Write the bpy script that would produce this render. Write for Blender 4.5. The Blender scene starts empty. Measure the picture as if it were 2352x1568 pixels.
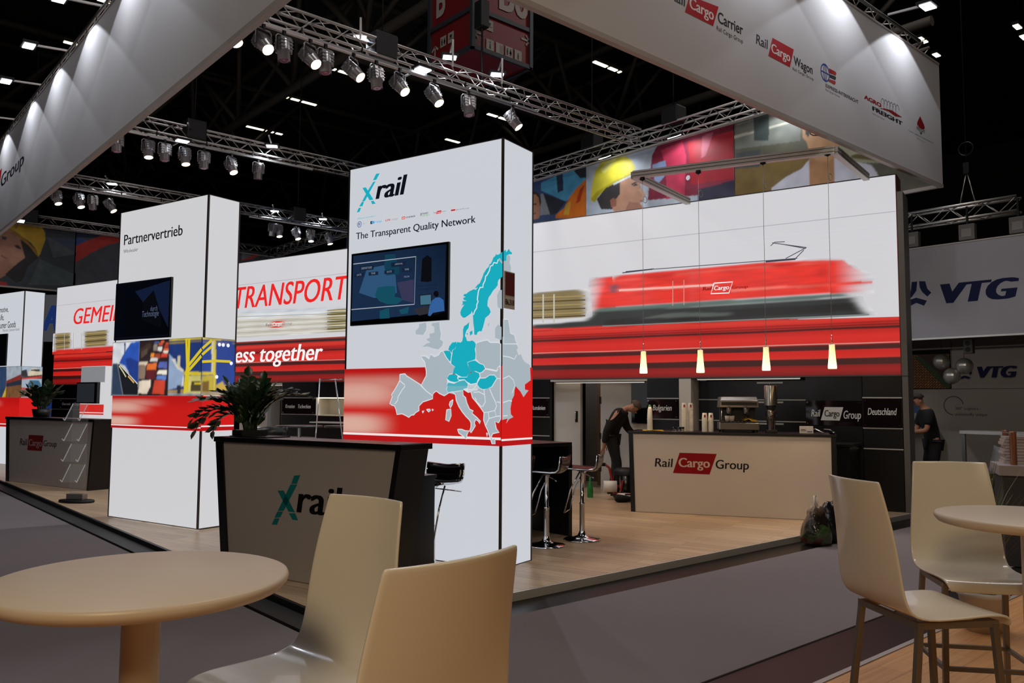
import bpy, bmesh, math, random
from mathutils import Vector, Matrix, Euler
random.seed(7)
D=bpy.data; SC=bpy.context.scene; COL=SC.collection
PI=math.pi; R_=math.radians
# ---------- camera
YAW,PIT,ROL=R_(48.8645),R_(4.2241),R_(0.3603)
def make_camera():
    w=Vector((math.cos(YAW)*math.cos(PIT),math.sin(YAW)*math.cos(PIT),math.sin(PIT)))
    r=Vector((math.sin(YAW),-math.cos(YAW),0)); u=r.cross(w)
    c,s=math.cos(ROL),math.sin(ROL); r2=r*c+u*s; u2=u*c-r*s
    m=Matrix((r2,u2,-w)).transposed().to_4x4(); m.translation=(0,0,1.55)
    cd=D.cameras.new('camera'); cd.sensor_width=36; cd.lens=1864.5/2352*36; cd.clip_start=.05; cd.clip_end=300
    o=D.objects.new('camera',cd); COL.objects.link(o); o.matrix_world=m; SC.camera=o
make_camera()
# ---------- world, exposure
wd=D.worlds.new('hall_ambient'); SC.world=wd; wd.use_nodes=True
wd.node_tree.nodes['Background'].inputs[0].default_value=(.9,.92,1,1); wd.node_tree.nodes['Background'].inputs[1].default_value=.004
SC.view_settings.view_transform='Standard'; SC.view_settings.look='None'; SC.view_settings.gamma=1; SC.view_settings.exposure=0; SC.view_settings.use_curve_mapping=False
SC.cycles.max_bounces=6; SC.cycles.diffuse_bounces=3; SC.cycles.glossy_bounces=3; SC.cycles.transmission_bounces=5; SC.cycles.transparent_max_bounces=8
SC.cycles.sample_clamp_indirect=3; SC.cycles.use_denoising=True; SC.cycles.caustics_reflective=False; SC.cycles.caustics_refractive=False
# ---------- large lamps of the hall and the neighbouring booths, plus an added roof uplight (all above or behind the visitor)
def aim(o,tgt):
    o.rotation_euler=(Vector(tgt)-o.location).to_track_quat('-Z','Y').to_euler()
def area(name,loc,tgt,size,power,col,sy=None):
    l=D.lights.new(name,'AREA'); l.energy=power; l.color=col; l.size=size
    if sy: l.shape='RECTANGLE'; l.size_y=sy
    o=D.objects.new(name,l); COL.objects.link(o); o.location=loc; aim(o,tgt); return o
def spot(name,loc,tgt,power,col,ang,blend=.4,rad=.06,parent=None):
    l=D.lights.new(name,'SPOT'); l.energy=power; l.color=col; l.spot_size=R_(ang); l.spot_blend=blend; l.shadow_soft_size=rad
    o=D.objects.new(name,l); COL.objects.link(o); o.location=loc; aim(o,tgt); return o
WARM=(1,.74,.5); COOL=(.86,.92,1)
area('booth_lamp',(-1.9,-.7,4.0),(1.6,2.0,.9),1.2,82,(1,.76,.43))
area('booth_lamp',(4.6,-2.2,4.2),(4.2,1.6,.7),1.2,24,(1,.82,.54))
area('hall_area_light',(7,3.0,14.4),(7,3.2,0),3,330,(1,.94,.93))
area('hall_area_light',(.9,11,14.4),(1.2,11,0),3,190,(.95,.93,1))
area('hall_area_light',(18,5.5,14.6),(15.5,5.5,1),3,270,(1,.93,.88))
area('hall_area_light',(-9,-5,12.6),(20,30,14.5),3,380,(1,.9,.78))  # added uplight for the roof girders, the hall has no such lamp
# ---------- materials
def lin(c): return tuple(((v/255)/12.92 if v/255<=.04045 else ((v/255+.055)/1.055)**2.4) for v in c)
MC={}
def mat(name,rgb,rough=.5,metal=0,emit=0,noise=0,scale=8,alpha=1,trans=0,bump=0,spec=.5,coat=0,stretch=None):
    if name in MC: return MC[name]
    m=D.materials.new(name); MC[name]=m; m.use_nodes=True; n=m.node_tree.nodes; k=m.node_tree.links; b=n['Principled BSDF']
    c=lin(rgb); b.inputs['Base Color'].default_value=(*c,1); b.inputs['Roughness'].default_value=rough; b.inputs['Metallic'].default_value=metal
    b.inputs['Alpha'].default_value=alpha; b.inputs['Transmission Weight'].default_value=trans; b.inputs['Specular IOR Level'].default_value=spec; b.inputs['Coat Weight'].default_value=coat
    if emit: b.inputs['Emission Color'].default_value=(*c,1); b.inputs['Emission Strength'].default_value=emit; b.inputs['Base Color'].default_value=(c[0]*.12,c[1]*.12,c[2]*.12,1)
    if noise or bump:
        tc=n.new('ShaderNodeTexCoord'); no=n.new('ShaderNodeTexNoise'); no.inputs['Scale'].default_value=scale; no.inputs['Detail'].default_value=5
        if stretch:
            mp=n.new('ShaderNodeMapping'); mp.inputs['Scale'].default_value=stretch; k.new(tc.outputs['Object'],mp.inputs[0]); k.new(mp.outputs[0],no.inputs['Vector'])
        else: k.new(tc.outputs['Object'],no.inputs['Vector'])
        if noise:
            r=n.new('ShaderNodeMixRGB'); r.inputs[1].default_value=tuple(v*(1-noise) for v in c)+(1,); r.inputs[2].default_value=tuple(min(1,v*(1+noise)) for v in c)+(1,)
            k.new(no.outputs[0],r.inputs[0]); k.new(r.outputs[0],b.inputs['Base Color'])
        if bump:
            bp=n.new('ShaderNodeBump'); bp.inputs['Strength'].default_value=bump; bp.inputs['Distance'].default_value=.01; k.new(no.outputs[0],bp.inputs['Height']); k.new(bp.outputs[0],b.inputs['Normal'])
    return m
def ink(c,lit):   # printed colour on a back-lit or a plain face
    return mat('print_%s_%d_%d_%d'%(('lit' if lit else 'plain',)+tuple(c)),c,.6,0,lit,spec=.12)
def grad(c0,c1,a0,a1,lit):
    key='blend_%r%r%.2f%.2f%d'%(c0,c1,a0,a1,bool(lit))
    if key in MC: return MC[key]
    m=D.materials.new('print_blend'); MC[key]=m; m.use_nodes=True; n=m.node_tree.nodes; k=m.node_tree.links; b=n['Principled BSDF']
    tc=n.new('ShaderNodeTexCoord'); sp=n.new('ShaderNodeSeparateXYZ'); mr=n.new('ShaderNodeMapRange'); mr.interpolation_type='SMOOTHSTEP'; mx=n.new('ShaderNodeMixRGB')
    k.new(tc.outputs['Object'],sp.inputs[0]); k.new(sp.outputs[0],mr.inputs[0]); mr.inputs[1].default_value=a0; mr.inputs[2].default_value=a1
    k.new(mr.outputs[0],mx.inputs[0]); mx.inputs[1].default_value=(*lin(c0),1); mx.inputs[2].default_value=(*lin(c1),1)
    if lit: k.new(mx.outputs[0],b.inputs['Emission Color']); b.inputs['Emission Strength'].default_value=lit; b.inputs['Base Color'].default_value=(.05,.05,.05,1)
    else: k.new(mx.outputs[0],b.inputs['Base Color'])
    return m
def plank_mat(name,c1,c2,ang,w=.19,l=1.3,rough=.38,mortar=(70,56,44)):
    m=D.materials.new(name); m.use_nodes=True; n=m.node_tree.nodes; k=m.node_tree.links; b=n['Principled BSDF']
    tc=n.new('ShaderNodeTexCoord'); mp=n.new('ShaderNodeMapping'); mp.inputs['Rotation'].default_value=(0,0,ang); k.new(tc.outputs['Object'],mp.inputs[0])
    br=n.new('ShaderNodeTexBrick'); br.inputs['Scale'].default_value=1; br.inputs['Brick Width'].default_value=l; br.inputs['Row Height'].default_value=w; br.inputs['Mortar Size'].default_value=.002; br.inputs['Bias'].default_value=0
    br.inputs['Color1'].default_value=(*lin(c1),1); br.inputs['Color2'].default_value=(*lin(c2),1); br.inputs['Mortar'].default_value=(*lin(mortar),1); k.new(mp.outputs[0],br.inputs['Vector'])
    m2=n.new('ShaderNodeMapping'); m2.inputs['Scale'].default_value=(1.2,22,1); k.new(mp.outputs[0],m2.inputs[0]); no=n.new('ShaderNodeTexNoise'); no.inputs['Scale'].default_value=1.5; no.inputs['Detail'].default_value=6; k.new(m2.outputs[0],no.inputs['Vector'])
    mx=n.new('ShaderNodeMixRGB'); mx.blend_type='OVERLAY'; mx.inputs[0].default_value=.45; k.new(br.outputs[0],mx.inputs[1]); k.new(no.outputs[0],mx.inputs[2]); k.new(mx.outputs[0],b.inputs['Base Color'])
    b.inputs['Roughness'].default_value=rough; MC[name]=m; return m
# ---------- mesh builder
class M:
    def __init__(s): s.v=[];s.f=[];s.mi=[];s.ms=[];s.sm=[]
    def slot(s,m):
        if m not in s.ms: s.ms.append(m)
        return s.ms.index(m)
    def add(s,vs,fs,m,smooth=False):
        b=len(s.v); s.v+= [tuple(v) for v in vs]; i=s.slot(m)
        for f in fs: s.f.append([b+j for j in f]); s.mi.append(i); s.sm.append(smooth)
        return s
    def box(s,x0,x1,y0,y1,z0,z1,m):
        return s.add([(x,y,z) for z in (z0,z1) for x,y in ((x0,y0),(x1,y0),(x1,y1),(x0,y1))],[(3,2,1,0),(4,5,6,7),(0,1,5,4),(1,2,6,5),(2,3,7,6),(3,0,4,7)],m)
    def obox(s,c,size,m,rot=None):   # oriented box
        q=(rot.to_matrix() if isinstance(rot,Euler) else rot) if rot is not None else Matrix.Identity(3)
        a,b,d=[v/2 for v in size]; c=Vector(c)
        return s.add([c+q@Vector((x,y,z)) for z in (-d,d) for x,y in ((-a,-b),(a,-b),(a,b),(-a,b))],[(3,2,1,0),(4,5,6,7),(0,1,5,4),(1,2,6,5),(2,3,7,6),(3,0,4,7)],m)
    def bar(s,p0,p1,w,h,m,up=(0,0,1)):
        p0=Vector(p0);p1=Vector(p1); d=(p1-p0).normalized(); u=Vector(up)
        if abs(d.dot(u))>.98: u=Vector((1,0,0))
        x=d.cross(u).normalized(); y=x.cross(d)
        return s.add([p+x*a*w/2+y*b*h/2 for p in (p0,p1) for a,b in ((-1,-1),(1,-1),(1,1),(-1,1))],[(3,2,1,0),(4,5,6,7),(0,1,5,4),(1,2,6,5),(2,3,7,6),(3,0,4,7)],m)
    def tube(s,pts,r,m,n=8,closed=False,caps=True):
        P=[Vector(p) for p in pts]; N=len(P); rs=r if isinstance(r,(list,tuple)) else [r]*N; vs=[];pu=None
        for i in range(N):
            a=P[i-1] if (i>0 or closed) else P[i]; b=P[(i+1)%N] if (i<N-1 or closed) else P[i]; d=(b-a).normalized()
            if pu is None: pu=Vector((0,0,1)) if abs(d.z)<.9 else Vector((1,0,0))
            x=d.cross(pu).normalized(); y=x.cross(d).normalized(); pu=y
            for j in range(n):
                t=2*PI*j/n; vs.append(P[i]+(x*math.cos(t)+y*math.sin(t))*rs[i])
        fs=[(i*n+j,i*n+(j+1)%n,((i+1)%N)*n+(j+1)%n,((i+1)%N)*n+j) for i in range(N if closed else N-1) for j in range(n)]
        s.add(vs,fs,m,True)
        if caps and not closed: b=len(s.v)-len(vs); i=s.slot(m); s.f+=[[b+j for j in range(n)][::-1],[b+(N-1)*n+j for j in range(n)]]; s.mi+=[i,i]; s.sm+=[False,False]
        return s
    def lathe(s,prof,m,c=(0,0,0),n=24,smooth=True,mtx=None):
        c=Vector(c); vs=[]
        for r,z in prof:
            for j in range(n):
                t=2*PI*j/n; p=Vector((max(r,1e-5)*math.cos(t),max(r,1e-5)*math.sin(t),z)); vs.append(c+(mtx@p if mtx else p))
        return s.add(vs,[(i*n+j,i*n+(j+1)%n,(i+1)*n+(j+1)%n,(i+1)*n+j) for i in range(len(prof)-1) for j in range(n)],m,smooth)
    def prism(s,pts,y0,y1,m):   # polygon in x,z pushed along y
        n=len(pts); vs=[(x,y0,z) for x,z in pts]+[(x,y1,z) for x,z in pts]
        return s.add(vs,[list(range(n)),list(range(2*n-1,n-1,-1))]+[(i,i+n,(i+1)%n+n,(i+1)%n) for i in range(n)],m)
    def face(s,pts,m): return s.add(pts,[list(range(len(pts)))],m)
    def grid(s,rows,m,closed=False):
        n=len(rows[0]); vs=[p for r in rows for p in r]; q=n if closed else n-1
        return s.add(vs,[(i*n+j,i*n+(j+1)%n,(i+1)*n+(j+1)%n,(i+1)*n+j) for i in range(len(rows)-1) for j in range(q)],m,True)
    def build(s,name,parent=None,loc=(0,0,0),rz=0,bevel=0,sub=0,solid=0):
        me=D.meshes.new(name); me.from_pydata(s.v,[],s.f)
        for m in s.ms: me.materials.append(m)
        me.polygons.foreach_set('material_index',s.mi); me.polygons.foreach_set('use_smooth',s.sm); me.update()
        bm=bmesh.new(); bm.from_mesh(me); bmesh.ops.recalc_face_normals(bm,faces=bm.faces) if s.closed_ok else None; bm.to_mesh(me); bm.free()
        o=D.objects.new(name,me); COL.objects.link(o); o.location=loc; o.rotation_euler=(0,0,rz)
        if parent: o.parent=parent
        if solid: d=o.modifiers.new('thickness','SOLIDIFY'); d.thickness=solid; d.offset=0
        if bevel: d=o.modifiers.new('rounding','BEVEL'); d.width=bevel; d.segments=2; d.limit_method='ANGLE'
        if sub: d=o.modifiers.new('smooth','SUBSURF'); d.levels=sub; d.render_levels=sub
        return o
    closed_ok=True
class MF(M): closed_ok=False
def tag(o,label=None,cat=None,group=None,kind=None):
    if label: o['label']=label
    if cat: o['category']=cat
    if group: o['group']=group
    if kind: o['kind']=kind
    return o
def thing(name,label,cat,loc=(0,0,0),rz=0,group=None):
    o=D.objects.new(name,None); COL.objects.link(o); o.location=loc; o.rotation_euler=(0,0,rz); o.empty_display_size=.1
    return tag(o,label,cat,group)
def copy_tree(o,parent=None):
    c=o.copy(); COL.objects.link(c)
    if parent: c.parent=parent
    for ch in list(o.children): copy_tree(ch,c)
    return c
def dup(o,loc,rz=0,label=None,group=None):
    c=copy_tree(o); c.location=loc; c.rotation_euler=(0,0,rz)
    if label: c['label']=label
    if group: c['group']=group
    return c
# ---------- lettering
def glyphs(body,weight,shear,res=3):
    c=D.curves.new('lettering','FONT'); c.body=body; c.shear=shear; c.offset=weight; c.resolution_u=res; c.fill_mode='FRONT'
    o=D.objects.new('lettering',c); COL.objects.link(o); dg=bpy.context.evaluated_depsgraph_get(); me=D.meshes.new_from_object(o.evaluated_get(dg),depsgraph=dg)
    vs=[v.co.copy() for v in me.vertices]; fs=[list(p.vertices) for p in me.polygons]; D.objects.remove(o); D.curves.remove(c); D.meshes.remove(me); return vs,fs
def put_text(mb,body,bx,y,m,shear=0,weight=0,res=3):
    vs,fs=glyphs(body,0,shear,res)
    x0=min(v.x for v in vs);x1=max(v.x for v in vs);zt=max(v.y for v in vs); e=weight*1.15; k=(bx[2]-bx[0])/(x1-x0+2*e); h=(bx[3]-bx[1])/zt
    for q in ((0,) if e<.004 else (0,1,2) if e<.03 else (0,.5,1,1.5,2)): mb.add([(bx[0]+(v.x-x0+e*q)*k,y-.00002*q,bx[1]+v.y*h) for v in vs],fs,m)
def ribbon(mb,pts,w,y,m):
    n=len(pts); V=[Vector((p[0],0,p[1])) for p in pts]; vs=[]
    for i in range(n):
        d=(V[min(i+1,n-1)]-V[max(i-1,0)]).normalized(); nr=Vector((-d.z,0,d.x))*w/2
        for q in (V[i]+nr,V[i]-nr): vs.append((q.x,y,q.z))
    mb.add(vs,[(2*i,2*i+1,2*i+3,2*i+2) for i in range(n-1)],m)
import numpy as np
SOFT={'locomotive':(.09,.018,.013),'log_wagon':(.1,.02,.014),'container_wagon':(.14,.018,.014),'printed_photo':(.014,.014,.014),'printed_photos':(.012,.012,.009)}
def gauss(a,s,ax):
    if s<.3: return a
    r=int(3*s)+1; k=np.exp(-.5*(np.arange(-r,r+1)/s)**2); k/=k.sum()
    p=[(0,0)]*a.ndim; p[ax]=(r,r); b=np.pad(a,p,mode='edge'); o=np.zeros_like(a); n=a.shape[ax]
    for i,w in enumerate(k): o+=w*(b[i:i+n] if ax==0 else b[:,i:i+n])
    return o
def soft_print(name,els,parent,lit,y,bg):
    # a photographic print: flat shapes laid over each other with soft edges on a fine colour grid
    fx,fz,c=SOFT[name]; E=[(e[3],e[1],None) if e[0]=='P' else (e[6],e[1],e) for e in els if e[0] in 'PGS']
    if not E: return
    X=[p[0] for e in E for p in e[0]]; Zs=[p[1] for e in E for p in e[0]]; x0,x1,z0,z1=min(X)-2*fx*(bg is not None),max(X)+2*fx*(bg is not None),min(Zs),max(Zs)
    nx,nz=int((x1-x0)/c)+1,int((z1-z0)/c)+1; gx=np.linspace(x0,x1,nx); gz=np.linspace(z0,z1,nz); A=np.zeros((nx,nz)); Cc=np.zeros((nx,nz,3))
    if bg: Cc[:]=np.where((gz[None,:]>np.interp(gx,[0,20,21,22.4],[2.9,2.9,2.79,2.76])[:,None])[...,None],np.array(lin(bg)),np.array(lin((222,40,32))))
    px,pz=np.meshgrid(gx,gz,indexing='ij')
    for pts,c0,g in E:
        ins=np.zeros((nx,nz),bool); n=len(pts)
        for i in range(n):
            (xa,za),(xb,zb)=pts[i],pts[(i+1)%n]
            if za!=zb: ins^=((za>pz)!=(zb>pz))&(px<(xb-xa)*(pz-za)/(zb-za)+xa)
        w=gauss(gauss(ins.astype(float),fx/c*.6,0),fz/c*.6,1) if g is None or bg is None else gauss(ins.astype(float),fz/c*.6,1)
        if g is None: col=np.array(lin(c0))[None,None,:]
        else:
            t=np.clip((gx-g[3])/((g[4]-g[3]) or 1),0,1)[:,None,None]; t=t*t*(3-2*t); col=np.array(lin(g[1]))*(1-t)+np.array(lin(g[2]))*t
        Cc=Cc*(1-w[...,None])+col*w[...,None]; A=np.maximum(A,w)
    rg=np.random.default_rng(len(els)); nn=gauss(gauss(rg.standard_normal((nx,nz)),(9 if bg else 4),0),(1.2 if bg else 4),1); nn/=nn.std()+1e-9; Cc*=np.clip(1+.07*nn,.7,1.3)[...,None]
    co=np.stack([px,np.full_like(px,y-.0022),pz],-1).reshape(-1,3); ids=np.arange(nx*nz).reshape(nx,nz); q=np.stack([ids[:-1,:-1],ids[1:,:-1],ids[1:,1:],ids[:-1,1:]],-1).reshape(-1,4)
    q=q[(A.reshape(-1)[q]>.02).any(1)]; me=D.meshes.new(name); me.vertices.add(len(co)); me.vertices.foreach_set('co',co.ravel()); me.loops.add(q.size); me.loops.foreach_set('vertex_index',q.ravel()); me.polygons.add(len(q)); me.polygons.foreach_set('loop_start',np.arange(len(q))*4); me.polygons.foreach_set('loop_total',np.full(len(q),4)); me.update(calc_edges=True)
    at=me.color_attributes.new('ink','FLOAT_COLOR','POINT'); at.data.foreach_set('color',np.concatenate([Cc.reshape(-1,3),np.ones((nx*nz,1))],1).ravel())
    key='photo_print_%d'%bool(lit)
    if key not in MC:
        m=D.materials.new(key); MC[key]=m; m.use_nodes=True; n=m.node_tree.nodes; k=m.node_tree.links; b=n['Principled BSDF']; a=n.new('ShaderNodeVertexColor'); a.layer_name='ink'; b.inputs['Roughness'].default_value=.55
        if lit: k.new(a.outputs[0],b.inputs['Emission Color']); b.inputs['Emission Strength'].default_value=lit; b.inputs['Base Color'].default_value=(.04,.04,.04,1)
        else: k.new(a.outputs[0],b.inputs['Base Color'])
    me.materials.append(MC[key]); o=D.objects.new(name,me); COL.objects.link(o); o.parent=parent; return o
def band_print(e,mb,y,lit):   # red printed band with two pale blurred streaks
    x0,z0,x1,z1=e[1]; key='band_print_%.2f_%.2f'%(z0,x1); h=z1-z0
    m=D.materials.new('band_print'); m.use_nodes=True; n=m.node_tree.nodes; k=m.node_tree.links; b=n['Principled BSDF']; tc=n.new('ShaderNodeTexCoord'); sp=n.new('ShaderNodeSeparateXYZ'); k.new(tc.outputs['Object'],sp.inputs[0])
    def mr(o,a,c,t0,t1): q=n.new('ShaderNodeMapRange'); q.interpolation_type='SMOOTHERSTEP'; k.new(o,q.inputs[0]); q.inputs[1].default_value=a; q.inputs[2].default_value=c; q.inputs[3].default_value=t0; q.inputs[4].default_value=t1; return q.outputs[0]
    def mul(a,c,op='MULTIPLY'): q=n.new('ShaderNodeMath'); q.operation=op; k.new(a,q.inputs[0]); k.new(c,q.inputs[1]); return q.outputs[0]
    X,Zz=sp.outputs[0],sp.outputs[2]; w=x1-x0; tot=None
    for (zc,hw,xa,xb,s) in e[2]:
        v=mul(mul(mr(Zz,z0+h*(zc-hw),z0+h*zc,0,1),mr(Zz,z0+h*zc,z0+h*(zc+hw),1,0)),mul(mr(X,x0+w*xa,x0+w*xb,s,0),mr(X,x0-.3,x0+w*.08,.7,1))); tot=v if tot is None else mul(tot,v,'MAXIMUM')
    mx=n.new('ShaderNodeMixRGB'); k.new(tot,mx.inputs[0]); mx.inputs[1].default_value=(*lin((204,26,22)),1); mx.inputs[2].default_value=(*lin((222,176,160)),1)
    m2=n.new('ShaderNodeMixRGB'); k.new(mr(Zz,z0+h*.5,z1,0,1),m2.inputs[0]); k.new(mx.outputs[0],m2.inputs[1]); m2.inputs[2].default_value=(*lin((186,18,18)),1); m3=n.new('ShaderNodeMixRGB'); k.new(tot,m3.inputs[0]); k.new(m2.outputs[0],m3.inputs[1]); m3.inputs[2].default_value=(*lin((222,176,160)),1)
    k.new(m3.outputs[0],b.inputs['Emission Color']); b.inputs['Emission Strength'].default_value=lit*.92; b.inputs['Base Color'].default_value=(.05,.02,.02,1)
    mb.face([(x0,y-.001,z0),(x1,y-.001,z0),(x1,y-.001,z1),(x0,y-.001,z1)],m)
def stripes_mat():
    m=D.materials.new('stripe_print'); m.use_nodes=True; n=m.node_tree.nodes; k=m.node_tree.links; b=n['Principled BSDF']; tc=n.new('ShaderNodeTexCoord'); sp=n.new('ShaderNodeSeparateXYZ'); k.new(tc.outputs['Object'],sp.inputs[0])
    mp=n.new('ShaderNodeMapping'); mp.inputs['Scale'].default_value=(.35,1,5); k.new(tc.outputs['Object'],mp.inputs[0]); no=n.new('ShaderNodeTexNoise'); no.inputs['Scale'].default_value=1.3; no.inputs['Detail'].default_value=3; k.new(mp.outputs[0],no.inputs[0])
    ma=n.new('ShaderNodeMath'); ma.operation='MULTIPLY_ADD'; k.new(no.outputs[0],ma.inputs[0]); ma.inputs[1].default_value=.035; k.new(sp.outputs[2],ma.inputs[2]); mr=n.new('ShaderNodeMapRange'); k.new(ma.outputs[0],mr.inputs[0]); mr.inputs[1].default_value=1.955+.017; mr.inputs[2].default_value=2.905+.017
    cr=n.new('ShaderNodeValToRGB'); k.new(mr.outputs[0],cr.inputs[0]); el=cr.color_ramp.elements
    S=[(1.955,(120,14,14)),(2.04,(160,22,20)),(2.10,(138,18,18)),(2.118,(52,22,20)),(2.19,(60,20,18)),(2.208,(214,52,40)),(2.23,(226,36,28)),(2.315,(214,30,26)),(2.33,(60,22,22)),(2.385,(70,22,22)),(2.40,(190,36,32)),(2.41,(232,180,170)),(2.42,(226,40,32)),(2.52,(232,42,34)),(2.605,(200,28,24)),(2.62,(70,18,18)),(2.64,(80,18,18)),(2.65,(196,30,26)),(2.668,(110,18,18)),(2.685,(210,34,28)),(2.705,(160,20,20)),(2.725,(224,44,36)),(2.78,(232,60,46)),(2.81,(190,40,34)),(2.825,(46,34,34)),(2.865,(40,34,34)),(2.88,(170,60,50))]
    for i,(z,c) in enumerate(S):
        p=(z-1.955)/.95; q=el[0] if i==0 else el[1] if i==1 else el.new(p); q.position=p; q.color=(*lin(c),1)
    k.new(cr.outputs[0],b.inputs['Emission Color']); b.inputs['Emission Strength'].default_value=.76; b.inputs['Base Color'].default_value=(.05,.02,.02,1); return m
def graphics(face,parent,lit=0,y=0,only=None,skip=()):
    for name,els in GFX[face]:
        if (only and name!=only) or name in skip: continue
        mb=MF(); soft=name in SOFT; top=parent
        if soft:
            r=soft_print(name,els,parent,lit,y,(204,203,207) if face=='b' else None)
        for e in els:
            t=e[0]
            if soft and t in 'PGS': continue
            if t=='P': mb.face([(p[0],y-.0005*(e[2]+1),p[1]) for p in e[3]],ink(e[1],lit))
            elif t=='B': band_print(e,mb,y,lit)
            elif t=='Z': mb.face([(p[0],y-.0014,p[1]) for p in e[1]],stripes_mat())
            elif t in 'GS': mb.face([(p[0],y-.0005*(e[5]+1),p[1]) for p in e[6]],grad(e[1],e[2],e[3],e[4],lit))
            elif t=='L': ribbon(mb,e[4],e[3],y-.0005*(e[2]+1),ink(e[1],lit))
            elif t=='T': put_text(mb,e[3],e[4],y-.0005*(e[2]+1),ink(e[1],lit),e[5],e[6],2 if e[4][3]-e[4][1]<.06 else 4)
            elif t=='R': ribbon(mb,[(e[3][0]+e[4]*math.cos(a*PI/12),e[3][1]+e[4]*math.sin(a*PI/12)) for a in range(25)],e[5],y-.0005*(e[2]+1),ink(e[1],lit))
            elif t=='D': mb.face([(e[3][0]+e[4]*math.cos(a*PI/8),y-.0005*(e[2]+1),e[3][1]+e[4]*math.sin(a*PI/8)) for a in range(16)],ink(e[1],lit))
        if mb.v: mb.build('print_detail' if soft else name,parent)
PA=R_(105.4825); PD=Vector((math.cos(PA),math.sin(PA),0)); QD=Vector((-math.sin(PA),math.cos(PA),0)); RP=PA-PI   # RP: rotation whose local x runs along the skewed fronts to the viewer's right
black=mat('black_laminate',(14,14,15),.42,noise=.2,scale=30); chrome=mat('chrome',(210,212,216),.12,1,noise=.05); alu=mat('brushed_aluminium',(165,164,162),.35,1,noise=.1,scale=60)
white=mat('white_laminate',(214,210,204),.5,noise=.03,scale=3); steel=mat('truss_aluminium',(188,186,184),.38,1,noise=.1,scale=20); dark=mat('dark_metal',(22,22,24),.5,.4,noise=.2)
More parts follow.
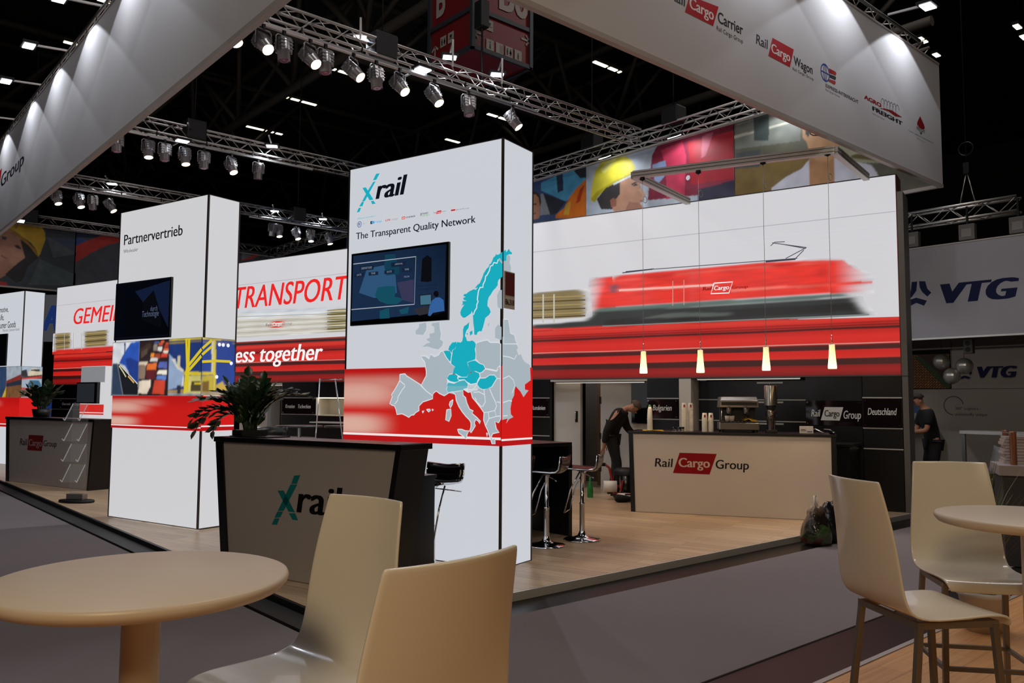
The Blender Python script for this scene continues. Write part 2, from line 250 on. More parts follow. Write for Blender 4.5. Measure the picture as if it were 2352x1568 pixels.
GFX={'xf':[['logo',[['P',[24,170,188],2,[[.381,3.827],[.431,3.825],[.386,3.765],[.341,3.767]]],
['P',[24,170,188],2,[[.343,3.749],[.378,3.75],[.287,3.638],[.236,3.568],[.194,3.568],[.264,3.661]]],
['P',[24,170,188],2,[[.198,3.708],[.244,3.709],[.352,3.568],[.299,3.567]]],
['P',[24,170,188],2,[[.192,3.564],[.225,3.564],[.203,3.519],[.158,3.522]]],
['P',[24,170,188],2,[[.151,3.507],[.184,3.506],[.164,3.465],[.124,3.464]]],
['P',[24,170,188],2,[[.318,3.556],[.352,3.556],[.385,3.522],[.336,3.522]]],
['T',[12,14,22],2,'rail',[.38,3.567,.796,3.761],.22,.03]]],
['lettering',[['T',[90,180,195],2,'Alliance members:',[.133,3.389,.384,3.407],.2,0]]],
['partner_logos',[['R',[40,70,150],2,[.165,3.336],.028,.006],
['T',[40,70,150],2,'B',[.15,3.325,.179,3.351],0,.02],
['T',[120,130,160],2,'SNCB',[.208,3.332,.246,3.34],0,0],
['P',[20,25,40],2,[[.316,3.35],[.344,3.35],[.345,3.32],[.317,3.321]]],
['P',[70,160,220],3,[[.331,3.342],[.371,3.349],[.372,3.32],[.331,3.328]]],
['T',[70,170,230],2,'Cargo',[.381,3.326,.472,3.345],0,.02],
['T',[190,20,30],2,'CFL',[.515,3.326,.589,3.344],.3,.03],
['T',[150,150,155],2,'cargo',[.6,3.327,.682,3.34],0,0],
['P',[225,70,75],2,[[.732,3.345],[.775,3.345],[.775,3.317],[.732,3.318]]],
['T',[240,225,225],3,'DB',[.739,3.323,.769,3.338],0,.02],
['T',[50,50,60],2,'SCHENKER',[.783,3.325,.904,3.34],0,.02],
['T',[40,45,50],2,'green',[.965,3.335,1.062,3.352],0,0],
['T',[110,180,110],2,'cargo',[.986,3.317,1.081,3.329],0,0],
['T',[60,60,65],2,'Rail',[1.13,3.33,1.16,3.341],0,0],
['P',[205,25,35],2,[[1.17,3.348],[1.225,3.348],[1.217,3.32],[1.159,3.321]]],
['T',[240,225,225],3,'Cargo',[1.17,3.326,1.216,3.342],0,0],
['T',[60,60,65],2,'Austria',[1.225,3.331,1.28,3.34],0,0],
['P',[200,25,35],2,[[1.339,3.34],[1.39,3.339],[1.39,3.325],[1.339,3.325]]],
['T',[80,80,90],2,'SBB CFF FFS Cargo',[1.395,3.325,1.553,3.334],0,0]]],
['lettering',[['T',[18,20,36],2,'The Transparent Quality Network',[.121,3.185,1.626,3.253],0,.012]]],
['red_band',[['B',[0,1.157,1.922,1.867],[[.68,.3,.1,.55,.75],[.22,.22,.05,.42,.9],[.8,.18,.25,.7,.45]]],
['P',[178,20,24],3,[[0,1.157],[1.922,1.157],[1.922,1.235],[0,1.235]]],
['P',[240,225,225],4,[[0,1.21],[1.922,1.21],[1.922,1.232],[0,1.232]]]]],
['europe_map',[['P',[24,170,188],6,[[1.926,2.883],[1.904,2.873],[1.886,2.862],[1.868,2.861],[1.857,2.871],[1.85,2.854],[1.828,2.841],[1.814,2.809],[1.803,2.791],[1.785,2.781],[1.778,2.76],[1.753,2.744],[1.738,2.724],[1.72,2.701],[1.709,2.672],[1.694,2.645],[1.68,2.619],[1.654,2.606],[1.639,2.591],[1.624,2.577],[1.658,2.581],[1.636,2.561],[1.613,2.569],[1.583,2.559],[1.553,2.548],[1.53,2.532],[1.508,2.533],[1.493,2.516],[1.523,2.504],[1.493,2.497],[1.501,2.478],[1.535,2.467],[1.486,2.467],[1.49,2.442],[1.475,2.427],[1.509,2.434],[1.483,2.405],[1.471,2.387],[1.462,2.363],[1.468,2.338],[1.495,2.313],[1.522,2.314],[1.563,2.336],[1.586,2.35],[1.593,2.371],[1.605,2.343],[1.609,2.3],[1.613,2.251],[1.621,2.214],[1.624,2.153],[1.652,2.149],[1.659,2.17],[1.677,2.182],[1.705,2.179],[1.721,2.216],[1.736,2.264],[1.746,2.299],[1.786,2.324],[1.804,2.35],[1.789,2.384],[1.767,2.407],[1.77,2.449],[1.781,2.484],[1.803,2.507],[1.828,2.541],[1.857,2.563],[1.878,2.586],[1.878,2.61],[1.885,2.631],[1.91,2.65],[1.928,2.66]]],
['L',[214,220,226],7,.012,[[1.883,2.819],[1.869,2.785],[1.833,2.795],[1.822,2.771],[1.796,2.765],[1.786,2.726],[1.775,2.709],[1.757,2.683],[1.746,2.681],[1.739,2.639],[1.717,2.604],[1.717,2.58],[1.684,2.579],[1.666,2.547],[1.655,2.474],[1.663,2.449],[1.649,2.426],[1.649,2.395],[1.627,2.369],[1.612,2.334]]],
['P',[166,178,186],7,[[1.887,2.829],[1.901,2.828],[1.925,2.792],[1.925,2.774],[1.894,2.807]]],
['P',[24,170,188],6,[[1.568,2.272],[1.564,2.254],[1.559,2.217],[1.535,2.194],[1.52,2.152],[1.524,2.121],[1.54,2.108],[1.529,2.096],[1.498,2.103],[1.497,2.152],[1.495,2.202],[1.508,2.235],[1.538,2.249]]],
['P',[24,170,188],6,[[1.573,2.18],[1.603,2.191],[1.603,2.16],[1.577,2.146]]],
['P',[24,170,188],6,[[1.535,2.172],[1.554,2.165],[1.547,2.15]]],
['P',[166,178,186],6,[[1.872,2.496],[1.893,2.537],[1.923,2.541],[1.925,2.37],[1.887,2.382],[1.876,2.406]]],
['P',[166,178,186],6,[[1.853,2.198],[1.885,2.235],[1.921,2.207],[1.922,2.094],[1.854,2.114]]],
['P',[166,178,186],6,[[1.773,2.22],[1.776,2.243],[1.794,2.252],[1.787,2.228]]],
['P',[166,178,186],6,[[1.132,2.28],[1.218,2.287],[1.226,2.218],[1.24,2.176],[1.228,2.125],[1.268,2.102],[1.255,2.061],[1.209,2.031],[1.143,2.044],[1.089,2.061],[1.014,2.061],[1.075,2.093],[1.115,2.097],[1.061,2.131],[1.108,2.145],[1.1,2.182],[1.16,2.19],[1.159,2.242],[1.126,2.26]]],
['P',[166,178,186],6,[[.97,2.246],[.976,2.282],[1.058,2.289],[1.065,2.257],[1.059,2.215],[1.026,2.174],[.937,2.183],[.929,2.215]]],
['P',[24,170,188],7,[[1.497,2.138],[1.53,2.136],[1.543,2.099],[1.571,2.095],[1.604,2.101],[1.628,2.086],[1.645,2.063],[1.633,2.021],[1.642,1.975],[1.638,1.929],[1.606,1.92],[1.549,1.905],[1.558,1.865],[1.591,1.815],[1.555,1.786],[1.547,1.77],[1.486,1.771],[1.444,1.788],[1.415,1.805],[1.381,1.802],[1.397,1.848],[1.41,1.864],[1.363,1.895],[1.367,1.935],[1.379,1.995],[1.378,2.015],[1.411,2.034],[1.431,2.093],[1.469,2.085],[1.489,2.098]]],
['P',[24,170,188],6,[[1.328,2.023],[1.34,2.056],[1.373,2.089],[1.423,2.094],[1.425,2.067],[1.404,2.031],[1.374,2.019],[1.37,1.992],[1.349,2.013]]],
['P',[24,170,188],6,[[1.268,2.012],[1.307,2.017],[1.349,2.011],[1.364,1.982],[1.355,1.922],[1.344,1.914],[1.308,1.95],[1.29,1.984]]],
['P',[24,170,188],8,[[1.553,1.901],[1.606,1.915],[1.638,1.916],[1.687,1.887],[1.727,1.876],[1.745,1.849],[1.712,1.812],[1.68,1.809],[1.631,1.826],[1.616,1.81],[1.594,1.816],[1.565,1.858]]],
['P',[24,170,188],8,[[1.461,1.766],[1.547,1.765],[1.557,1.785],[1.59,1.807],[1.632,1.819],[1.682,1.802],[1.69,1.772],[1.67,1.746],[1.655,1.715],[1.593,1.706],[1.545,1.729],[1.519,1.749],[1.461,1.746],[1.44,1.759]]],
['P',[24,170,188],8,[[1.319,1.759],[1.344,1.793],[1.413,1.798],[1.441,1.781],[1.435,1.755],[1.458,1.741],[1.437,1.727],[1.403,1.724],[1.353,1.734],[1.332,1.747]]],
['P',[24,170,188],8,[[1.668,1.718],[1.695,1.753],[1.752,1.755],[1.799,1.781],[1.848,1.78],[1.874,1.753],[1.844,1.718],[1.821,1.682],[1.777,1.663],[1.729,1.657],[1.691,1.67],[1.664,1.7]]],
['P',[214,220,226],5,[[1.319,1.756],[1.411,1.801],[1.543,1.78],[1.64,1.824],[1.692,1.804],[1.693,1.713],[1.666,1.648],[1.561,1.626],[1.504,1.655],[1.329,1.626],[1.316,1.689]]],
['P',[70,172,186],7,[[1.332,1.72],[1.399,1.709],[1.461,1.732],[1.519,1.741],[1.558,1.706],[1.556,1.688],[1.316,1.689]]],
['P',[108,176,188],6,[[1.316,1.689],[1.556,1.688],[1.555,1.671],[1.508,1.662],[1.504,1.645],[1.334,1.626],[1.312,1.656]]],
['P',[166,178,186],6,[[.742,1.803],[.806,1.809],[.829,1.788],[1.005,1.701],[1.072,1.643],[1.151,1.599],[1.151,1.572],[1.074,1.551],[1.034,1.541],[.987,1.503],[.988,1.459],[.944,1.438],[.926,1.418],[.891,1.414],[.864,1.393],[.828,1.409],[.778,1.426],[.714,1.418],[.699,1.47],[.68,1.501],[.647,1.508],[.619,1.521],[.65,1.588],[.64,1.609],[.676,1.651],[.717,1.706],[.743,1.748]]],
['L',[214,220,226],7,.009,[[.742,1.803],[.806,1.809],[.829,1.788],[1.005,1.701],[1.072,1.643],[1.151,1.599],[1.151,1.572],[1.074,1.551],[1.034,1.541],[.987,1.503],[.988,1.459],[.944,1.438],[.926,1.418],[.891,1.414],[.864,1.393],[.828,1.409],[.778,1.426],[.714,1.418],[.699,1.47],[.68,1.501],[.647,1.508],[.619,1.521],[.65,1.588],[.64,1.609],[.676,1.651],[.717,1.706],[.743,1.748],[.742,1.803]]],
['L',[214,220,226],8,.009,[[.743,1.742],[.803,1.706],[.808,1.685],[.777,1.657],[.751,1.623],[.724,1.588],[.72,1.553],[.684,1.518]]],
['P',[166,178,186],5,[[1.239,2.012],[1.213,1.979],[1.166,1.964],[1.118,1.989],[1.101,1.945],[1.057,1.973],[1.004,1.975],[1.018,1.947],[1.049,1.915],[1.059,1.874],[1.069,1.826],[1.069,1.786],[1.005,1.691],[1.072,1.643],[1.151,1.599],[1.159,1.623],[1.193,1.643],[1.232,1.619],[1.288,1.599],[1.334,1.622],[1.312,1.656],[1.332,1.716],[1.319,1.752],[1.344,1.796],[1.381,1.802],[1.41,1.864],[1.363,1.895],[1.308,1.95],[1.268,2.012]]],
['L',[214,220,226],6,.009,[[1.239,2.012],[1.213,1.979],[1.166,1.964],[1.118,1.989],[1.101,1.945],[1.057,1.973],[1.004,1.975],[1.018,1.947],[1.049,1.915],[1.059,1.874],[1.069,1.826],[1.069,1.786],[1.005,1.691],[1.072,1.643],[1.151,1.599],[1.159,1.623],[1.193,1.643],[1.232,1.619],[1.288,1.599],[1.334,1.622],[1.312,1.656],[1.332,1.716],[1.319,1.752],[1.344,1.796],[1.381,1.802],[1.41,1.864],[1.363,1.895],[1.308,1.95],[1.268,2.012],[1.239,2.012]]],
['P',[166,178,186],5,[[1.649,2.079],[1.733,2.096],[1.772,2.098],[1.796,2.077],[1.898,2.071],[1.914,2.057],[1.915,1.871],[1.884,1.846],[1.873,1.821],[1.814,1.834],[1.751,1.842],[1.727,1.878],[1.687,1.889],[1.642,1.929],[1.642,1.975],[1.637,2.04]]],
['L',[214,220,226],6,.009,[[1.649,2.079],[1.733,2.096],[1.772,2.098],[1.796,2.077],[1.898,2.071],[1.914,2.057],[1.915,1.871],[1.884,1.846],[1.873,1.821],[1.814,1.834],[1.751,1.842],[1.727,1.878],[1.687,1.889],[1.642,1.929],[1.642,1.975],[1.637,2.04],[1.649,2.079]]],
['P',[166,178,186],5,[[1.751,1.839],[1.873,1.817],[1.915,1.865],[1.919,1.394],[1.897,1.362],[1.858,1.374],[1.874,1.31],[1.905,1.279],[1.836,1.265],[1.82,1.233],[1.836,1.214],[1.859,1.221],[1.863,1.177],[1.829,1.176],[1.813,1.22],[1.797,1.257],[1.781,1.295],[1.757,1.333],[1.736,1.384],[1.74,1.448],[1.707,1.487],[1.651,1.544],[1.61,1.583],[1.593,1.635],[1.561,1.629],[1.553,1.655],[1.56,1.704],[1.593,1.701],[1.657,1.71],[1.689,1.668],[1.729,1.655],[1.824,1.68],[1.877,1.753],[1.85,1.783],[1.799,1.783],[1.752,1.758],[1.696,1.758],[1.688,1.804],[1.716,1.81]]],
['L',[214,220,226],6,.009,[[1.751,1.839],[1.873,1.817],[1.915,1.865],[1.919,1.394],[1.897,1.362],[1.858,1.374],[1.874,1.31],[1.905,1.279],[1.836,1.265],[1.82,1.233],[1.836,1.214],[1.859,1.221],[1.863,1.177],[1.829,1.176],[1.813,1.22],[1.797,1.257],[1.781,1.295],[1.757,1.333],[1.736,1.384],[1.74,1.448],[1.707,1.487],[1.651,1.544],[1.61,1.583],[1.593,1.635],[1.561,1.629],[1.553,1.655],[1.56,1.704],[1.593,1.701],[1.657,1.71],[1.689,1.668],[1.729,1.655],[1.824,1.68],[1.877,1.753],[1.85,1.783],[1.799,1.783],[1.752,1.758],[1.696,1.758],[1.688,1.804],[1.716,1.81],[1.751,1.839]]],
['L',[214,220,226],8,.008,[[1.737,1.655],[1.746,1.597],[1.754,1.545],[1.723,1.5]]],
['L',[214,220,226],8,.008,[[1.8,1.661],[1.832,1.597],[1.864,1.546],[1.876,1.507],[1.857,1.469]]],
['L',[214,220,226],8,.008,[[1.626,1.629],[1.682,1.635],[1.746,1.609]]],
['L',[214,220,226],8,.008,[[1.642,1.583],[1.659,1.545],[1.715,1.5]]],
['L',[214,220,226],8,.008,[[1.879,1.546],[1.918,1.54]]],
['L',[214,220,226],8,.008,[[1.74,1.448],[1.787,1.455],[1.795,1.398],[1.757,1.333]]],
['L',[214,220,226],8,.008,[[1.787,1.455],[1.857,1.469],[1.873,1.418],[1.795,1.398]]],
['L',[214,220,226],8,.008,[[1.873,1.418],[1.919,1.422]]],
['L',[214,220,226],8,.008,[[1.877,1.753],[1.916,1.75]]],
['L',[214,220,226],8,.008,[[1.561,1.655],[1.617,1.655],[1.657,1.7]]],
['P',[166,178,186],5,[[1.334,1.626],[1.38,1.636],[1.417,1.609],[1.427,1.556],[1.456,1.504],[1.498,1.452],[1.539,1.413],[1.58,1.381],[1.597,1.356],[1.597,1.317],[1.582,1.278],[1.598,1.268],[1.622,1.298],[1.645,1.331],[1.633,1.356],[1.649,1.386],[1.677,1.373],[1.693,1.351],[1.701,1.371],[1.661,1.405],[1.608,1.44],[1.62,1.463],[1.579,1.479],[1.546,1.537],[1.533,1.583],[1.504,1.603],[1.504,1.649]]],
['L',[214,220,226],6,.009,[[1.334,1.626],[1.38,1.636],[1.417,1.609],[1.427,1.556],[1.456,1.504],[1.498,1.452],[1.539,1.413],[1.58,1.381],[1.597,1.356],[1.597,1.317],[1.582,1.278],[1.598,1.268],[1.622,1.298],[1.645,1.331],[1.633,1.356],[1.649,1.386],[1.677,1.373],[1.693,1.351],[1.701,1.371],[1.661,1.405],[1.608,1.44],[1.62,1.463],[1.579,1.479],[1.546,1.537],[1.533,1.583],[1.504,1.603],[1.504,1.649],[1.334,1.626]]],
['P',[166,178,186],6,[[1.447,1.294],[1.492,1.295],[1.533,1.283],[1.574,1.284],[1.554,1.251],[1.546,1.208],[1.517,1.23],[1.46,1.261]]],
['L',[214,220,226],7,.009,[[1.447,1.294],[1.492,1.295],[1.533,1.283],[1.574,1.284],[1.554,1.251],[1.546,1.208],[1.517,1.23],[1.46,1.261],[1.447,1.294]]],
['P',[166,178,186],6,[[1.319,1.47],[1.365,1.477],[1.37,1.417],[1.346,1.364],[1.308,1.377]]],
['L',[214,220,226],7,.009,[[1.319,1.47],[1.365,1.477],[1.37,1.417],[1.346,1.364],[1.308,1.377],[1.319,1.47]]],
['P',[166,178,186],6,[[1.389,1.563],[1.381,1.517],[1.361,1.487],[1.348,1.516],[1.356,1.543]]],
['L',[214,220,226],7,.009,[[1.389,1.563],[1.381,1.517],[1.361,1.487],[1.348,1.516],[1.356,1.543],[1.389,1.563]]],
['P',[166,178,186],6,[[1.079,1.47],[1.118,1.474],[1.127,1.464],[1.106,1.447]]],
['L',[214,220,226],7,.009,[[1.079,1.47],[1.118,1.474],[1.127,1.464],[1.106,1.447],[1.079,1.47]]],
['P',[166,178,186],6,[[1.027,1.453],[1.049,1.457],[1.036,1.436]]],
['L',[214,220,226],7,.009,[[1.027,1.453],[1.049,1.457],[1.036,1.436],[1.027,1.453]]],
['P',[166,178,186],6,[[1.144,1.474],[1.162,1.468],[1.153,1.458]]],
['L',[214,220,226],7,.009,[[1.144,1.474],[1.162,1.468],[1.153,1.458],[1.144,1.474]]],
['P',[166,178,186],6,[[1.769,1.27],[1.781,1.263],[1.777,1.238]]],
['L',[214,220,226],7,.009,[[1.769,1.27],[1.781,1.263],[1.777,1.238],[1.769,1.27]]]]],
['tv_screen',[['P',[34,58,92],0,[[.124,3.01],[1.316,3.009],[1.306,2.375],[.118,2.344]]],
['P',[50,90,128],1,[[.316,2.864],[.678,2.886],[.718,2.594],[.423,2.561],[.213,2.628]]],
['P',[22,84,104],2,[[.465,2.664],[.579,2.669],[.691,2.661],[.701,2.595],[.685,2.557],[.771,2.538],[.788,2.518],[.721,2.483],[.6,2.49],[.495,2.523],[.431,2.587]]],
['P',[20,66,88],2,[[.554,2.983],[.676,2.978],[.747,2.84],[.74,2.775],[.576,2.775],[.548,2.871]]],
['P',[22,84,104],2,[[.497,2.43],[.618,2.449],[.629,2.351],[.499,2.351]]],
['P',[22,84,104],2,[[.748,2.423],[.874,2.448],[.858,2.384],[.774,2.382]]],
['P',[60,60,92],1,[[.716,2.692],[.927,2.708],[.931,2.483],[.788,2.518]]],
['L',[186,194,206],3,.008,[[.127,2.926],[.95,2.926],[.94,2.468],[.115,2.464]]],
['P',[24,38,62],3,[[.215,2.898],[.407,2.895],[.408,2.848],[.217,2.848]]],
['P',[24,38,62],3,[[.636,2.895],[.833,2.894],[.834,2.85],[.637,2.85]]],
['P',[24,38,62],3,[[.151,2.829],[.281,2.827],[.282,2.788],[.152,2.789]]],
['P',[24,38,62],3,[[.341,2.825],[.468,2.824],[.469,2.789],[.342,2.79]]],
['P',[24,38,62],3,[[.551,2.825],[.679,2.825],[.68,2.788],[.551,2.789]]],
['P',[24,38,62],3,[[.776,2.827],[.904,2.827],[.905,2.79],[.777,2.791]]],
['T',[150,162,182],4,'DEPARTURE',[.242,2.861,.383,2.882],0,0],
['T',[150,162,182],4,'ARRIVAL',[.685,2.867,.788,2.883],0,0],
['T',[150,162,182],4,'DATE',[.181,2.8,.242,2.819],0,0],
['T',[150,162,182],4,'TIME',[.372,2.8,.431,2.818],0,0],
['T',[150,162,182],4,'DATE',[.584,2.8,.647,2.817],0,0],
['T',[150,162,182],4,'TIME',[.811,2.803,.866,2.82],0,0],
['T',[150,162,182],4,'10:24',[.807,2.734,.872,2.75],0,0],
['T',[20,26,40],4,'RECEIVING BOOKABLE',[.97,2.629,1.224,2.644],0,0],
['T',[20,26,40],4,'TRANSPORT PLANS',[.983,2.596,1.206,2.61],0,0],
['P',[12,14,20],4,[[1.029,2.893],[1.092,2.928],[1.144,2.892],[1.146,2.675],[1.097,2.669],[1.016,2.681]]],
['P',[30,34,40],4,[[1,2.555],[1.15,2.555],[1.156,2.447],[1.01,2.449]]],
['P',[70,116,140],5,[[1.012,2.545],[1.141,2.546],[1.144,2.457],[1.018,2.457]]],
['P',[12,12,16],4,[[1.171,2.563],[1.198,2.581],[1.23,2.568],[1.234,2.533],[1.207,2.516],[1.179,2.537]]],
['P',[56,104,168],4,[[1.151,2.488],[1.199,2.514],[1.247,2.514],[1.294,2.485],[1.305,2.385],[1.169,2.373],[1.138,2.344],[1.109,2.351],[1.128,2.439]]],
['P',[52,50,58],3,[[.924,2.419],[1.079,2.442],[1.136,2.413],[1.121,2.37],[.999,2.357]]],
['P',[14,16,22],5,[[1.177,2.373],[1.305,2.382],[1.306,2.374],[1.178,2.348]]]]]],
'xs':[['red_band',[['P',[206,26,24],1,[[0,1.157],[.515,1.157],[.515,1.867],[0,1.867]]],
['P',[178,20,24],3,[[0,1.157],[.515,1.157],[.515,1.217],[0,1.217]]],
['P',[240,225,225],4,[[0,1.202],[.515,1.202],[.515,1.219],[0,1.219]]]]],
['europe_map',[['P',[24,170,188],6,[[.012,2.891],[.044,2.911],[.055,2.888],[.082,2.914],[.103,2.927],[.114,2.907],[.147,2.9],[.148,2.885],[.098,2.877],[.061,2.859],[.056,2.813],[.013,2.8]]],
['P',[166,178,186],6,[[.013,2.8],[.056,2.813],[.066,2.86],[.098,2.871],[.12,2.853],[.11,2.797],[.132,2.769],[.128,2.714],[.15,2.674],[.145,2.625],[.157,2.565],[.191,2.502],[.017,2.477],[.016,2.572],[.053,2.607],[.036,2.641],[.015,2.65]]],
['P',[166,178,186],6,[[.02,2.28],[.095,2.286],[.117,2.222],[.129,2.163],[.194,2.155],[.217,2.102],[.251,2.074],[.022,2.06]]],
['L',[214,220,226],7,.009,[[.02,2.28],[.095,2.286],[.117,2.222],[.129,2.163],[.194,2.155],[.217,2.102],[.251,2.074],[.022,2.06],[.02,2.28]]],
['P',[166,178,186],6,[[.005,2.121],[.204,2.122],[.229,2.071],[.259,2.04],[.235,2.019],[.266,1.971],[.309,1.983],[.34,1.938],[.377,1.913],[.465,1.89],[.479,1.749],[.379,1.707],[.38,1.66],[.442,1.654],[.405,1.627],[.356,1.59],[.306,1.639],[.221,1.69],[.204,1.651],[.198,1.605],[.163,1.566],[.14,1.488],[.147,1.437],[.188,1.41],[.118,1.392],[.072,1.354],[.095,1.399],[.009,1.387]]],
['L',[214,220,226],7,.008,[[.013,1.952],[.112,1.947],[.2,1.932],[.236,1.973]]],
['L',[214,220,226],7,.008,[[.016,1.75],[.114,1.779],[.185,1.742],[.209,1.69],[.162,1.624]]],
['L',[214,220,226],7,.008,[[.018,1.54],[.116,1.559],[.163,1.553]]],
['L',[214,220,226],7,.008,[[.02,1.422],[.094,1.424]]]]]],
'pf':[['lettering',[['T',[16,16,18],2,'Partnervertrieb',[.113,3.498,1.33,3.627],0,.012]]],
['lettering',[['T',[70,70,74],2,'Wholesaler',[.111,3.395,.428,3.439],0,0]]],
['red_band',[['B',[0,1.192,1.8,1.591],[[.68,.3,.1,.55,.75],[.22,.22,.05,.42,.9],[.8,.18,.25,.7,.45]]],
['P',[178,20,24],3,[[0,1.192],[1.8,1.192],[1.8,1.236],[0,1.236]]],
['P',[240,225,225],4,[[0,1.222],[1.8,1.222],[1.8,1.234],[0,1.234]]]]],
['printed_photos',[['P',[205,208,212],2,[[-.037,2.265],[.542,2.257],[.558,1.593],[-.028,1.592]]],
['P',[44,60,84],3,[[-.02,1.995],[.081,1.993],[.232,1.596],[-.028,1.592]]],
['P',[18,22,30],3,[[.081,1.993],[.143,1.983],[.549,1.737],[.551,1.593],[.232,1.596]]],
['P',[40,80,170],3,[[.372,2.255],[.542,2.257],[.555,1.745],[.387,1.841],[.243,1.964],[.119,1.997],[.209,2.112],[.33,2.222]]],
['P',[30,56,130],4,[[.252,2.05],[.341,2.066],[.537,2.01],[.541,1.737],[.357,1.841]]],
['P',[36,62,120],4,[[.214,2.256],[.245,2.255],[.247,2.111],[.22,2.112]]],
['L',[200,195,150],5,.02,[[.121,1.966],[.218,1.886],[.283,1.825]]],
['L',[220,170,80],5,.02,[[.327,1.833],[.46,1.75]]],
['L',[200,200,190],5,.015,[[.143,1.975],[.534,1.737]]],
['P',[40,28,32],2,[[.542,2.257],[1.143,2.259],[1.16,1.593],[.558,1.593]]],
['P',[130,110,95],3,[[.539,1.975],[.698,1.985],[.682,1.795],[.552,1.796]]],
['P',[205,190,165],3,[[.552,2.005],[.74,2.005],[.707,1.964],[.54,1.967]]],
['P',[215,200,180],3,[[.551,1.593],[.568,1.771],[.804,1.785],[.803,1.702],[.737,1.614],[.564,1.622]]],
['P',[196,66,44],3,[[.844,1.618],[.883,1.776],[1.098,1.779],[1.088,1.606]]],
['P',[90,30,36],3,[[.704,1.905],[.917,1.901],[.889,1.785],[.711,1.795]]],
['P',[220,110,48],3,[[.727,1.98],[.918,1.985],[.903,1.901],[.711,1.909]]],
['P',[200,198,194],3,[[.769,2.005],[.794,2.055],[.942,2.055],[.924,2.001]]],
['P',[226,140,50],3,[[.779,2.059],[.79,2.109],[.861,2.103],[.851,2.053]]],
['P',[160,66,44],3,[[.864,2.061],[.876,2.094],[.981,2.096],[.971,2.033]]],
['P',[86,100,170],3,[[.936,1.93],[.967,1.996],[1.125,1.997],[1.124,1.914]]],
['P',[232,226,208],3,[[.927,1.855],[.945,1.892],[1.122,1.894],[1.122,1.84]]],
['P',[90,124,190],3,[[.91,1.793],[.935,1.834],[1.115,1.832],[1.108,1.778]]],
['P',[214,66,48],3,[[.991,2.054],[1.005,2.095],[1.126,2.094],[1.124,2.051]]],
['P',[222,210,190],3,[[1.029,2.103],[1.041,2.132],[1.138,2.13],[1.134,2.097]]],
['P',[214,92,48],3,[[1.041,2.136],[1.05,2.165],[1.138,2.163],[1.138,2.133]]],
['P',[218,214,206],3,[[.916,2.131],[.93,2.181],[1.018,2.178],[1.007,2.124]]],
['P',[130,120,110],3,[[.831,2.138],[.84,2.213],[.918,2.211],[.909,2.131]]],
['P',[180,60,40],3,[[1.053,2.169],[1.06,2.193],[1.139,2.192],[1.138,2.165]]],
['P',[200,80,50],3,[[.932,2.202],[.941,2.222],[1.022,2.222],[1.018,2.195]]],
['P',[70,90,150],3,[[.847,2.221],[.859,2.246],[.951,2.245],[.945,2.22]]],
['P',[206,80,44],3,[[1.072,2.197],[1.08,2.226],[1.14,2.228],[1.139,2.197]]],
['P',[206,96,60],3,[[.977,2.225],[.985,2.248],[1.048,2.248],[1.046,2.225]]],
['P',[58,44,40],3,[[.556,2.163],[.767,2.241],[.8,2.181],[.579,2.043]]],
['P',[80,66,56],3,[[.587,2.128],[.714,2.175],[.719,2.107],[.593,2.051]]],
['P',[28,52,112],2,[[1.143,2.259],[1.767,2.258],[1.781,1.598],[1.16,1.593]]],
['P',[140,160,190],3,[[1.154,2.087],[1.281,2.01],[1.449,1.876],[1.459,1.707],[1.16,1.659]]],
['P',[210,205,190],3,[[1.199,2.028],[1.287,2.026],[1.29,1.969],[1.448,1.893],[1.419,1.715],[1.459,1.698],[1.45,1.86],[1.327,1.911]]],
['P',[196,186,150],4,[[1.318,2.058],[1.372,2.057],[1.381,1.894],[1.326,1.927]]],
['P',[160,130,80],4,[[1.16,1.659],[1.461,1.666],[1.463,1.626],[1.156,1.622]]],
['P',[150,150,150],4,[[1.156,1.622],[1.786,1.634],[1.782,1.594],[1.157,1.593]]],
['P',[212,190,40],4,[[1.146,2.257],[1.767,2.258],[1.768,2.242],[1.147,2.24]]],
['P',[150,130,30],4,[[1.148,2.224],[1.766,2.222],[1.767,2.214],[1.149,2.207]]],
['L',[212,190,40],5,.04,[[1.479,2.257],[1.511,1.94],[1.477,1.618]]],
['L',[212,190,40],5,.04,[[1.532,2.255],[1.537,1.939],[1.529,1.634]]],
['L',[212,190,40],5,.04,[[1.512,1.924],[1.771,2.126]]],
['L',[212,190,40],5,.04,[[1.54,1.883],[1.769,2.047]]],
['P',[212,190,40],5,[[1.462,1.876],[1.776,1.863],[1.775,1.824],[1.458,1.832]]],
['P',[200,190,110],4,[[1.478,1.827],[1.775,1.824],[1.784,1.626],[1.477,1.626]]],
['P',[70,60,40],5,[[1.599,1.762],[1.776,1.76],[1.78,1.642],[1.593,1.642]]],
['P',[212,190,40],6,[[1.652,1.745],[1.777,1.744],[1.778,1.725],[1.653,1.725]]],
['P',[40,44,60],5,[[1.332,1.715],[1.405,1.715],[1.398,1.614],[1.338,1.614]]]]],
['tv_screen',[['P',[10,14,26],0,[[.051,2.994],[1.168,3.001],[1.173,2.299],[.059,2.296]]],
['P',[20,30,58],1,[[.458,2.88],[1.17,2.964],[1.167,2.398],[.993,2.607],[.839,2.82],[.644,2.73]]],
['P',[8,10,16],2,[[.658,2.746],[.85,2.867],[1.026,2.539],[1.034,2.404],[.6,2.527]]],
['T',[90,100,130],3,'durch',[.796,2.616,.942,2.675],.1,0],
['T',[90,100,130],3,'Technologie',[.629,2.55,.973,2.622],.1,0]]]],
'ps':[['red_band',[['P',[206,28,26],1,[[0,1.192],[.447,1.192],[.447,1.591],[0,1.591]]],
['P',[178,20,24],3,[[0,1.192],[.447,1.192],[.447,1.257],[0,1.257]]],
['P',[240,225,225],4,[[0,1.237],[.447,1.237],[.447,1.254],[0,1.254]]]]],
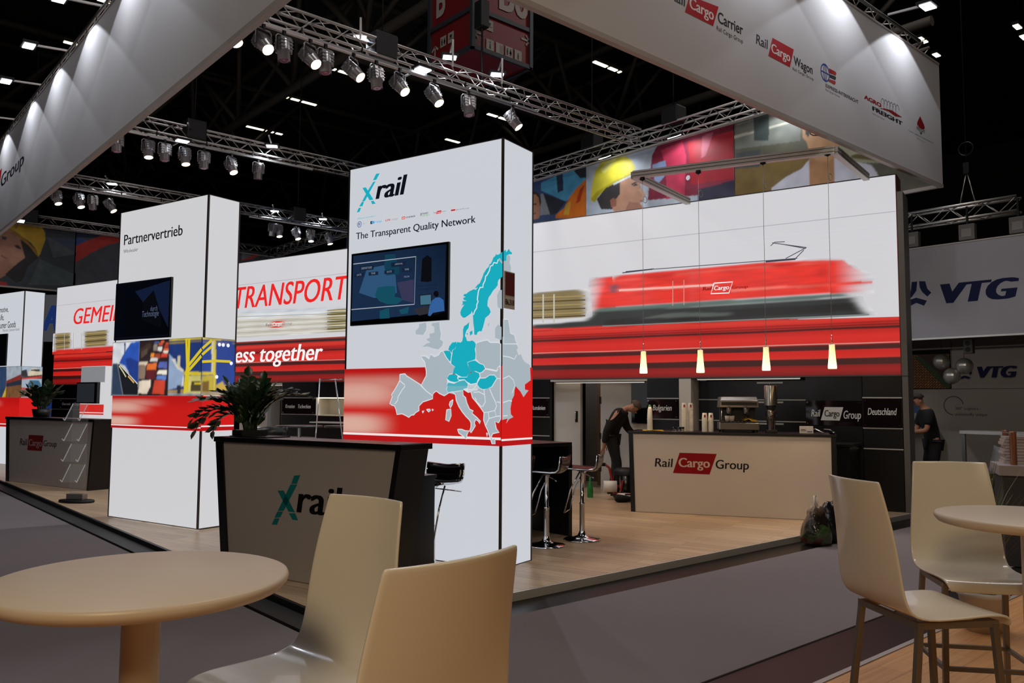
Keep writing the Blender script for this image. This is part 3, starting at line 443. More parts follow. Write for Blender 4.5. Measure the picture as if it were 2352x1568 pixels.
['printed_photos',[['P',[30,62,140],2,[[-.016,2.256],[.423,2.261],[.444,1.598],[-.016,1.598]]],
['P',[212,190,40],4,[[-.016,2.258],[.426,2.261],[.427,2.245],[-.016,2.24]]],
['P',[150,130,30],4,[[-.014,2.212],[.428,2.216],[.428,2.208],[-.014,2.2]]],
['P',[212,190,40],5,[[.128,2.237],[.161,2.236],[.18,1.636],[.142,1.635]]],
['P',[220,214,170],5,[[.105,2.228],[.129,2.229],[.134,1.86],[.118,1.859]]],
['P',[212,190,40],5,[[-.014,1.863],[.171,1.869],[.172,1.841],[-.016,1.827]]],
['L',[212,190,40],5,.03,[[-.016,2.132],[.105,2.236]]],
['L',[212,190,40],5,.03,[[-.018,2.061],[.108,2.164]]],
['L',[212,190,40],5,.03,[[.171,1.998],[.372,1.999]]],
['L',[212,190,40],5,.03,[[-.014,1.981],[.171,1.998]]],
['P',[190,170,60],4,[[-.015,1.823],[.14,1.828],[.142,1.635],[-.014,1.633]]],
['P',[120,90,40],5,[[-.001,1.76],[.086,1.762],[.091,1.643],[-.001,1.642]]],
['P',[190,160,70],5,[[.181,1.716],[.275,1.767],[.296,1.719],[.432,1.713],[.434,1.656],[.184,1.66]]],
['P',[170,150,120],4,[[-.014,1.633],[.443,1.639],[.444,1.598],[-.016,1.598]]],
['D',[235,240,250],6,[.211,2.19],.022],
['D',[235,240,250],6,[.263,2.189],.022],
['D',[235,240,250],6,[.331,2.187],.022],
['D',[235,240,250],6,[.383,1.979],.022],
['D',[235,240,250],6,[.187,1.813],.022]]]],
'lf':[['lettering',[['T',[20,20,22],2,'Automotive,',[.481,3.498,1.161,3.621],0,.01],
['T',[20,20,22],2,'Life,',[.738,3.32,.978,3.454],0,.01],
['T',[20,20,22],2,'Consumer Goods',[.53,3.131,1.53,3.275],0,.01],
['T',[90,90,94],2,'Materials, Consumer Goods',[.953,3.052,1.703,3.112],0,0]]],
['printed_photos',[['P',[70,80,92],2,[[0,1.568],[1.85,1.568],[1.85,2.258],[0,2.258]]],
['P',[150,160,170],3,[[1.213,2.254],[1.866,2.251],[1.889,2.023],[1.256,1.851]]],
['P',[120,44,36],4,[[1.246,1.941],[1.883,2.081],[1.907,1.847],[1.232,1.792]]],
['P',[110,74,44],4,[[1.232,1.792],[1.907,1.847],[1.923,1.571],[1.225,1.569]]],
['P',[36,44,58],4,[[1.253,1.881],[1.895,1.964],[1.907,1.847],[1.248,1.807]]],
['P',[40,60,90],3,[[.907,2.26],[1.201,2.255],[1.225,1.569],[.982,1.568]]],
['P',[180,150,50],4,[[1.074,1.568],[1.247,1.821],[1.237,1.569]]]]],
['red_band',[['B',[0,.92,1.85,1.568],[[.68,.3,.1,.55,.75],[.22,.22,.05,.42,.9],[.8,.18,.25,.7,.45]]],
['P',[178,20,24],3,[[0,.92],[1.85,.92],[1.85,.991],[0,.991]]],
['P',[240,225,225],4,[[0,.969],[1.85,.969],[1.85,.988],[0,.988]]]]]],
'ls':[['printed_photos',[['P',[150,165,180],2,[[0,1.568],[.455,1.568],[.455,2.258],[0,2.258]]],
['P',[196,184,160],4,[[.167,2.146],[.22,2.213],[.334,2.226],[.409,2.169],[.456,2.15],[.46,2.066],[.144,2.042]]],
['P',[40,44,50],5,[[.195,2.162],[.236,2.193],[.407,2.199],[.409,2.154]]],
['P',[60,30,30],3,[[.005,2.023],[.459,2.081],[.463,1.992],[.006,1.994]]],
['P',[200,50,30],4,[[.007,1.988],[.46,2.051],[.462,2.018],[.008,1.959]]],
['P',[40,90,120],4,[[.153,1.851],[.204,1.955],[.39,1.951],[.452,1.857],[.455,1.797],[.157,1.777]]],
['P',[196,44,30],4,[[.016,1.789],[.456,1.773],[.459,1.723],[.018,1.746]]],
['P',[90,64,44],3,[[.018,1.746],[.459,1.723],[.454,1.574],[.026,1.585]]],
['P',[30,30,34],3,[[.012,2.155],[.123,2.189],[.159,2.028],[.019,2.024]]]]],
['red_band',[['P',[206,28,26],1,[[0,.92],[.455,.92],[.455,1.568],[0,1.568]]],
['P',[240,225,225],4,[[0,.96],[.455,.96],[.455,.975],[0,.975]]]]]],
'b':[['sky_lines',[['P',[170,172,178],2,[[0,4.241],[22.36,4.241],[22.36,4.253],[0,4.253]]],
['P',[206,207,212],2,[[0,4.07],[22.36,4.07],[22.36,4.077],[0,4.077]]],
['P',[206,207,212],2,[[0,4.009],[22.36,4.009],[22.36,4.015],[0,4.015]]],
['P',[206,207,212],2,[[0,3.933],[22.36,3.933],[22.36,3.939],[0,3.939]]],
['P',[206,207,212],2,[[0,3.826],[22.36,3.826],[22.36,3.832],[0,3.832]]],
['P',[206,207,212],2,[[0,3.696],[22.36,3.696],[22.36,3.702],[0,3.702]]],
['P',[206,207,212],2,[[0,3.635],[22.36,3.635],[22.36,3.641],[0,3.641]]]]],
['red_stripes',[['Z',[[0,1.955],[22.37,1.955],[22.37,2.76],[21,2.79],[20,2.9],[0,2.9]]]]],
['log_wagon',[['P',[128,112,74],4,[[16.283,3.485],[16.564,3.511],[17.276,3.506],[17.408,3.453],[17.44,3.002],[16.285,3.025]]],
['L',[160,140,90],5,.02,[[16.319,3.413],[17.434,3.381]]],
['L',[84,70,40],5,.02,[[16.319,3.338],[17.434,3.309]]],
['L',[160,140,90],5,.02,[[16.32,3.262],[17.434,3.236]]],
['L',[84,70,40],5,.02,[[16.32,3.186],[17.434,3.164]]],
['L',[160,140,90],5,.02,[[16.32,3.111],[17.434,3.092]]],
['L',[84,70,40],5,.02,[[16.321,3.051],[17.434,3.034]]],
['L',[190,186,170],6,.03,[[16.582,3.465],[16.584,2.956]]],
['L',[190,186,170],6,.03,[[16.806,3.45],[16.808,2.946]]]]],
['locomotive',[['G',[204,203,207],[222,44,34],17.408,17.888,5,[[17.489,3.086],[17.505,3.635],[17.635,3.682],[17.952,3.68],[18.012,3.142]]],
['P',[222,44,34],6,[[17.634,3.147],[17.698,3.332],[17.794,3.469],[17.952,3.652],[18.107,3.688],[19.426,3.694],[19.42,3.148]]],
['P',[222,44,34],6,[[19.314,3.695],[20.637,3.684],[21.361,3.646],[21.558,3.626],[21.547,3.146],[19.309,3.146]]],
['G',[222,44,34],[204,203,207],21.473,22.056,6,[[21.477,3.626],[21.638,3.624],[21.793,3.498],[22.055,3.333],[22.05,3.143],[21.467,3.144]]],
['P',[214,80,66],7,[[17.951,3.6],[19.314,3.636],[20.636,3.636],[21.477,3.611],[21.476,3.594],[19.314,3.614],[17.951,3.578]]],
['P',[196,34,30],7,[[18.503,3.656],[19.073,3.65],[19.059,3.583],[18.503,3.586]]],
['P',[196,34,30],7,[[20.636,3.649],[21.029,3.644],[21.016,3.59],[20.635,3.593]]],
['P',[196,34,30],7,[[21.289,3.542],[21.429,3.542],[21.426,3.382],[21.285,3.381]]],
['S',[236,120,105],[222,44,34],19.989,22.031,8,[[19.989,3.313],[22.032,3.287],[22.031,3.251],[19.989,3.274]]],
['P',[70,70,84],8,[[17.914,3.523],[18.051,3.536],[18.044,3.406],[17.913,3.398]]],
['L',[238,170,160],8,.035,[[18.075,3.429],[19.724,3.401]]],
['P',[238,190,180],8,[[18.075,3.409],[18.094,3.408],[18.103,3.447],[18.085,3.448]]],
['P',[238,190,180],8,[[18.116,3.409],[18.134,3.407],[18.143,3.446],[18.125,3.448]]],
['P',[238,190,180],8,[[18.156,3.408],[18.174,3.407],[18.183,3.445],[18.165,3.447]]],
['P',[238,190,180],8,[[18.196,3.407],[18.214,3.406],[18.223,3.445],[18.205,3.446]]],
['P',[238,190,180],8,[[18.235,3.406],[18.254,3.405],[18.263,3.444],[18.245,3.445]]],
['P',[238,190,180],8,[[18.275,3.406],[18.293,3.404],[18.303,3.443],[18.284,3.444]]],
['P',[238,190,180],8,[[18.315,3.405],[18.333,3.403],[18.342,3.442],[18.324,3.443]]],
['P',[238,190,180],8,[[18.354,3.404],[18.372,3.403],[18.381,3.441],[18.363,3.443]]],
['P',[238,190,180],8,[[18.393,3.403],[18.411,3.402],[18.421,3.44],[18.402,3.442]]],
['P',[238,190,180],8,[[18.432,3.402],[18.45,3.401],[18.46,3.44],[18.442,3.441]]],
['P',[238,190,180],8,[[18.471,3.402],[18.489,3.4],[18.499,3.439],[18.481,3.44]]],
['P',[238,190,180],8,[[18.51,3.401],[18.528,3.4],[18.537,3.438],[18.52,3.439]]],
['P',[238,190,180],8,[[18.549,3.4],[18.567,3.399],[18.576,3.437],[18.558,3.438]]],
['P',[238,190,180],8,[[18.588,3.399],[18.606,3.398],[18.615,3.436],[18.597,3.438]]],
['P',[238,190,180],8,[[18.626,3.399],[18.644,3.397],[18.653,3.435],[18.636,3.437]]],
['P',[238,190,180],8,[[18.665,3.398],[18.682,3.397],[18.692,3.435],[18.674,3.436]]],
['P',[238,190,180],8,[[18.703,3.397],[18.721,3.396],[18.73,3.434],[18.712,3.435]]],
['P',[238,190,180],8,[[18.741,3.396],[18.759,3.395],[18.768,3.433],[18.75,3.434]]],
['P',[238,190,180],8,[[18.779,3.396],[18.797,3.394],[18.806,3.432],[18.788,3.433]]],
['P',[238,190,180],8,[[18.817,3.395],[18.835,3.394],[18.844,3.431],[18.826,3.433]]],
['P',[238,190,180],8,[[18.855,3.394],[18.873,3.393],[18.882,3.431],[18.864,3.432]]],
['P',[238,190,180],8,[[18.893,3.393],[18.91,3.392],[18.919,3.43],[18.902,3.431]]],
['P',[238,190,180],8,[[18.93,3.393],[18.948,3.391],[18.957,3.429],[18.939,3.43]]],
['P',[238,190,180],8,[[18.968,3.392],[18.985,3.391],[18.994,3.428],[18.977,3.429]]],
['P',[238,190,180],8,[[19.005,3.391],[19.022,3.39],[19.031,3.427],[19.014,3.429]]],
['P',[238,190,180],8,[[19.042,3.39],[19.06,3.389],[19.069,3.427],[19.051,3.428]]],
['P',[238,190,180],8,[[19.08,3.39],[19.097,3.388],[19.106,3.426],[19.089,3.427]]],
['P',[238,190,180],8,[[19.117,3.389],[19.134,3.388],[19.143,3.425],[19.125,3.426]]],
['P',[238,190,180],8,[[19.154,3.388],[19.17,3.387],[19.179,3.424],[19.162,3.426]]],
['P',[238,190,180],8,[[19.19,3.388],[19.207,3.386],[19.216,3.423],[19.199,3.425]]],
['P',[238,190,180],8,[[19.227,3.387],[19.244,3.386],[19.253,3.423],[19.236,3.424]]],
['P',[238,190,180],8,[[19.264,3.386],[19.28,3.385],[19.289,3.422],[19.272,3.423]]],
['P',[238,190,180],8,[[19.3,3.385],[19.317,3.384],[19.326,3.421],[19.309,3.422]]],
['P',[238,190,180],8,[[19.336,3.385],[19.353,3.383],[19.362,3.42],[19.345,3.422]]],
['P',[238,190,180],8,[[19.373,3.384],[19.389,3.383],[19.398,3.42],[19.381,3.421]]],
['P',[238,190,180],8,[[19.409,3.383],[19.425,3.382],[19.434,3.419],[19.417,3.42]]],
['P',[238,190,180],8,[[19.445,3.383],[19.461,3.381],[19.47,3.418],[19.453,3.419]]],
['P',[238,190,180],8,[[19.481,3.382],[19.497,3.381],[19.506,3.417],[19.489,3.419]]],
['P',[238,190,180],8,[[19.516,3.381],[19.533,3.38],[19.541,3.417],[19.525,3.418]]],
['P',[238,190,180],8,[[19.552,3.38],[19.568,3.379],[19.577,3.416],[19.561,3.417]]],
['P',[238,190,180],8,[[19.588,3.38],[19.604,3.379],[19.612,3.415],[19.596,3.416]]],
['P',[238,190,180],8,[[19.623,3.379],[19.639,3.378],[19.648,3.414],[19.632,3.416]]],
['P',[238,190,180],8,[[19.658,3.378],[19.675,3.377],[19.683,3.414],[19.667,3.415]]],
['P',[238,190,180],8,[[19.694,3.378],[19.71,3.376],[19.718,3.413],[19.702,3.414]]],
['L',[200,150,140],8,.012,[[19.038,3.517],[19.034,3.109]]],
['L',[200,150,140],8,.012,[[19.228,3.518],[19.224,3.111]]],
['P',[84,104,98],7,[[17.553,3.076],[17.65,3.146],[19.309,3.146],[21.65,3.142],[21.716,3.082],[19.308,3.066],[17.634,3.063]]],
['P',[38,44,44],6,[[17.44,2.944],[17.602,3.08],[19.308,3.079],[21.783,3.077],[21.821,2.967],[21.976,2.791],[19.305,2.82],[16.357,2.847],[16.357,2.922]]],
['P',[24,26,28],7,[[17.824,2.939],[19.307,2.986],[21.781,2.993],[21.801,2.872],[19.306,2.852],[17.824,2.854]]],
['P',[80,88,84],8,[[18.439,2.928],[19.025,3.001],[19.984,2.948],[19.984,2.896],[19.024,2.92]]],
['L',[120,128,126],8,.018,[[17.761,2.837],[19.85,2.825],[21.977,2.81]]],
['L',[88,90,102],6,.02,[[18.138,3.722],[18.711,3.741]]],
['L',[88,90,102],6,.014,[[18.711,3.736],[21.006,3.704]]],
['L',[60,62,74],7,.02,[[18.2,3.734],[18.682,3.738]]],
['L',[60,62,74],7,.022,[[20.537,3.696],[20.981,3.694]]],
['L',[70,72,84],7,.012,[[20.836,3.717],[21.141,3.854]]],
['L',[70,72,84],7,.012,[[21.141,3.854],[20.642,3.975]]],
['L',[70,72,84],7,.012,[[20.616,3.932],[20.679,3.982],[20.828,3.974]]],
['L',[70,72,84],7,.012,[[21.104,3.82],[20.982,3.706]]],
['L',[70,72,84],7,.012,[[21.129,3.84],[20.79,3.94]]],
['L',[236,238,238],9,.018,[[19.724,3.427],[20.023,3.425],[19.962,3.257],[19.673,3.264],[19.724,3.427]]],
['T',[240,236,236],9,'Cargo',[19.723,3.315,19.968,3.382],.15,.02],
['T',[120,24,24],9,'Rail',[19.538,3.324,19.696,3.379],.15,.02],
['T',[140,28,26],9,'Group',[20.005,3.316,20.263,3.361],.15,.02]]],
['container_wagon',[['P',[200,196,186],5,[[6.805,3.642],[11.705,3.465],[11.678,2.994],[6.84,3.009]]],
['L',[216,214,206],6,.02,[[6.807,3.608],[11.705,3.441]]],
['L',[176,170,156],6,.02,[[6.811,3.539],[11.707,3.391]]],
['L',[216,214,206],6,.02,[[6.815,3.471],[11.708,3.341]]],
['L',[176,170,156],6,.02,[[6.819,3.402],[11.71,3.291]]],
['L',[216,214,206],6,.02,[[6.822,3.334],[11.711,3.24]]],
['L',[176,170,156],6,.02,[[6.826,3.265],[11.713,3.19]]],
['L',[216,214,206],6,.02,[[6.83,3.197],[11.714,3.14]]],
['L',[176,170,156],6,.02,[[6.834,3.129],[11.716,3.09]]],
['L',[216,214,206],6,.02,[[6.837,3.061],[11.717,3.039]]],
['P',[196,204,214],6,[[8.142,3.635],[11.704,3.501],[11.706,3.43],[8.146,3.553]]],
['P',[214,222,232],6,[[8.146,3.553],[11.705,3.441],[11.707,3.376],[8.151,3.454]]],
['P',[120,110,64],7,[[11.166,3.496],[11.785,3.496],[11.799,3.018],[11.139,3.017]]],
['L',[150,136,86],8,.02,[[11.146,3.473],[11.786,3.466]]],
['L',[92,80,40],8,.02,[[11.148,3.395],[11.788,3.39]]],
['L',[150,136,86],8,.02,[[11.151,3.316],[11.79,3.313]]],
['L',[92,80,40],8,.02,[[11.153,3.238],[11.793,3.236]]],
['L',[150,136,86],8,.02,[[11.156,3.16],[11.795,3.16]]],
['L',[92,80,40],8,.02,[[11.158,3.082],[11.797,3.083]]],
['P',[214,44,38],8,[[9.404,3.355],[9.788,3.355],[9.718,3.17],[9.337,3.168]]],
['T',[240,230,228],9,'Cargo',[9.409,3.229,9.706,3.303],.1,.02],
['T',[90,90,92],8,'Rail',[9.179,3.221,9.344,3.289],.1,0],
['T',[110,110,110],8,'Group',[9.748,3.232,10.052,3.286],.1,0]]],
['lettering',[['T',[232,36,36],7,'TRANSPORT',[8.053,3.694,11.779,4.201],.2,.012]]],
['lettering',[['T',[244,240,240],7,'Success together',[7.05,2.421,11.045,2.788],.2,.02]]],
['lettering',[['T',[232,36,36],7,'GEMEINSAM',[.973,3.657,4.938,4.102],.2,.012]]],
['log_wagon',[['P',[128,112,74],5,[[.037,3.439],[.818,3.428],[.841,2.977],[.031,2.959]]],
['P',[128,112,74],5,[[1.601,3.417],[2.699,3.432],[2.697,2.99],[1.621,2.991]]],
['L',[164,144,92],6,.03,[[.024,3.395],[.813,3.386]]],
['L',[164,144,92],6,.03,[[1.606,3.362],[2.682,3.372]]],
['L',[84,70,40],6,.03,[[.032,3.308],[.82,3.304]]],
['L',[84,70,40],6,.03,[[1.612,3.286],[2.688,3.298]]],
['L',[164,144,92],6,.03,[[.04,3.22],[.827,3.222]]],
['L',[164,144,92],6,.03,[[1.618,3.21],[2.693,3.224]]],
['L',[84,70,40],6,.03,[[.048,3.132],[.835,3.14]]],
['L',[84,70,40],6,.03,[[1.624,3.134],[2.699,3.15]]],
['L',[164,144,92],6,.03,[[.056,3.045],[.842,3.059]]],
['L',[164,144,92],6,.03,[[1.631,3.058],[2.705,3.076]]],
['L',[170,168,160],7,.03,[[.511,3.441],[.555,2.943]]],
['L',[170,168,160],7,.03,[[.993,3.421],[1.035,2.929]]],
['L',[170,168,160],7,.03,[[1.425,3.403],[1.465,2.916]]],
['P',[206,40,30],5,[[.031,2.959],[3.342,2.981],[3.349,2.88],[.043,2.827]]]]]],
'rf':[['logo',[['T',[48,48,54],2,'Rail',[3.475,5.549,3.723,5.669],.1,.012],
['P',[186,34,40],2,[[3.79,5.691],[4.298,5.741],[4.196,5.498],[3.712,5.492]]],
['T',[235,228,226],3,'Cargo',[3.788,5.561,4.208,5.681],.05,.025],
['T',[44,44,50],2,'Carrier',[4.283,5.571,4.752,5.691],0,.016],
['T',[70,70,76],2,'Rail Cargo Group',[4.26,5.478,4.75,5.525],0,0]]],
['logo',[['T',[48,48,54],2,'Rail',[5.009,5.56,5.255,5.67],.1,.012],
['P',[186,34,40],2,[[5.354,5.728],[5.819,5.728],[5.723,5.486],[5.258,5.488]]],
['T',[235,228,226],3,'Cargo',[5.323,5.551,5.732,5.66],.05,.025],
['T',[44,44,50],2,'Wagon',[5.812,5.546,6.251,5.651],0,.016],
['T',[70,70,76],2,'Rail Cargo Group',[5.786,5.473,6.269,5.505],0,0]]],
['logo',[['R',[60,84,170],2,[6.559,5.652],.105,.018],
['L',[60,84,170],2,.012,[[6.541,5.552],[6.527,5.602],[6.514,5.652],[6.527,5.702],[6.541,5.752]]],
['L',[60,84,170],2,.012,[[6.559,5.552],[6.559,5.602],[6.559,5.652],[6.559,5.702],[6.559,5.752]]],
['L',[60,84,170],2,.012,[[6.577,5.552],[6.591,5.602],[6.604,5.652],[6.591,5.702],[6.577,5.752]]],
['L',[60,84,170],2,.012,[[6.459,5.652],[6.659,5.652]]],
['P',[170,48,48],2,[[6.655,5.736],[6.826,5.738],[6.85,5.72],[6.824,5.689],[6.665,5.68]]],
['P',[40,40,46],2,[[6.675,5.663],[6.823,5.676],[6.838,5.657],[6.813,5.626],[6.673,5.623]]],
['P',[170,48,48],2,[[6.656,5.595],[6.812,5.614],[6.827,5.594],[6.794,5.56],[6.632,5.565]]],
['T',[46,46,52],2,'EXPRESS-INTERFRACHT',[6.564,5.473,7.425,5.517],0,.014],
['T',[90,90,96],2,'Rail Cargo Group',[6.562,5.429,6.922,5.451],0,0]]],
['logo',[['T',[150,30,34],2,'AGRO',[7.591,5.588,8.097,5.643],0,.05],
['T',[40,40,46],2,'FREIGHT',[7.82,5.489,8.752,5.544],0,.05],
['P',[150,34,36],2,[[7.945,5.542],[8.187,5.598],[8.415,5.628],[8.744,5.608],[8.526,5.572],[8.317,5.591],[8.111,5.575]]],
['T',[90,90,96],2,'Rail Cargo Group',[7.823,5.437,8.186,5.452],0,0],
['L',[110,110,114],2,.009,[[8.096,5.566],[8.082,5.63],[8.096,5.694],[8.132,5.728],[8.172,5.717],[8.198,5.664]]],
['L',[110,110,114],2,.009,[[8.186,5.571],[8.172,5.635],[8.186,5.699],[8.222,5.733],[8.262,5.722],[8.288,5.669]]],
['L',[110,110,114],2,.009,[[8.276,5.576],[8.262,5.64],[8.276,5.704],[8.312,5.738],[8.352,5.727],[8.378,5.674]]],
['L',[110,110,114],2,.009,[[8.368,5.581],[8.354,5.645],[8.368,5.709],[8.404,5.743],[8.444,5.732],[8.47,5.679]]],
['L',[110,110,114],2,.009,[[8.46,5.587],[8.446,5.651],[8.46,5.715],[8.496,5.749],[8.536,5.738],[8.562,5.685]]],
['L',[110,110,114],2,.009,[[8.554,5.592],[8.54,5.656],[8.554,5.72],[8.59,5.754],[8.63,5.743],[8.656,5.69]]]]],
['logo',[['P',[140,26,30],2,[[9.361,5.773],[9.492,5.671],[9.515,5.63],[9.465,5.595],[9.337,5.593],[9.244,5.622],[9.258,5.662]]],
['T',[70,70,76],2,'FREIGHT',[9.228,5.542,9.522,5.595],0,.01],
['P',[60,60,66],2,[[9.322,5.525],[9.414,5.533],[9.381,5.5]]],
['T',[90,90,96],2,'Transport, Logistik & Frachtvermittlung GmbH',[8.938,5.459,9.816,5.476],0,0],
['T',[90,90,96],2,'Rail Cargo Group',[9.224,5.412,9.516,5.421],0,0]]]],
'lff':[['logo',[['T',[40,40,46],2,'Group',[9.016,5.792,11.292,6.047],.05,.02],
['P',[186,34,40],2,[[6.399,5.664],[8.743,5.664],[9.062,6.187],[6.74,6.187]]],
['T',[235,228,226],3,'Cargo',[6.786,5.792,8.743,6.047],.05,.02],
['T',[40,40,46],2,'Rail',[5.147,5.792,6.285,6.047],.1,.012]]]],
'bk':[['printed_photo',[['P',[60,84,130],1,[[0,4.88],[15.715,4.88],[15.715,6.77],[0,6.77]]],
['P',[86,170,214],2,[[14.254,6.7],[15.247,6.821],[15.715,6.506],[15.715,6.355],[15.388,6.192],[15.07,6.098],[14.255,6.513]]],
['P',[40,60,84],3,[[14.76,6.781],[14.979,6.787],[14.998,6.369],[14.816,6.352]]],
['P',[46,52,62],3,[[14.255,6.46],[15.07,6.098],[14.781,5.864],[14.56,5.876]]],
['P',[150,158,170],3,[[14.236,6.437],[14.332,6.419],[14.56,5.889],[14.22,5.921]]],
['P',[44,48,56],3,[[15.282,6.813],[15.715,6.821],[15.715,6.519],[15.526,6.545]]],
['P',[226,120,36],4,[[15.715,6.494],[15.388,6.319],[15.177,6.155],[15.017,5.953],[14.745,5.845],[14.745,5.767],[15.714,5.604]]],
['P',[226,170,60],5,[[15.07,6.02],[15.248,6.09],[15.178,5.771],[14.999,5.801]]],
['P',[190,60,30],5,[[15.526,6.292],[15.664,6.366],[15.527,6.014],[15.388,5.988]]],
['P',[60,46,42],4,[[13.926,6.523],[14.043,6.533],[14.179,6.448],[14.256,6.273],[14.238,6.144],[14.188,6.126],[14.16,6.318],[13.927,6.442]]],
['P',[196,140,106],4,[[13.926,6.469],[14.082,6.453],[14.179,6.341],[14.219,6.147],[14.201,5.858],[13.93,5.849]]],
['P',[60,40,34],5,[[13.947,6.25],[14.103,6.227],[14.103,6.195],[13.948,6.217]]],
['P',[120,60,50],5,[[13.941,6.022],[14.085,6.011],[14.066,5.982],[13.941,5.995]]],
['P',[60,44,40],2,[[10.532,6.503],[10.001,7.37],[11.011,7.293],[11.123,6.433]]]]],
['printed_photo',[['P',[188,198,210],1,[[15.715,4.88],[19.513,4.88],[19.513,6.77],[15.715,6.77]]],
['P',[140,34,62],2,[[17.58,6.61],[17.726,6.784],[18.063,6.795],[19.523,6.771],[19.514,5.472],[17.457,5.683],[17.52,6.251]]],
['P',[206,60,90],3,[[17.81,6.649],[18.336,6.707],[18.426,6.394],[18.377,5.602],[17.94,5.616],[17.919,6.281]]],
['P',[150,170,210],4,[[17.579,6.401],[17.92,6.418],[17.946,6.138],[17.661,5.921]]],
['P',[176,30,44],4,[[18.469,6.652],[19.521,6.634],[19.506,5.726],[18.539,5.792]]],
['P',[40,36,60],5,[[18.694,5.674],[19.517,5.682],[19.511,5.304],[18.691,5.412]]],
['P',[206,100,120],4,[[18.811,6.702],[19.066,6.705],[18.883,6.291],[18.779,6.27]]],
['P',[120,20,40],5,[[19.192,6.781],[19.523,6.761],[19.521,6.634],[19.215,6.646]]],
['D',[220,214,220],6,[18.466,5.947],.05],
['P',[214,200,60],4,[[15.849,6.004],[15.866,6.126],[15.9,6.343],[16,6.621],[16.198,6.777],[16.521,6.815],[16.834,6.756],[17.017,6.643],[17.137,6.45],[17.091,6.318],[16.707,6.278],[16.262,6.148],[16.032,5.995],[15.966,5.921]]],
['P',[186,170,40],5,[[15.849,5.992],[15.999,6.125],[16.518,6.268],[17.076,6.345],[17.091,6.306],[16.518,6.207],[16.065,6.038],[15.983,5.91]]],
['P',[228,220,120],5,[[16.132,6.618],[16.296,6.73],[16.615,6.757],[16.52,6.657],[16.263,6.492]]],
['P',[124,120,118],5,[[16.518,6.195],[16.831,6.205],[16.799,6.019],[16.643,5.881],[16.517,5.953]]],
['P',[60,56,56],3,[[16.032,5.97],[16.294,6.166],[16.707,6.242],[16.831,6.205],[16.705,5.846],[16.516,5.663],[16.163,5.725]]],
['P',[186,138,112],4,[[16.707,6.23],[17.076,6.274],[17.225,6.195],[17.283,5.972],[17.399,5.81],[17.37,5.769],[17.34,5.716],[17.251,5.674],[17.368,5.513],[16.516,5.615],[16.453,5.82],[16.612,5.887],[16.706,5.966]]],
['P',[150,100,80],5,[[16.422,5.874],[16.517,5.917],[16.611,5.839],[16.611,5.719],[16.453,5.711]]],
['P',[40,34,34],6,[[17.059,6.083],[17.165,6.09],[17.188,6.057],[17.089,6.048]]],
['P',[206,160,132],5,[[17.194,5.966],[17.283,5.972],[17.399,5.81],[17.326,5.8]]],
['P',[160,112,92],5,[[16.951,5.753],[17.221,5.668],[17.368,5.513],[16.858,5.579]]],
['P',[70,54,50],5,[[17.014,6.12],[17.165,6.137],[17.18,6.11],[17.044,6.079]]],
['P',[150,80,74],5,[[17.251,5.709],[17.364,5.735],[17.369,5.711],[17.281,5.669]]],
['P',[206,212,214],5,[[16.502,6.223],[17.015,6.31],[17.03,6.283],[16.534,6.18]]]]],
['printed_photo',[['P',[92,90,74],1,[[19.513,4.88],[23.06,4.88],[23.06,6.77],[19.513,6.77]]],
['P',[120,122,112],2,[[19.556,6.738],[20.871,6.778],[20.856,6.111],[19.548,6.262]]],
['P',[186,182,166],3,[[19.521,6.525],[20.828,6.513],[20.828,6.47],[19.521,6.48]]],
['P',[60,70,66],3,[[19.935,6.803],[20.25,6.755],[20.24,6.26],[19.947,6.331]]],
['P',[124,100,48],2,[[19.532,5.899],[20.815,5.863],[21.339,5.61],[21.328,5.115],[19.523,5.371]]],
['P',[70,76,74],3,[[19.537,6.191],[20.062,6.142],[20.056,5.822],[19.532,5.899]]],
['P',[160,160,130],2,[[21.527,6.313],[22.478,5.985],[22.461,5.363],[21.509,5.573]]],
['P',[96,88,44],3,[[21.744,5.652],[22.002,5.625],[22.156,5.462],[21.759,5.599]]],
['P',[208,208,218],4,[[20.282,5.387],[20.549,5.524],[20.864,5.613],[21.046,5.777],[21.444,5.687],[21.838,5.517],[22.076,5.416],[22.166,5.27],[22.296,4.928],[20.277,5.142]]],
['P',[176,128,84],5,[[20.998,6.025],[21.466,5.913],[21.446,5.092],[21.015,5.175]]],
['P',[188,142,98],6,[[20.888,6.343],[20.935,6.383],[21.007,6.432],[21.61,6.275],[21.568,5.939],[21.477,5.679],[21.34,5.627],[21.133,5.69],[21.03,5.848],[20.955,6.087],[20.893,6.153]]],
['P',[40,36,34],7,[[20.9,6.443],[21.064,6.554],[21.612,6.373],[21.608,6.209],[21.183,6.336],[21.058,6.3],[21.001,6.127],[20.949,6.208],[20.935,6.383]]],
['L',[50,46,40],8,.02,[[21.031,6.281],[21.038,6.186],[21.09,6.147],[21.23,6.113],[21.3,6.154],[21.31,6.21],[21.181,6.255],[21.031,6.281]]],
['P',[50,36,30],8,[[21.145,6.235],[21.232,6.222],[21.232,6.195],[21.153,6.208]]],
['P',[150,80,70],8,[[21.189,5.845],[21.362,5.822],[21.344,5.789],[21.206,5.813]]]]],
['printed_photo',[['P',[150,160,172],3,[[1.846,6.825],[2.664,6.839],[3.112,6.671],[2.9,6.553],[1.995,6.653]]],
['P',[40,40,48],2,[[.647,6.834],[3.827,6.86],[3.843,6.508],[1.152,6.546]]],
['P',[130,170,210],3,[[3.848,6.857],[4.603,6.867],[4.622,6.442],[3.843,6.508]]],
['P',[140,130,70],3,[[4.642,6.881],[5.152,6.903],[5.172,6.425],[4.662,6.436]]]]]],
'wm':[['printed_photo',[['P',[54,62,70],1,[[0,4.89],[3.322,4.89],[3.322,6.77],[0,6.77]]],
['P',[84,92,98],2,[[2.522,6.497],[3.316,6.344],[3.328,6.055],[2.73,5.877]]],
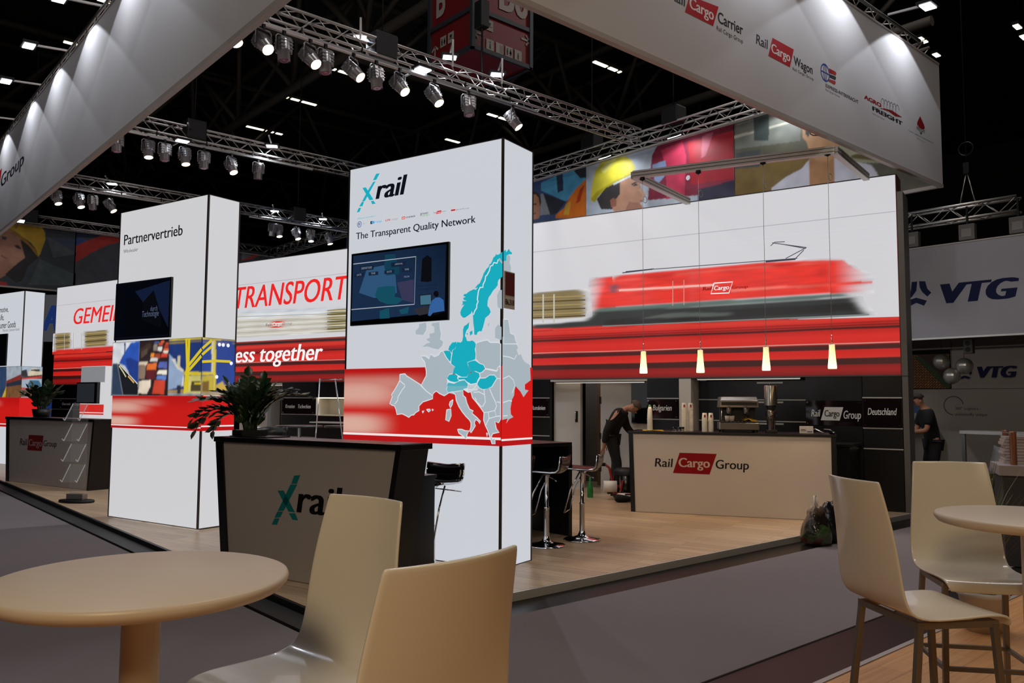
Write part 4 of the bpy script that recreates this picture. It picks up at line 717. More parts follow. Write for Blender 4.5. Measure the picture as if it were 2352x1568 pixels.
['P',[74,86,86],2,[[2.373,5.782],[3.355,5.427],[3.369,5.088],[2.099,4.961]]],
['P',[60,76,96],3,[[2.613,6.484],[3.303,6.553],[3.322,6.107]]],
['P',[206,166,40],5,[[1.242,6.794],[1.625,6.827],[2.374,6.786],[2.471,6.619],[2.491,6.415],[2.424,6.148],[2.366,5.935],[2.325,5.853],[2.249,6.074],[2.108,6.26],[1.905,6.385],[1.659,6.554],[1.249,6.645]]],
['P',[170,120,30],6,[[1.247,6.694],[1.505,6.632],[1.928,6.363],[2.227,6.071],[2.326,5.828],[2.189,5.913],[1.909,6.284],[1.508,6.557],[1.25,6.62]]],
['P',[172,122,96],4,[[.958,6.601],[1.442,6.598],[1.818,6.373],[1.981,6.141],[1.99,5.939],[1.96,5.631],[1.811,5.562],[1.566,5.258],[1.321,5.058],[.819,5.152]]],
['P',[34,30,30],3,[[1.82,6.323],[2.046,6.175],[2.326,5.828],[2.158,5.628],[2.073,5.542],[1.92,5.069],[1.771,5.004],[1.483,5.224],[1.706,5.5],[1.975,5.785]]],
['P',[50,40,40],5,[[1.678,6.127],[1.785,6.141],[1.865,6.05],[1.834,6.021],[1.724,6.057]]],
['P',[50,50,70],5,[[1.347,6.358],[1.465,6.337],[1.458,6.248],[1.351,6.259]]],
['P',[130,80,70],5,[[1.35,5.808],[1.504,5.702],[1.461,5.697],[1.353,5.746]]],
['P',[180,40,36],3,[[1.239,5.024],[1.536,4.98],[1.562,4.883],[1.247,4.852]]]]],
['printed_photo',[['P',[70,74,84],1,[[3.322,4.89],[10.1,4.89],[10.1,6.77],[3.322,6.77]]],
['P',[52,76,140],2,[[3.312,6.607],[3.635,6.546],[3.647,6.255],[3.329,6.214]]],
['P',[30,40,70],2,[[3.318,6.767],[3.985,6.862],[3.992,6.675],[3.325,6.583]]],
['P',[186,48,38],3,[[3.335,5.793],[3.327,6.319],[3.636,6.519],[4.111,6.773],[4.732,6.833],[4.738,6.669],[4.246,6.467],[3.795,6.167],[3.426,5.857]]],
['P',[70,74,82],4,[[3.656,6.043],[3.797,6.114],[3.764,5.153],[3.693,5.146]]],
['P',[190,60,60],3,[[8.679,6.503],[8.677,6.569],[9.213,6.79],[9.396,6.857],[9.489,6.847],[8.992,6.585]]],
['P',[110,120,124],2,[[8.669,6.81],[9.121,6.823],[8.878,6.615],[8.678,6.547]]]]]],
'bar':[['logo',[['T',[36,32,32],2,'Rail',[.355,.685,.6,.798],.1,.014],
['P',[150,20,24],2,[[.688,.879],[1.171,.876],[1.077,.604],[.597,.607]]],
['T',[214,190,170],3,'Cargo',[.673,.692,1.083,.812],0,.025],
['T',[36,32,32],2,'Group',[1.156,.684,1.579,.8],.05,.014]]]],
'xc':[['logo',[['P',[22,120,124],2,[[1.023,.926],[1.096,.935],[1.058,.861],[.989,.857]]],
['P',[22,120,124],2,[[.981,.851],[1.062,.856],[.907,.629],[.835,.623]]],
['P',[22,120,124],2,[[.824,.791],[.901,.796],[1.045,.626],[.965,.628]]],
['P',[22,120,124],2,[[.829,.617],[.899,.622],[.868,.573],[.797,.564]]],
['P',[22,120,124],2,[[.798,.558],[.856,.563],[.829,.508],[.762,.505]]],
['P',[22,120,124],2,[[.97,.614],[1.047,.62],[1.083,.566],[1.016,.565]]],
['T',[16,14,16],2,'rail',[1.061,.631,1.582,.86],.12,.022]]]],
'rc':[['logo',[['T',[50,46,46],2,'Rail',[.208,.728,.461,.841],.08,.014],
['P',[120,30,32],2,[[.507,.912],[1.004,.913],[.968,.647],[.478,.647]]],
['T',[170,140,140],3,'Cargo',[.517,.726,.96,.838],0,.025],
['T',[50,46,46],2,'Group',[1.012,.736,1.448,.835],.05,.014]]]],
'vb':[['logo',[['T',[22,28,62],2,'VTG',[3.274,3.308,4.51,3.655],.2,.07],
['P',[22,28,62],2,[[2.706,3.49],[2.773,3.59],[2.794,3.748],[2.89,3.744],[2.869,3.581],[2.786,3.472],[2.72,3.428]]],
['P',[22,28,62],2,[[2.922,3.748],[3.026,3.736],[3.06,3.595],[3.126,3.522],[3.055,3.457],[2.964,3.555],[2.928,3.641]]],
['P',[22,28,62],2,[[2.72,3.421],[2.866,3.455],[3.047,3.385],[2.994,3.298],[2.863,3.362],[2.739,3.306]]]]]],
'vw':[['logo',[['T',[22,28,62],2,'VTG',[4.45,2.123,5.219,2.36],.2,.07],
['P',[22,28,62],2,[[4.078,2.273],[4.12,2.294],[4.158,2.239],[4.117,2.203]]],
['P',[22,28,62],2,[[4.27,2.269],[4.34,2.267],[4.348,2.224],[4.307,2.182]]],
['P',[22,28,62],2,[[4.084,2.132],[4.196,2.173],[4.315,2.134],[4.274,2.1],[4.195,2.127],[4.113,2.098]]]]],
['lettering',[['T',[80,76,80],2,'360° Logistics -',[3.986,1.433,4.5,1.495],0,.015],
['T',[80,76,80],2,'unlimitedly unique',[3.976,1.304,4.622,1.369],0,.015],
['L',[80,76,80],2,.02,[[4.153,1.555],[4.137,1.605],[4.109,1.649],[4.071,1.684],[4.024,1.708],[3.973,1.719],[3.921,1.717],[3.871,1.701],[3.827,1.673],[3.792,1.635],[3.768,1.588],[3.757,1.537],[3.759,1.485],[3.775,1.435],[3.803,1.391],[3.841,1.356],[3.888,1.332],[3.939,1.321]]]]]]}
# ================= SETTING =================
PZ=.07
carpet_m=mat('grey_carpet',(118,110,111),.95,noise=.22,scale=220,bump=.35,spec=.1)
tile_m=plank_mat('dark_hall_tile',(20,17,16),(27,21,19),0,1.2,1.2,.34,(16,14,13))
tile_m.node_tree.nodes['Principled BSDF'].inputs['Specular IOR Level'].default_value=.22
wood_m=plank_mat('oak_laminate',(196,168,136),(176,148,118),-PA,.19,1.3,.36)
beech_m=plank_mat('beech_laminate',(196,140,88),(206,152,98),0,.16,1.2,.4,(168,120,74))
hall_m=mat('hall_dark_grey',(44,41,38),.9,noise=.25,scale=.6)  # dark grey with random variation in tone
def st(o): o['kind']='structure'; return o
st(M().box(-16,46,-8,62,-.1,0,tile_m).build('floor'))
st(M().box(-16,46,-8,62,15,15.2,hall_m).build('ceiling'))
st(M().box(-16,46,62,62.2,0,15,hall_m).build('wall_back')); st(M().box(46,46.2,-8,62,0,15,hall_m).build('wall_right'))
st(M().box(-16.2,-16,-8,62,0,15,hall_m).build('wall_left')); st(M().box(-16,46,-8.2,-8,0,15,hall_m).build('wall_front'))
mb=M()
mb.add([(x,y,z) for z in (.001,.008) for x,y in ((-1.6,2.78),(16,2.78),(16,4.5),(2.58,4.5),(2.58,40),(-1.6,40))],[(0,1,2,3,4,5)[::-1],(6,7,8,9,10,11)]+[(i,(i+1)%6,6+(i+1)%6,6+i) for i in range(6)],carpet_m)
tag(mb.build('carpet'),'grey carpet of the aisles running round the exhibition stand','carpet')
p=thing('stand_platform','raised exhibition stand floor of pale oak laminate','platform',(0,0,0))
M().box(2.82,12.94,4.85,28,.0,PZ,wood_m).build('deck',p)
M().box(2.80,12.94,4.825,4.849,.002,PZ-.001,mat('edge_aluminium',(206,200,192),.35,.35,noise=.08,scale=3)).build('edge_trim',p)
M().box(2.79,2.819,4.85,28,.002,PZ-.001,dark).build('edge_trim',p)
M().box(2.6,2.788,4.85,28,.001,.02,mat('rubber_strip',(34,32,32),.6,noise=.3,scale=5)).build('cable_ramp',p)
p=thing('cafe_floor','honey coloured beech laminate floor of the cafe corner','platform',(0,0,0))
M().box(-2,9.5,-3,2.3,0.0,.03,beech_m).build('deck',p)
M().box(-2,9.5,2.301,2.335,0.0,.036,mat('matt_aluminium',(170,165,160),.45,.6,noise=.05)).build('edge_trim',p)
# roof girders of the hall
gm=mat('painted_steel',(52,46,40),.7,noise=.2,scale=2)
def girder(name,label,p0,p1,n):
    a=Vector(p0);b=Vector(p1); t=thing(name,label,'girder',a,math.atan2(b.y-a.y,b.x-a.x)); L=(b-a).length
    M().tube([(0,0,0),(L,0,0)],.14,gm,8).build('lower_chord',t); M().tube([(0,-.9,2.4),(L,-.9,2.4)],.12,gm,8).build('upper_chord',t); M().tube([(0,.9,2.4),(L,.9,2.4)],.12,gm,8).build('upper_chord',t)
    m=M(); s=L/n
    for i in range(n):
        for y in (-.9,.9): m.tube([(i*s,y,2.4),((i+.5)*s,0,0)],.08,gm,6); m.tube([((i+.5)*s,0,0),((i+1)*s,y,2.4)],.08,gm,6)
        m.tube([(i*s,-.9,2.4),(i*s,.9,2.4)],.06,gm,6)
    m.build('web_tubes',t)
for i,(y,lb) in enumerate(((20.5,'nearest roof girder crossing the dark hall above the stand'),(31,'roof girder crossing the dark hall behind the lamp trusses'),(42,'farthest roof girder crossing the dark hall ceiling'))): girder('roof_girder',lb,(-6,y,11.6-.3*i),(44,y,11.6-.3*i),12)
for x,lb in ((11,'roof girder running away from the viewer left of the red sign cube'),(21,'roof girder running away from the viewer right of the red sign cube')): girder('roof_girder',lb,(x,8,11.2),(x,55,11.2),11)
# fluorescent strips under the roof
tube_m=mat('fluorescent_tube',(255,246,214),.5,0,2.2); boxm=mat('lamp_housing',(60,58,54),.6)
def strip(x,y,lens,lb):
    t=thing('fluorescent_light',lb,'ceiling light',(x,y,12.5),0,'fluorescent strips under the hall roof'); q=0
    for l in lens:
        M().box(q,q+l,-.09,.09,.03,.12,boxm).build('housing',t); M().box(q+.02,q+l-.02,-.07,.07,0,.03,tube_m).build('tube',t); q+=l+.08
    M().tube([(.3,0,.12),(.3,0,2.5)],.012,dark,5).build('hanger',t)
for x,y,l,lb in ((12.1,23.7,(.75,.62),'twin fluorescent strip right of the first lit spotlights'),(12.4,27.1,(.4,.35,.6),'triple fluorescent strip below the twin strip at upper left'),(12.9,31.1,(.75,.35,.3),'triple fluorescent strip above the second lamp truss'),(18.7,17.5,(.65,.4,.12),'fluorescent strip right of the red sign cube'),(19.2,23.5,(.5,0.0,.75),'broken fluorescent strip left of the hanging photo banner corner'),(19.8,27.0,(.75,),'single fluorescent strip just above the tallest light box'),(5.5,27.4,(.5,.4),'fluorescent strip left of the white banner, lower one'),(5.55,23.8,(.5,.4),'fluorescent strip left of the white banner at the top edge'),(24.7,9.8,(.25,.2),'small roof light at the upper right corner of the logo banner'),(26.2,9.95,(.35,),'small roof light just right of the logo banner'),(25.9,7.6,(.4,),'upper roof light at the far right edge'),(26.8,7.7,(.4,),'lower roof light at the far right edge')): strip(x,y,[v for v in l if v],lb)
# hall loudspeaker-like dark hoist motors and red direction cube
red_sign=mat('sign_red',(104,10,14),.5,noise=.05); sign_grey=mat('sign_frame_grey',(48,52,58),.5,.3); picto=mat('pictogram_panel',(150,142,132),.6); picb=mat('pictogram_black',(26,22,22),.6)
c=thing('direction_sign','red cube of hall signs with pictograms and arrows hanging above the truss','sign',(8.783,11.192,7.92))
M().box(.01,1.41,.01,1.31,.01,2.2,red_sign).build('panel',c)
m=M()
for z in (0,.72,2.15): m.box(-.03,1.45,-.03,.03,z-.03,z+.05,sign_grey); m.box(-.03,.03,-.03,1.35,z-.03,z+.05,sign_grey); m.box(-.03,1.45,1.3,1.36,z-.03,z+.05,sign_grey);m.box(1.38,1.44,-.03,1.35,z-.03,z+.05,sign_grey)
for x,y in ((0,0),(1.41,0),(0,1.32)): m.box(x-.04,x+.04,y-.04,y+.04,0,2.2,sign_grey)
m.build('frame',c)
def man(m,x,z,s,f):   # pictogram figure in the panel plane
    f(m,[(x-.012*s,z),(x+.012*s,z),(x+.02*s,z+.09*s),(x-.02*s,z+.09*s)],picb); f(m,[(x+.014*s*math.cos(a),z+.108*s+.014*s*math.sin(a)) for a in [i*PI/4 for i in range(8)]],picb)
def woman(m,x,z,s,f): man(m,x,z,s,f); f(m,[(x-.032*s,z+.035*s),(x+.032*s,z+.035*s),(x,z+.09*s)],picb)
def cup(m,x,z,s,f): f(m,[(x-.03*s,z+.02*s),(x+.02*s,z+.02*s),(x+.03*s,z+.07*s),(x-.03*s,z+.07*s)],picb); f(m,[(x-.05*s,z),(x+.05*s,z),(x+.05*s,z+.01*s),(x-.05*s,z+.01*s)],picb)
def arrow(m,x,z,a,f):
    def ln(p,q,w=.02):
        d=Vector((q[0]-p[0],q[1]-p[1])).normalized()*w; f(m,[(p[0]-d.y,p[1]+d.x),(q[0]-d.y,q[1]+d.x),(q[0]+d.y,q[1]-d.x),(p[0]+d.y,p[1]-d.x)],picto)
    ca,sa=math.cos(a),math.sin(a); ro=lambda u,v:(x+u*ca-v*sa,z+u*sa+v*ca)
    ln(ro(-.1,0),ro(.1,0)); ln(ro(.02,.1),ro(.1,0)); ln(ro(.02,-.1),ro(.1,0))
fr=lambda m,P,mt: m.add([(x,-.002 if mt is picto else -.004,z) for x,z in P],[list(range(len(P)))],mt)
fl=lambda m,P,mt: m.add([(-.002 if mt is picto else -.004,-x,z) for x,z in P],[list(range(len(P)))],mt)
sq=lambda m,x,z,f,w=.18,h=.2: f(m,[(x,z),(x+w,z),(x+w,z+h),(x,z+h)],picto)
m=MF(); sq(m,.09,.42,fr); man(m,.14,.45,1.1,fr); woman(m,.22,.45,1.1,fr); sq(m,.3,.42,fr); cup(m,.39,.49,1.2,fr); arrow(m,.15,.3,PI,fr); arrow(m,1.28,.52,0,fr)
for i in range(4): sq(m,.32+i*.23,.06+0*i,fr)
f_=[(.41,.1)]; fr(m,[(.39,.09),(.43,.09),(.42,.18),(.40,.18)],picb); fr(m,[(.41+.016*math.cos(a*PI/4),.21+.016*math.sin(a*PI/4)) for a in range(8)],picb); fr(m,[(.65,.08),(.66,.08),(.66,.23),(.65,.23)],picb); fr(m,[(.69,.08),(.70,.08),(.70,.23),(.69,.23)],picb); man(m,.83,.09,1.1,fr); woman(m,.91,.09,1.1,fr); man(m,1.1,.08,1,fr)
put_text(m,'B6',(.62,.92,1.35,1.75),-.004,picto,0,.03)
m.build('pictograms',c)
m=MF()
sq(m,-1.0+.02,.3,fl); man(m,-.93,.33,1.1,fl); woman(m,-.85,.33,1.1,fl); sq(m,-.74,.3,fl); cup(m,-.65,.37,1.2,fl); arrow(m,-1.15,.28,PI/2,fl)
vs,fs=glyphs('B',.03,0); m.add([(-.004,1.15-v.x*.55,.95+v.y*.9) for v in vs],fs,picto)
m.build('pictograms',c)
m=M(); m.tube([(.02,-.25,-.7),(.02,-.25,7.075)],.02,dark,6)
m.build('chain',c); M().box(-.08,.1,-.36,-.14,.25,.75,dark).build('hoist',c,bevel=.02)
# ================= HANGING FASCIA =================
ban=mat('banner_fabric',(206,202,204),.75,noise=.02,scale=2,stretch=(1,1,.2)); edge=mat('banner_edge',(176,166,160),.5)
FZ0,FZ1=4.89,6.76
def fascia(name,label,loc,rz,L,face,plain):
    t=thing(name,label,'banner',(loc[0],loc[1],0),rz)
    M().box(0,L,0,.05,FZ0,FZ1,plain).build('fabric',t); m=M(); m.box(-.005,L+.005,-.006,.056,FZ0-.05,FZ0,edge); m.box(-.005,L+.005,-.006,.056,FZ1,FZ1+.03,edge); m.build('hem_profile',t)
    if face: graphics(face,t)
    return t
fascia('hanging_banner','white hanging banner with red partner logos, upper right',(2.82,4.85),0,10.12,'rf',ban)
fascia('hanging_banner','tall plain white hanging banner along the left side',(2.82,28),-PI/2,23.09,'lff',ban)
fascia('photo_banner','long hanging photo banner of railway workers behind the trusses',(12.88,27.99),-PI/2,23.07,'bk',mat('photo_ground',(60,60,66),.7))
fascia('photo_banner','far hanging photo banner of a person in a yellow helmet, left',(2.9,27.94),0,9.95,'wm',mat('photo_ground_dark',(52,56,62),.7))
# ================= TRUSSES =================
TW=.25
def truss(label,p0,rz,L,z=6.77,rail=None,group='lighting trusses of the stand'):
    t=thing('lighting_truss',label,'truss',(p0[0],p0[1],z),rz,group)
    for y in (0,TW):
        for q in (0,TW): M().tube([(0,y,q+.024),(L,y,q+.024)],.024,steel,8).build('chord',t)
    m=M(); n=max(2,round(L/.27)); s=L/n
    for i in range(n):
        a,b=(0,TW) if i%2 else (TW,0)
        for f in (lambda u:(0,u),lambda u:(TW,u),lambda u:(u,0),lambda u:(u,TW)):
            y0,q0=f(a);y1,q1=f(b); m.tube([(i*s,y0,q0+.024),((i+1)*s,y1,q1+.024)],.009,steel,5)
    m.build('lacing',t)
    for y in (0,TW):
        pass
    for x0,x1 in (rail or ()):
        m=M().bar((x0,-.06,-.1),(x1,-.06,-.1),.05,.035,steel)
        for i in range(int(x1-x0)+1): m.bar((x0+.3+i*.98,-.02,-.1),(x0+.3+i*.98,-.02,.03),.03,.02,dark)
        m.build('lamp_rail',t)
    return t
truss('aluminium truss along the top of the logo banner',(3.2,4.95),0,9.3)
truss('aluminium truss along the top of the left white banner',(3.16,4.92),PI/2,22.95)
truss('aluminium truss above the long photo banner',(12.8,4.92),PI/2,22.95,6.75)
truss('aluminium truss above the far yellow helmet banner',(3.2,27.55),0,9.3)
truss('front cross truss carrying the brightest row of spotlights',(3.2,10.42),0,9.33,6.79,((.6,6.4),))
truss('second cross truss with the middle row of spotlights',(3.2,16.35),0,9.33,6.76,((.5,5.1),))
truss('third cross truss with the rear row of spotlights',(3.2,21.85),0,9.33,6.77,((.4,3.9),(6.0,9.2)))
# ================= SPOTLIGHTS AND FLOODS =================
hm=mat('spot_housing',(150,148,150),.32,.7,noise=.15,scale=12); glassd=mat('lens_dark',(120,84,110),.15,.2); lit_w=mat('lamp_lit_warm',(255,226,176),.5,0,7); lit_c=mat('lamp_lit_white',(236,244,255),.5,0,7)
LATE=[]
def proto_spot(lit):
    t=thing('spotlight','x','spotlight')
    m=M(); m.box(-.02,.02,-.02,.02,-.06,.035,dark); m.tube([(-.125,0,-.28),(-.125,0,-.09),(-.1,0,-.06),(.1,0,-.06),(.125,0,-.09),(.125,0,-.28)],.011,hm,6); m.build('yoke',t)
    h=D.objects.new('housing',None)
    m=M(); prof=[(.05,.17),(.085,.16),(.095,.12),(.1,-.02),(.1,-.05),(.088,-.06),(.088,-.17),(.08,-.175)]
    m.lathe(prof,hm,n=14)
    m.obox((0,0,.05),(.17,.17,.2),hm)
    for z in (.0,.05,.1): m.obox((0,0,z),(.19,.19,.012),hm)
    h=m.build('housing',t,(0,0,-.25))
    M().lathe([(.0,-.166),(.05,-.172),(.082,-.168),(.082,-.155)],lit_w if lit else glassd,n=14).build('lens',h)
    return t
S_on=proto_spot(True); S_off=proto_spot(False); used={1:0,0:0}
def place_spot(x,y,z,on,tilt,label,pan=0,power=0):
    pr=S_on if on else S_off
    o=pr if not used[on] else copy_tree(pr); used[on]=1
    o.location=(x,y,z); o.rotation_euler=(0,0,pan); o['label']=label; o['group']='spotlights on the lighting trusses'
    h=[c for c in o.children if c.name.startswith('housing')][0]; h.rotation_euler=(tilt,0,0)
    def beam():
        l=D.lights.new('spot_beam','SPOT'); l.energy=power; l.color=WARM; l.spot_size=R_(62); l.spot_blend=.9; l.shadow_soft_size=.05
        q=D.objects.new('spot_beam',l); COL.objects.link(q); q.parent=h; q.location=(0,0,-.2)
    if power: LATE.append(beam)
row=['first','second','third','fourth','fifth','sixth','seventh','eighth','ninth','tenth','eleventh']
# tilt: negative leans the beam towards the aisle in front of the stand
for i,(x,on,t_,pn) in enumerate(((4.08,1,-.5,.3),(4.5,1,-.75,.2),(4.8,0,-.1,.1),(5.2,1,-.75,.35),(5.44,0,-.1,0),(5.9,1,-.8,.5),(6.29,0,-.15,.2),(6.71,1,-.7,.3),(7.37,1,-.6,.3),(8.06,0,-.25,-.3),(9.04,1,-.65,.6))):
    place_spot(x,10.36,6.66,on,t_,'%s %s spotlight from the left on the front cross truss'%(row[i],'lit' if on else 'unlit'),pn,(170 if x>6.4 else 40) if on else 0)
for i,(x,on,t_,pn) in enumerate(((4.25,0,-.1,.1),(4.82,1,-.25,.1),(5.13,0,-.15,0),(5.52,1,-.3,.2),(5.9,0,-.1,0),(6.47,1,-.5,.3),(7.05,0,.05,0))):
    place_spot(x,16.29,6.63,on,t_,'%s %s spotlight from the left on the second cross truss'%(row[i],'lit' if on else 'unlit'),pn,40 if on else 0)
for i,(x,on,t_,pn) in enumerate(((3.95,1,-.3,.4),(4.4,1,-.4,.5),(4.9,1,-.4,.5),(5.2,0,-.1,.2),(5.6,1,-.6,.8),(9.9,0,.1,.2),(10.1,1,-.3,.1),(10.65,1,-.4,.4),(11.1,1,-.25,-.1),(11.7,1,-.3,.5))):
    place_spot(x,21.79,6.64,on,t_,'%s %s spotlight from the left on the third cross truss'%(row[i],'lit' if on else 'unlit'),pn,40 if on and i in (1,4,7,9) else 0)
def proto_flood():
    t=thing('floodlight','x','floodlight')
    M().box(-.15,.15,-.11,.11,.01,.05,dark).build('housing',t,bevel=.008); M().box(-.11,.11,-.075,.075,-.004,.01,lit_c).build('glass',t); M().bar((0,.1,.04),(0,.55,.06),.03,.03,steel).build('bracket',t)
    return t
FL=proto_flood(); nf=0
def place_flood(x,y,z,rz,label,power=0,tilt=0,ang=150):
    global nf
    o=FL if not nf else copy_tree(FL); nf+=1
    if z>7.1: LATE.append(lambda: M().bar((0,.54,.06),(0,.54,6.95-z),.03,.03,steel).build('bracket_post',o))
    o.location=(x,y,z); o.rotation_euler=(tilt,0,rz); o['label']=label; o['group']='floodlights on the lighting trusses'
    def beam():
        l=D.lights.new('flood_beam','SPOT'); l.energy=power; l.color=COOL; l.spot_size=R_(ang); l.spot_blend=.06 if ang<140 else .4; l.shadow_soft_size=.03
        q=D.objects.new('flood_beam',l); COL.objects.link(q); q.parent=o; q.location=(0,0,-.02)
    if power: LATE.append(beam)
for x,y,z,rz,lb,pw in ((6.3,10.85,7.2,2.6,'leftmost floodlight above the front cross truss',110),(7.95,10.75,7.33,2.6,'floodlight under the red sign cube hoist',420),(9.0,10.75,7.32,2.6,'floodlight below the red sign cube',560),(7.1,10.3,6.74,0,'small floodlight under the front cross truss',0),
    (7.3,16.2,6.95,2.6,'bright floodlight at the right of the second cross truss',110),(5.75,16.5,6.93,2.6,'floodlight above the left part of the second cross truss',110),(5.4,16.1,6.62,0,'floodlight tucked under the second cross truss',0),
    (10.1,22.1,7.02,2.6,'floodlight above the third cross truss left of the tall light box',110),(11.6,22,7.0,2.6,'floodlight on the third cross truss beside the tall light box',40),(5.7,22.1,7.02,2.6,'floodlight above the left part of the third cross truss',110)):
    place_flood(x,y,z,rz,lb,pw)
# wall-washing floods outside and inside the fascia
for y,lb in ((8.4,'floodlight washing the left banner, above the picture top'),(10.4,'floodlight on an arm at the left banner, nearest of four'),(12.3,'floodlight on an arm at the left banner, second of four'),(14.3,'floodlight on an arm at the left banner, third of four'),(16.2,'floodlight on an arm at the left banner, farthest of four'),(18.6,'dim far floodlight on an arm at the left banner')):
    place_flood(2.4,y,7.05,-PI/2,lb,48,.05,112)
for x,lb in ((7.8,'floodlight washing the logo banner above the wagon logo'),(9.72,'floodlight washing the logo banner above the picture top'),(11.5,'floodlight on an arm at the right end of the logo banner')):
    place_flood(x,4.43,7.05,0,lb,48,.05,112)
for y,lb in ((20.5,'floodlight at the hidden left part of the long photo banner'),(15.6,'floodlight at the photo banner above the tall light box'),(11.3,'floodlight at the photo banner above the yellow helmet'),(9.5,'floodlight at the photo banner right of the truss crossing'),(7.45,'floodlight at the photo banner above the person with glasses')):
    place_flood(12.42,y,6.66,PI/2,lb,19,-.45,150)
for x,lb in ((4.55,'floodlight above the far yellow helmet banner'),): place_flood(x,27.1,6.71,0,lb,16,-.3,150)

for f_ in LATE: f_()
mot=mat('motor_black',(12,12,13),.6,noise=.2)
for x,y,lb in ((6.5,10.55,'dark chain motor on the front cross truss beside its first floodlight'),(5.75,16.45,'dark chain motor on the left part of the second cross truss'),(10.75,21.95,'dark chain motor on the third cross truss between spotlights'),(4.9,27.65,'dark chain motor on the far truss above the yellow helmet banner')):
    t=thing('chain_motor',lb,'motor',(x,y,6.9),0,'chain motors of the lighting trusses'); M().box(-.2,.2,-.16,.16,-.1,.3,mot).build('housing',t,bevel=.03); M().tube([(0,0,.3),(0,0,8.1)],.012,mot,5).build('chain',t)
for y,lb in ((11.9,'dark chain motor on the truss above the yellow helmet photo'),(9.7,'dark chain motor where the front cross truss meets the photo banner truss')):
    t=thing('chain_motor',lb,'motor',(12.67,y,6.95),0,'chain motors of the lighting trusses'); M().box(-.16,.16,-.2,.2,.06,.4,mot).build('housing',t,bevel=.03); M().tube([(0,0,.4),(0,0,8.05)],.012,mot,5).build('chain',t)
# ================= LIGHT BOXES =================
LB=mat('lightbox_face',(199,203,210),.4,0,1); LBw=mat('lightbox_face_warm',(203,203,206),.4,0,1); frame_m=mat('lightbox_frame',(92,88,88),.4,.6)
def pillar(label,loc,W,d,face,side,fm,H=3.86):
    t=thing('light_box',label,'light box',(loc[0],loc[1],PZ),RP); z0=.02
    M().box(.004,W-.004,.004,d-.004,z0,H,fm).build('luminous_skin',t)
    m=M()
    for x in (0,W-.02):
        for y in (0,d-.02): m.box(x,x+.02,y,y+.02,z0,H,frame_m)
    for z in (z0,H-.008):
        m.box(0,W,0,.012,z,z+.008,frame_m); m.box(0,W,d-.012,d,z,z+.008,frame_m); m.box(0,.012,0,d,z,z+.008,frame_m); m.box(W-.012,W,0,d,z,z+.008,frame_m)
    m.build('frame',t)
    for x in (.1,W/2-.3,W/2+.3,W-.1): M().box(x-.02,x+.02,.1,d-.1,0,z0,dark).build('foot',t)
    M().box(.06,W-.06,.06,d-.06,H,H+.004,frame_m).build('top_cover',t)
    f=D.objects.new('front_print',None); COL.objects.link(f); f.parent=t; f.location=(0,0,-PZ)
    graphics(face,f,1,0,skip=('tv_screen',)); 
    s=D.objects.new('side_print',None); COL.objects.link(s); s.parent=t; s.location=(W,0,-PZ); s.rotation_euler=(0,0,PI/2)
    graphics(side,s,1)
    return t
P1=pillar('tallest white light box with teal map of Europe and wall screen',(4.143,7.323),1.925,.52,'xf','xs',LB)
P2=pillar('white light box with container ship photos and dark screen, middle left',(2.96,11.04),1.80,.45,'pf','ps',LBw)
P3=pillar('white light box with car transporter photo at the left edge',(3.115,22.316),1.85,.455,'lf','ls',LB)
bezel=mat('screen_bezel',(8,8,9),.25,noise=.05); scr_off=mat('screen_glass',(6,8,14),.12,0,.35)
def screen(label,face,pf,x0,x1,z0,z1,gfx=True):
    q=Vector(pf); x=-PD; t=thing('wall_screen',label,'screen',q+x*x0+Vector((0,0,z0)),RP)
    w,h=x1-x0,z1-z0
    M().box(0,w,-.034,-.002,0,h,bezel).build('casing',t,bevel=.006)
    M().box(.02,w-.02,-.037,-.034,.035,h-.02,scr_off).build('glass',t)
    if gfx:
        e=D.objects.new('picture',None); COL.objects.link(e); e.parent=t; e.location=(-x0,-.0365,-z0); graphics(face,e,.8,0,only='tv_screen')
screen('large wall screen showing a blue timetable on the tallest light box','xf',(4.143,7.323,0),.093,1.342,2.298,3.034)
screen('dark wall screen on the light box with the container photos','pf',(2.96,11.04,0),.028,1.19,2.283,3.006)
screen('wall screen cut by the left picture edge on the farthest light box','lf',(3.115,22.316,0),.1,1.224,2.275,3.0,False)
# booth number sign on the corner of the tall light box
def number_sign(label,loc,rz,num):
    t=thing('number_sign',label,'sign',loc,rz); M().box(0,.165,-.012,-.004,0,.335,white).build('board',t); M().box(.012,.153,-.016,-.012,.12,.325,red_sign).build('colour_field',t)
    m=MF(); put_text(m,num,(.012,.035,.153,.085),-.0145,mat('sign_black',(16,16,18),.6),0,.03); m.build('number',t)
t=None
q=Vector((4.6565,5.4675,0))+(-QD)*.0; number_sign('red and white booth number sign B6.318 on the tall light box corner',(q.x+.004,q.y-.012,2.377),RP+PI/2,'B6.318')
# ================= LONG BACK WALL =================
BO=(5.474,26.473)
def bpos(x,y,z): v=Vector((BO[0],BO[1],0))-PD*x-QD*y; return (v.x,v.y,z)
t=thing('light_box',"long overhead light box printed with a red locomotive racing on rails",'light box',(BO[0],BO[1],0),RP)
BW=22.37
M().box(.004,BW-.004,.004,.40,1.955,4.77,mat('board_face',(204,203,207),.4,0,1)).build('luminous_skin',t)
m=M(); m.box(0,BW,-.003,.41,4.77,4.785,frame_m); m.box(0,BW,-.003,.41,1.935,1.955,frame_m); m.box(BW-.004,BW+.008,-.003,.41,1.935,4.785,mat('frame_red',(110,30,32),.5)); m.box(-.008,.004,-.003,.41,1.935,4.785,frame_m); m.build('frame',t)
f=D.objects.new('front_print',None); COL.objects.link(f); f.parent=t; graphics('b',f,1)
p=thing('end_post','grey aluminium end panel closing the right end of the back wall','post',bpos(BW+.012,-.02,PZ),RP)
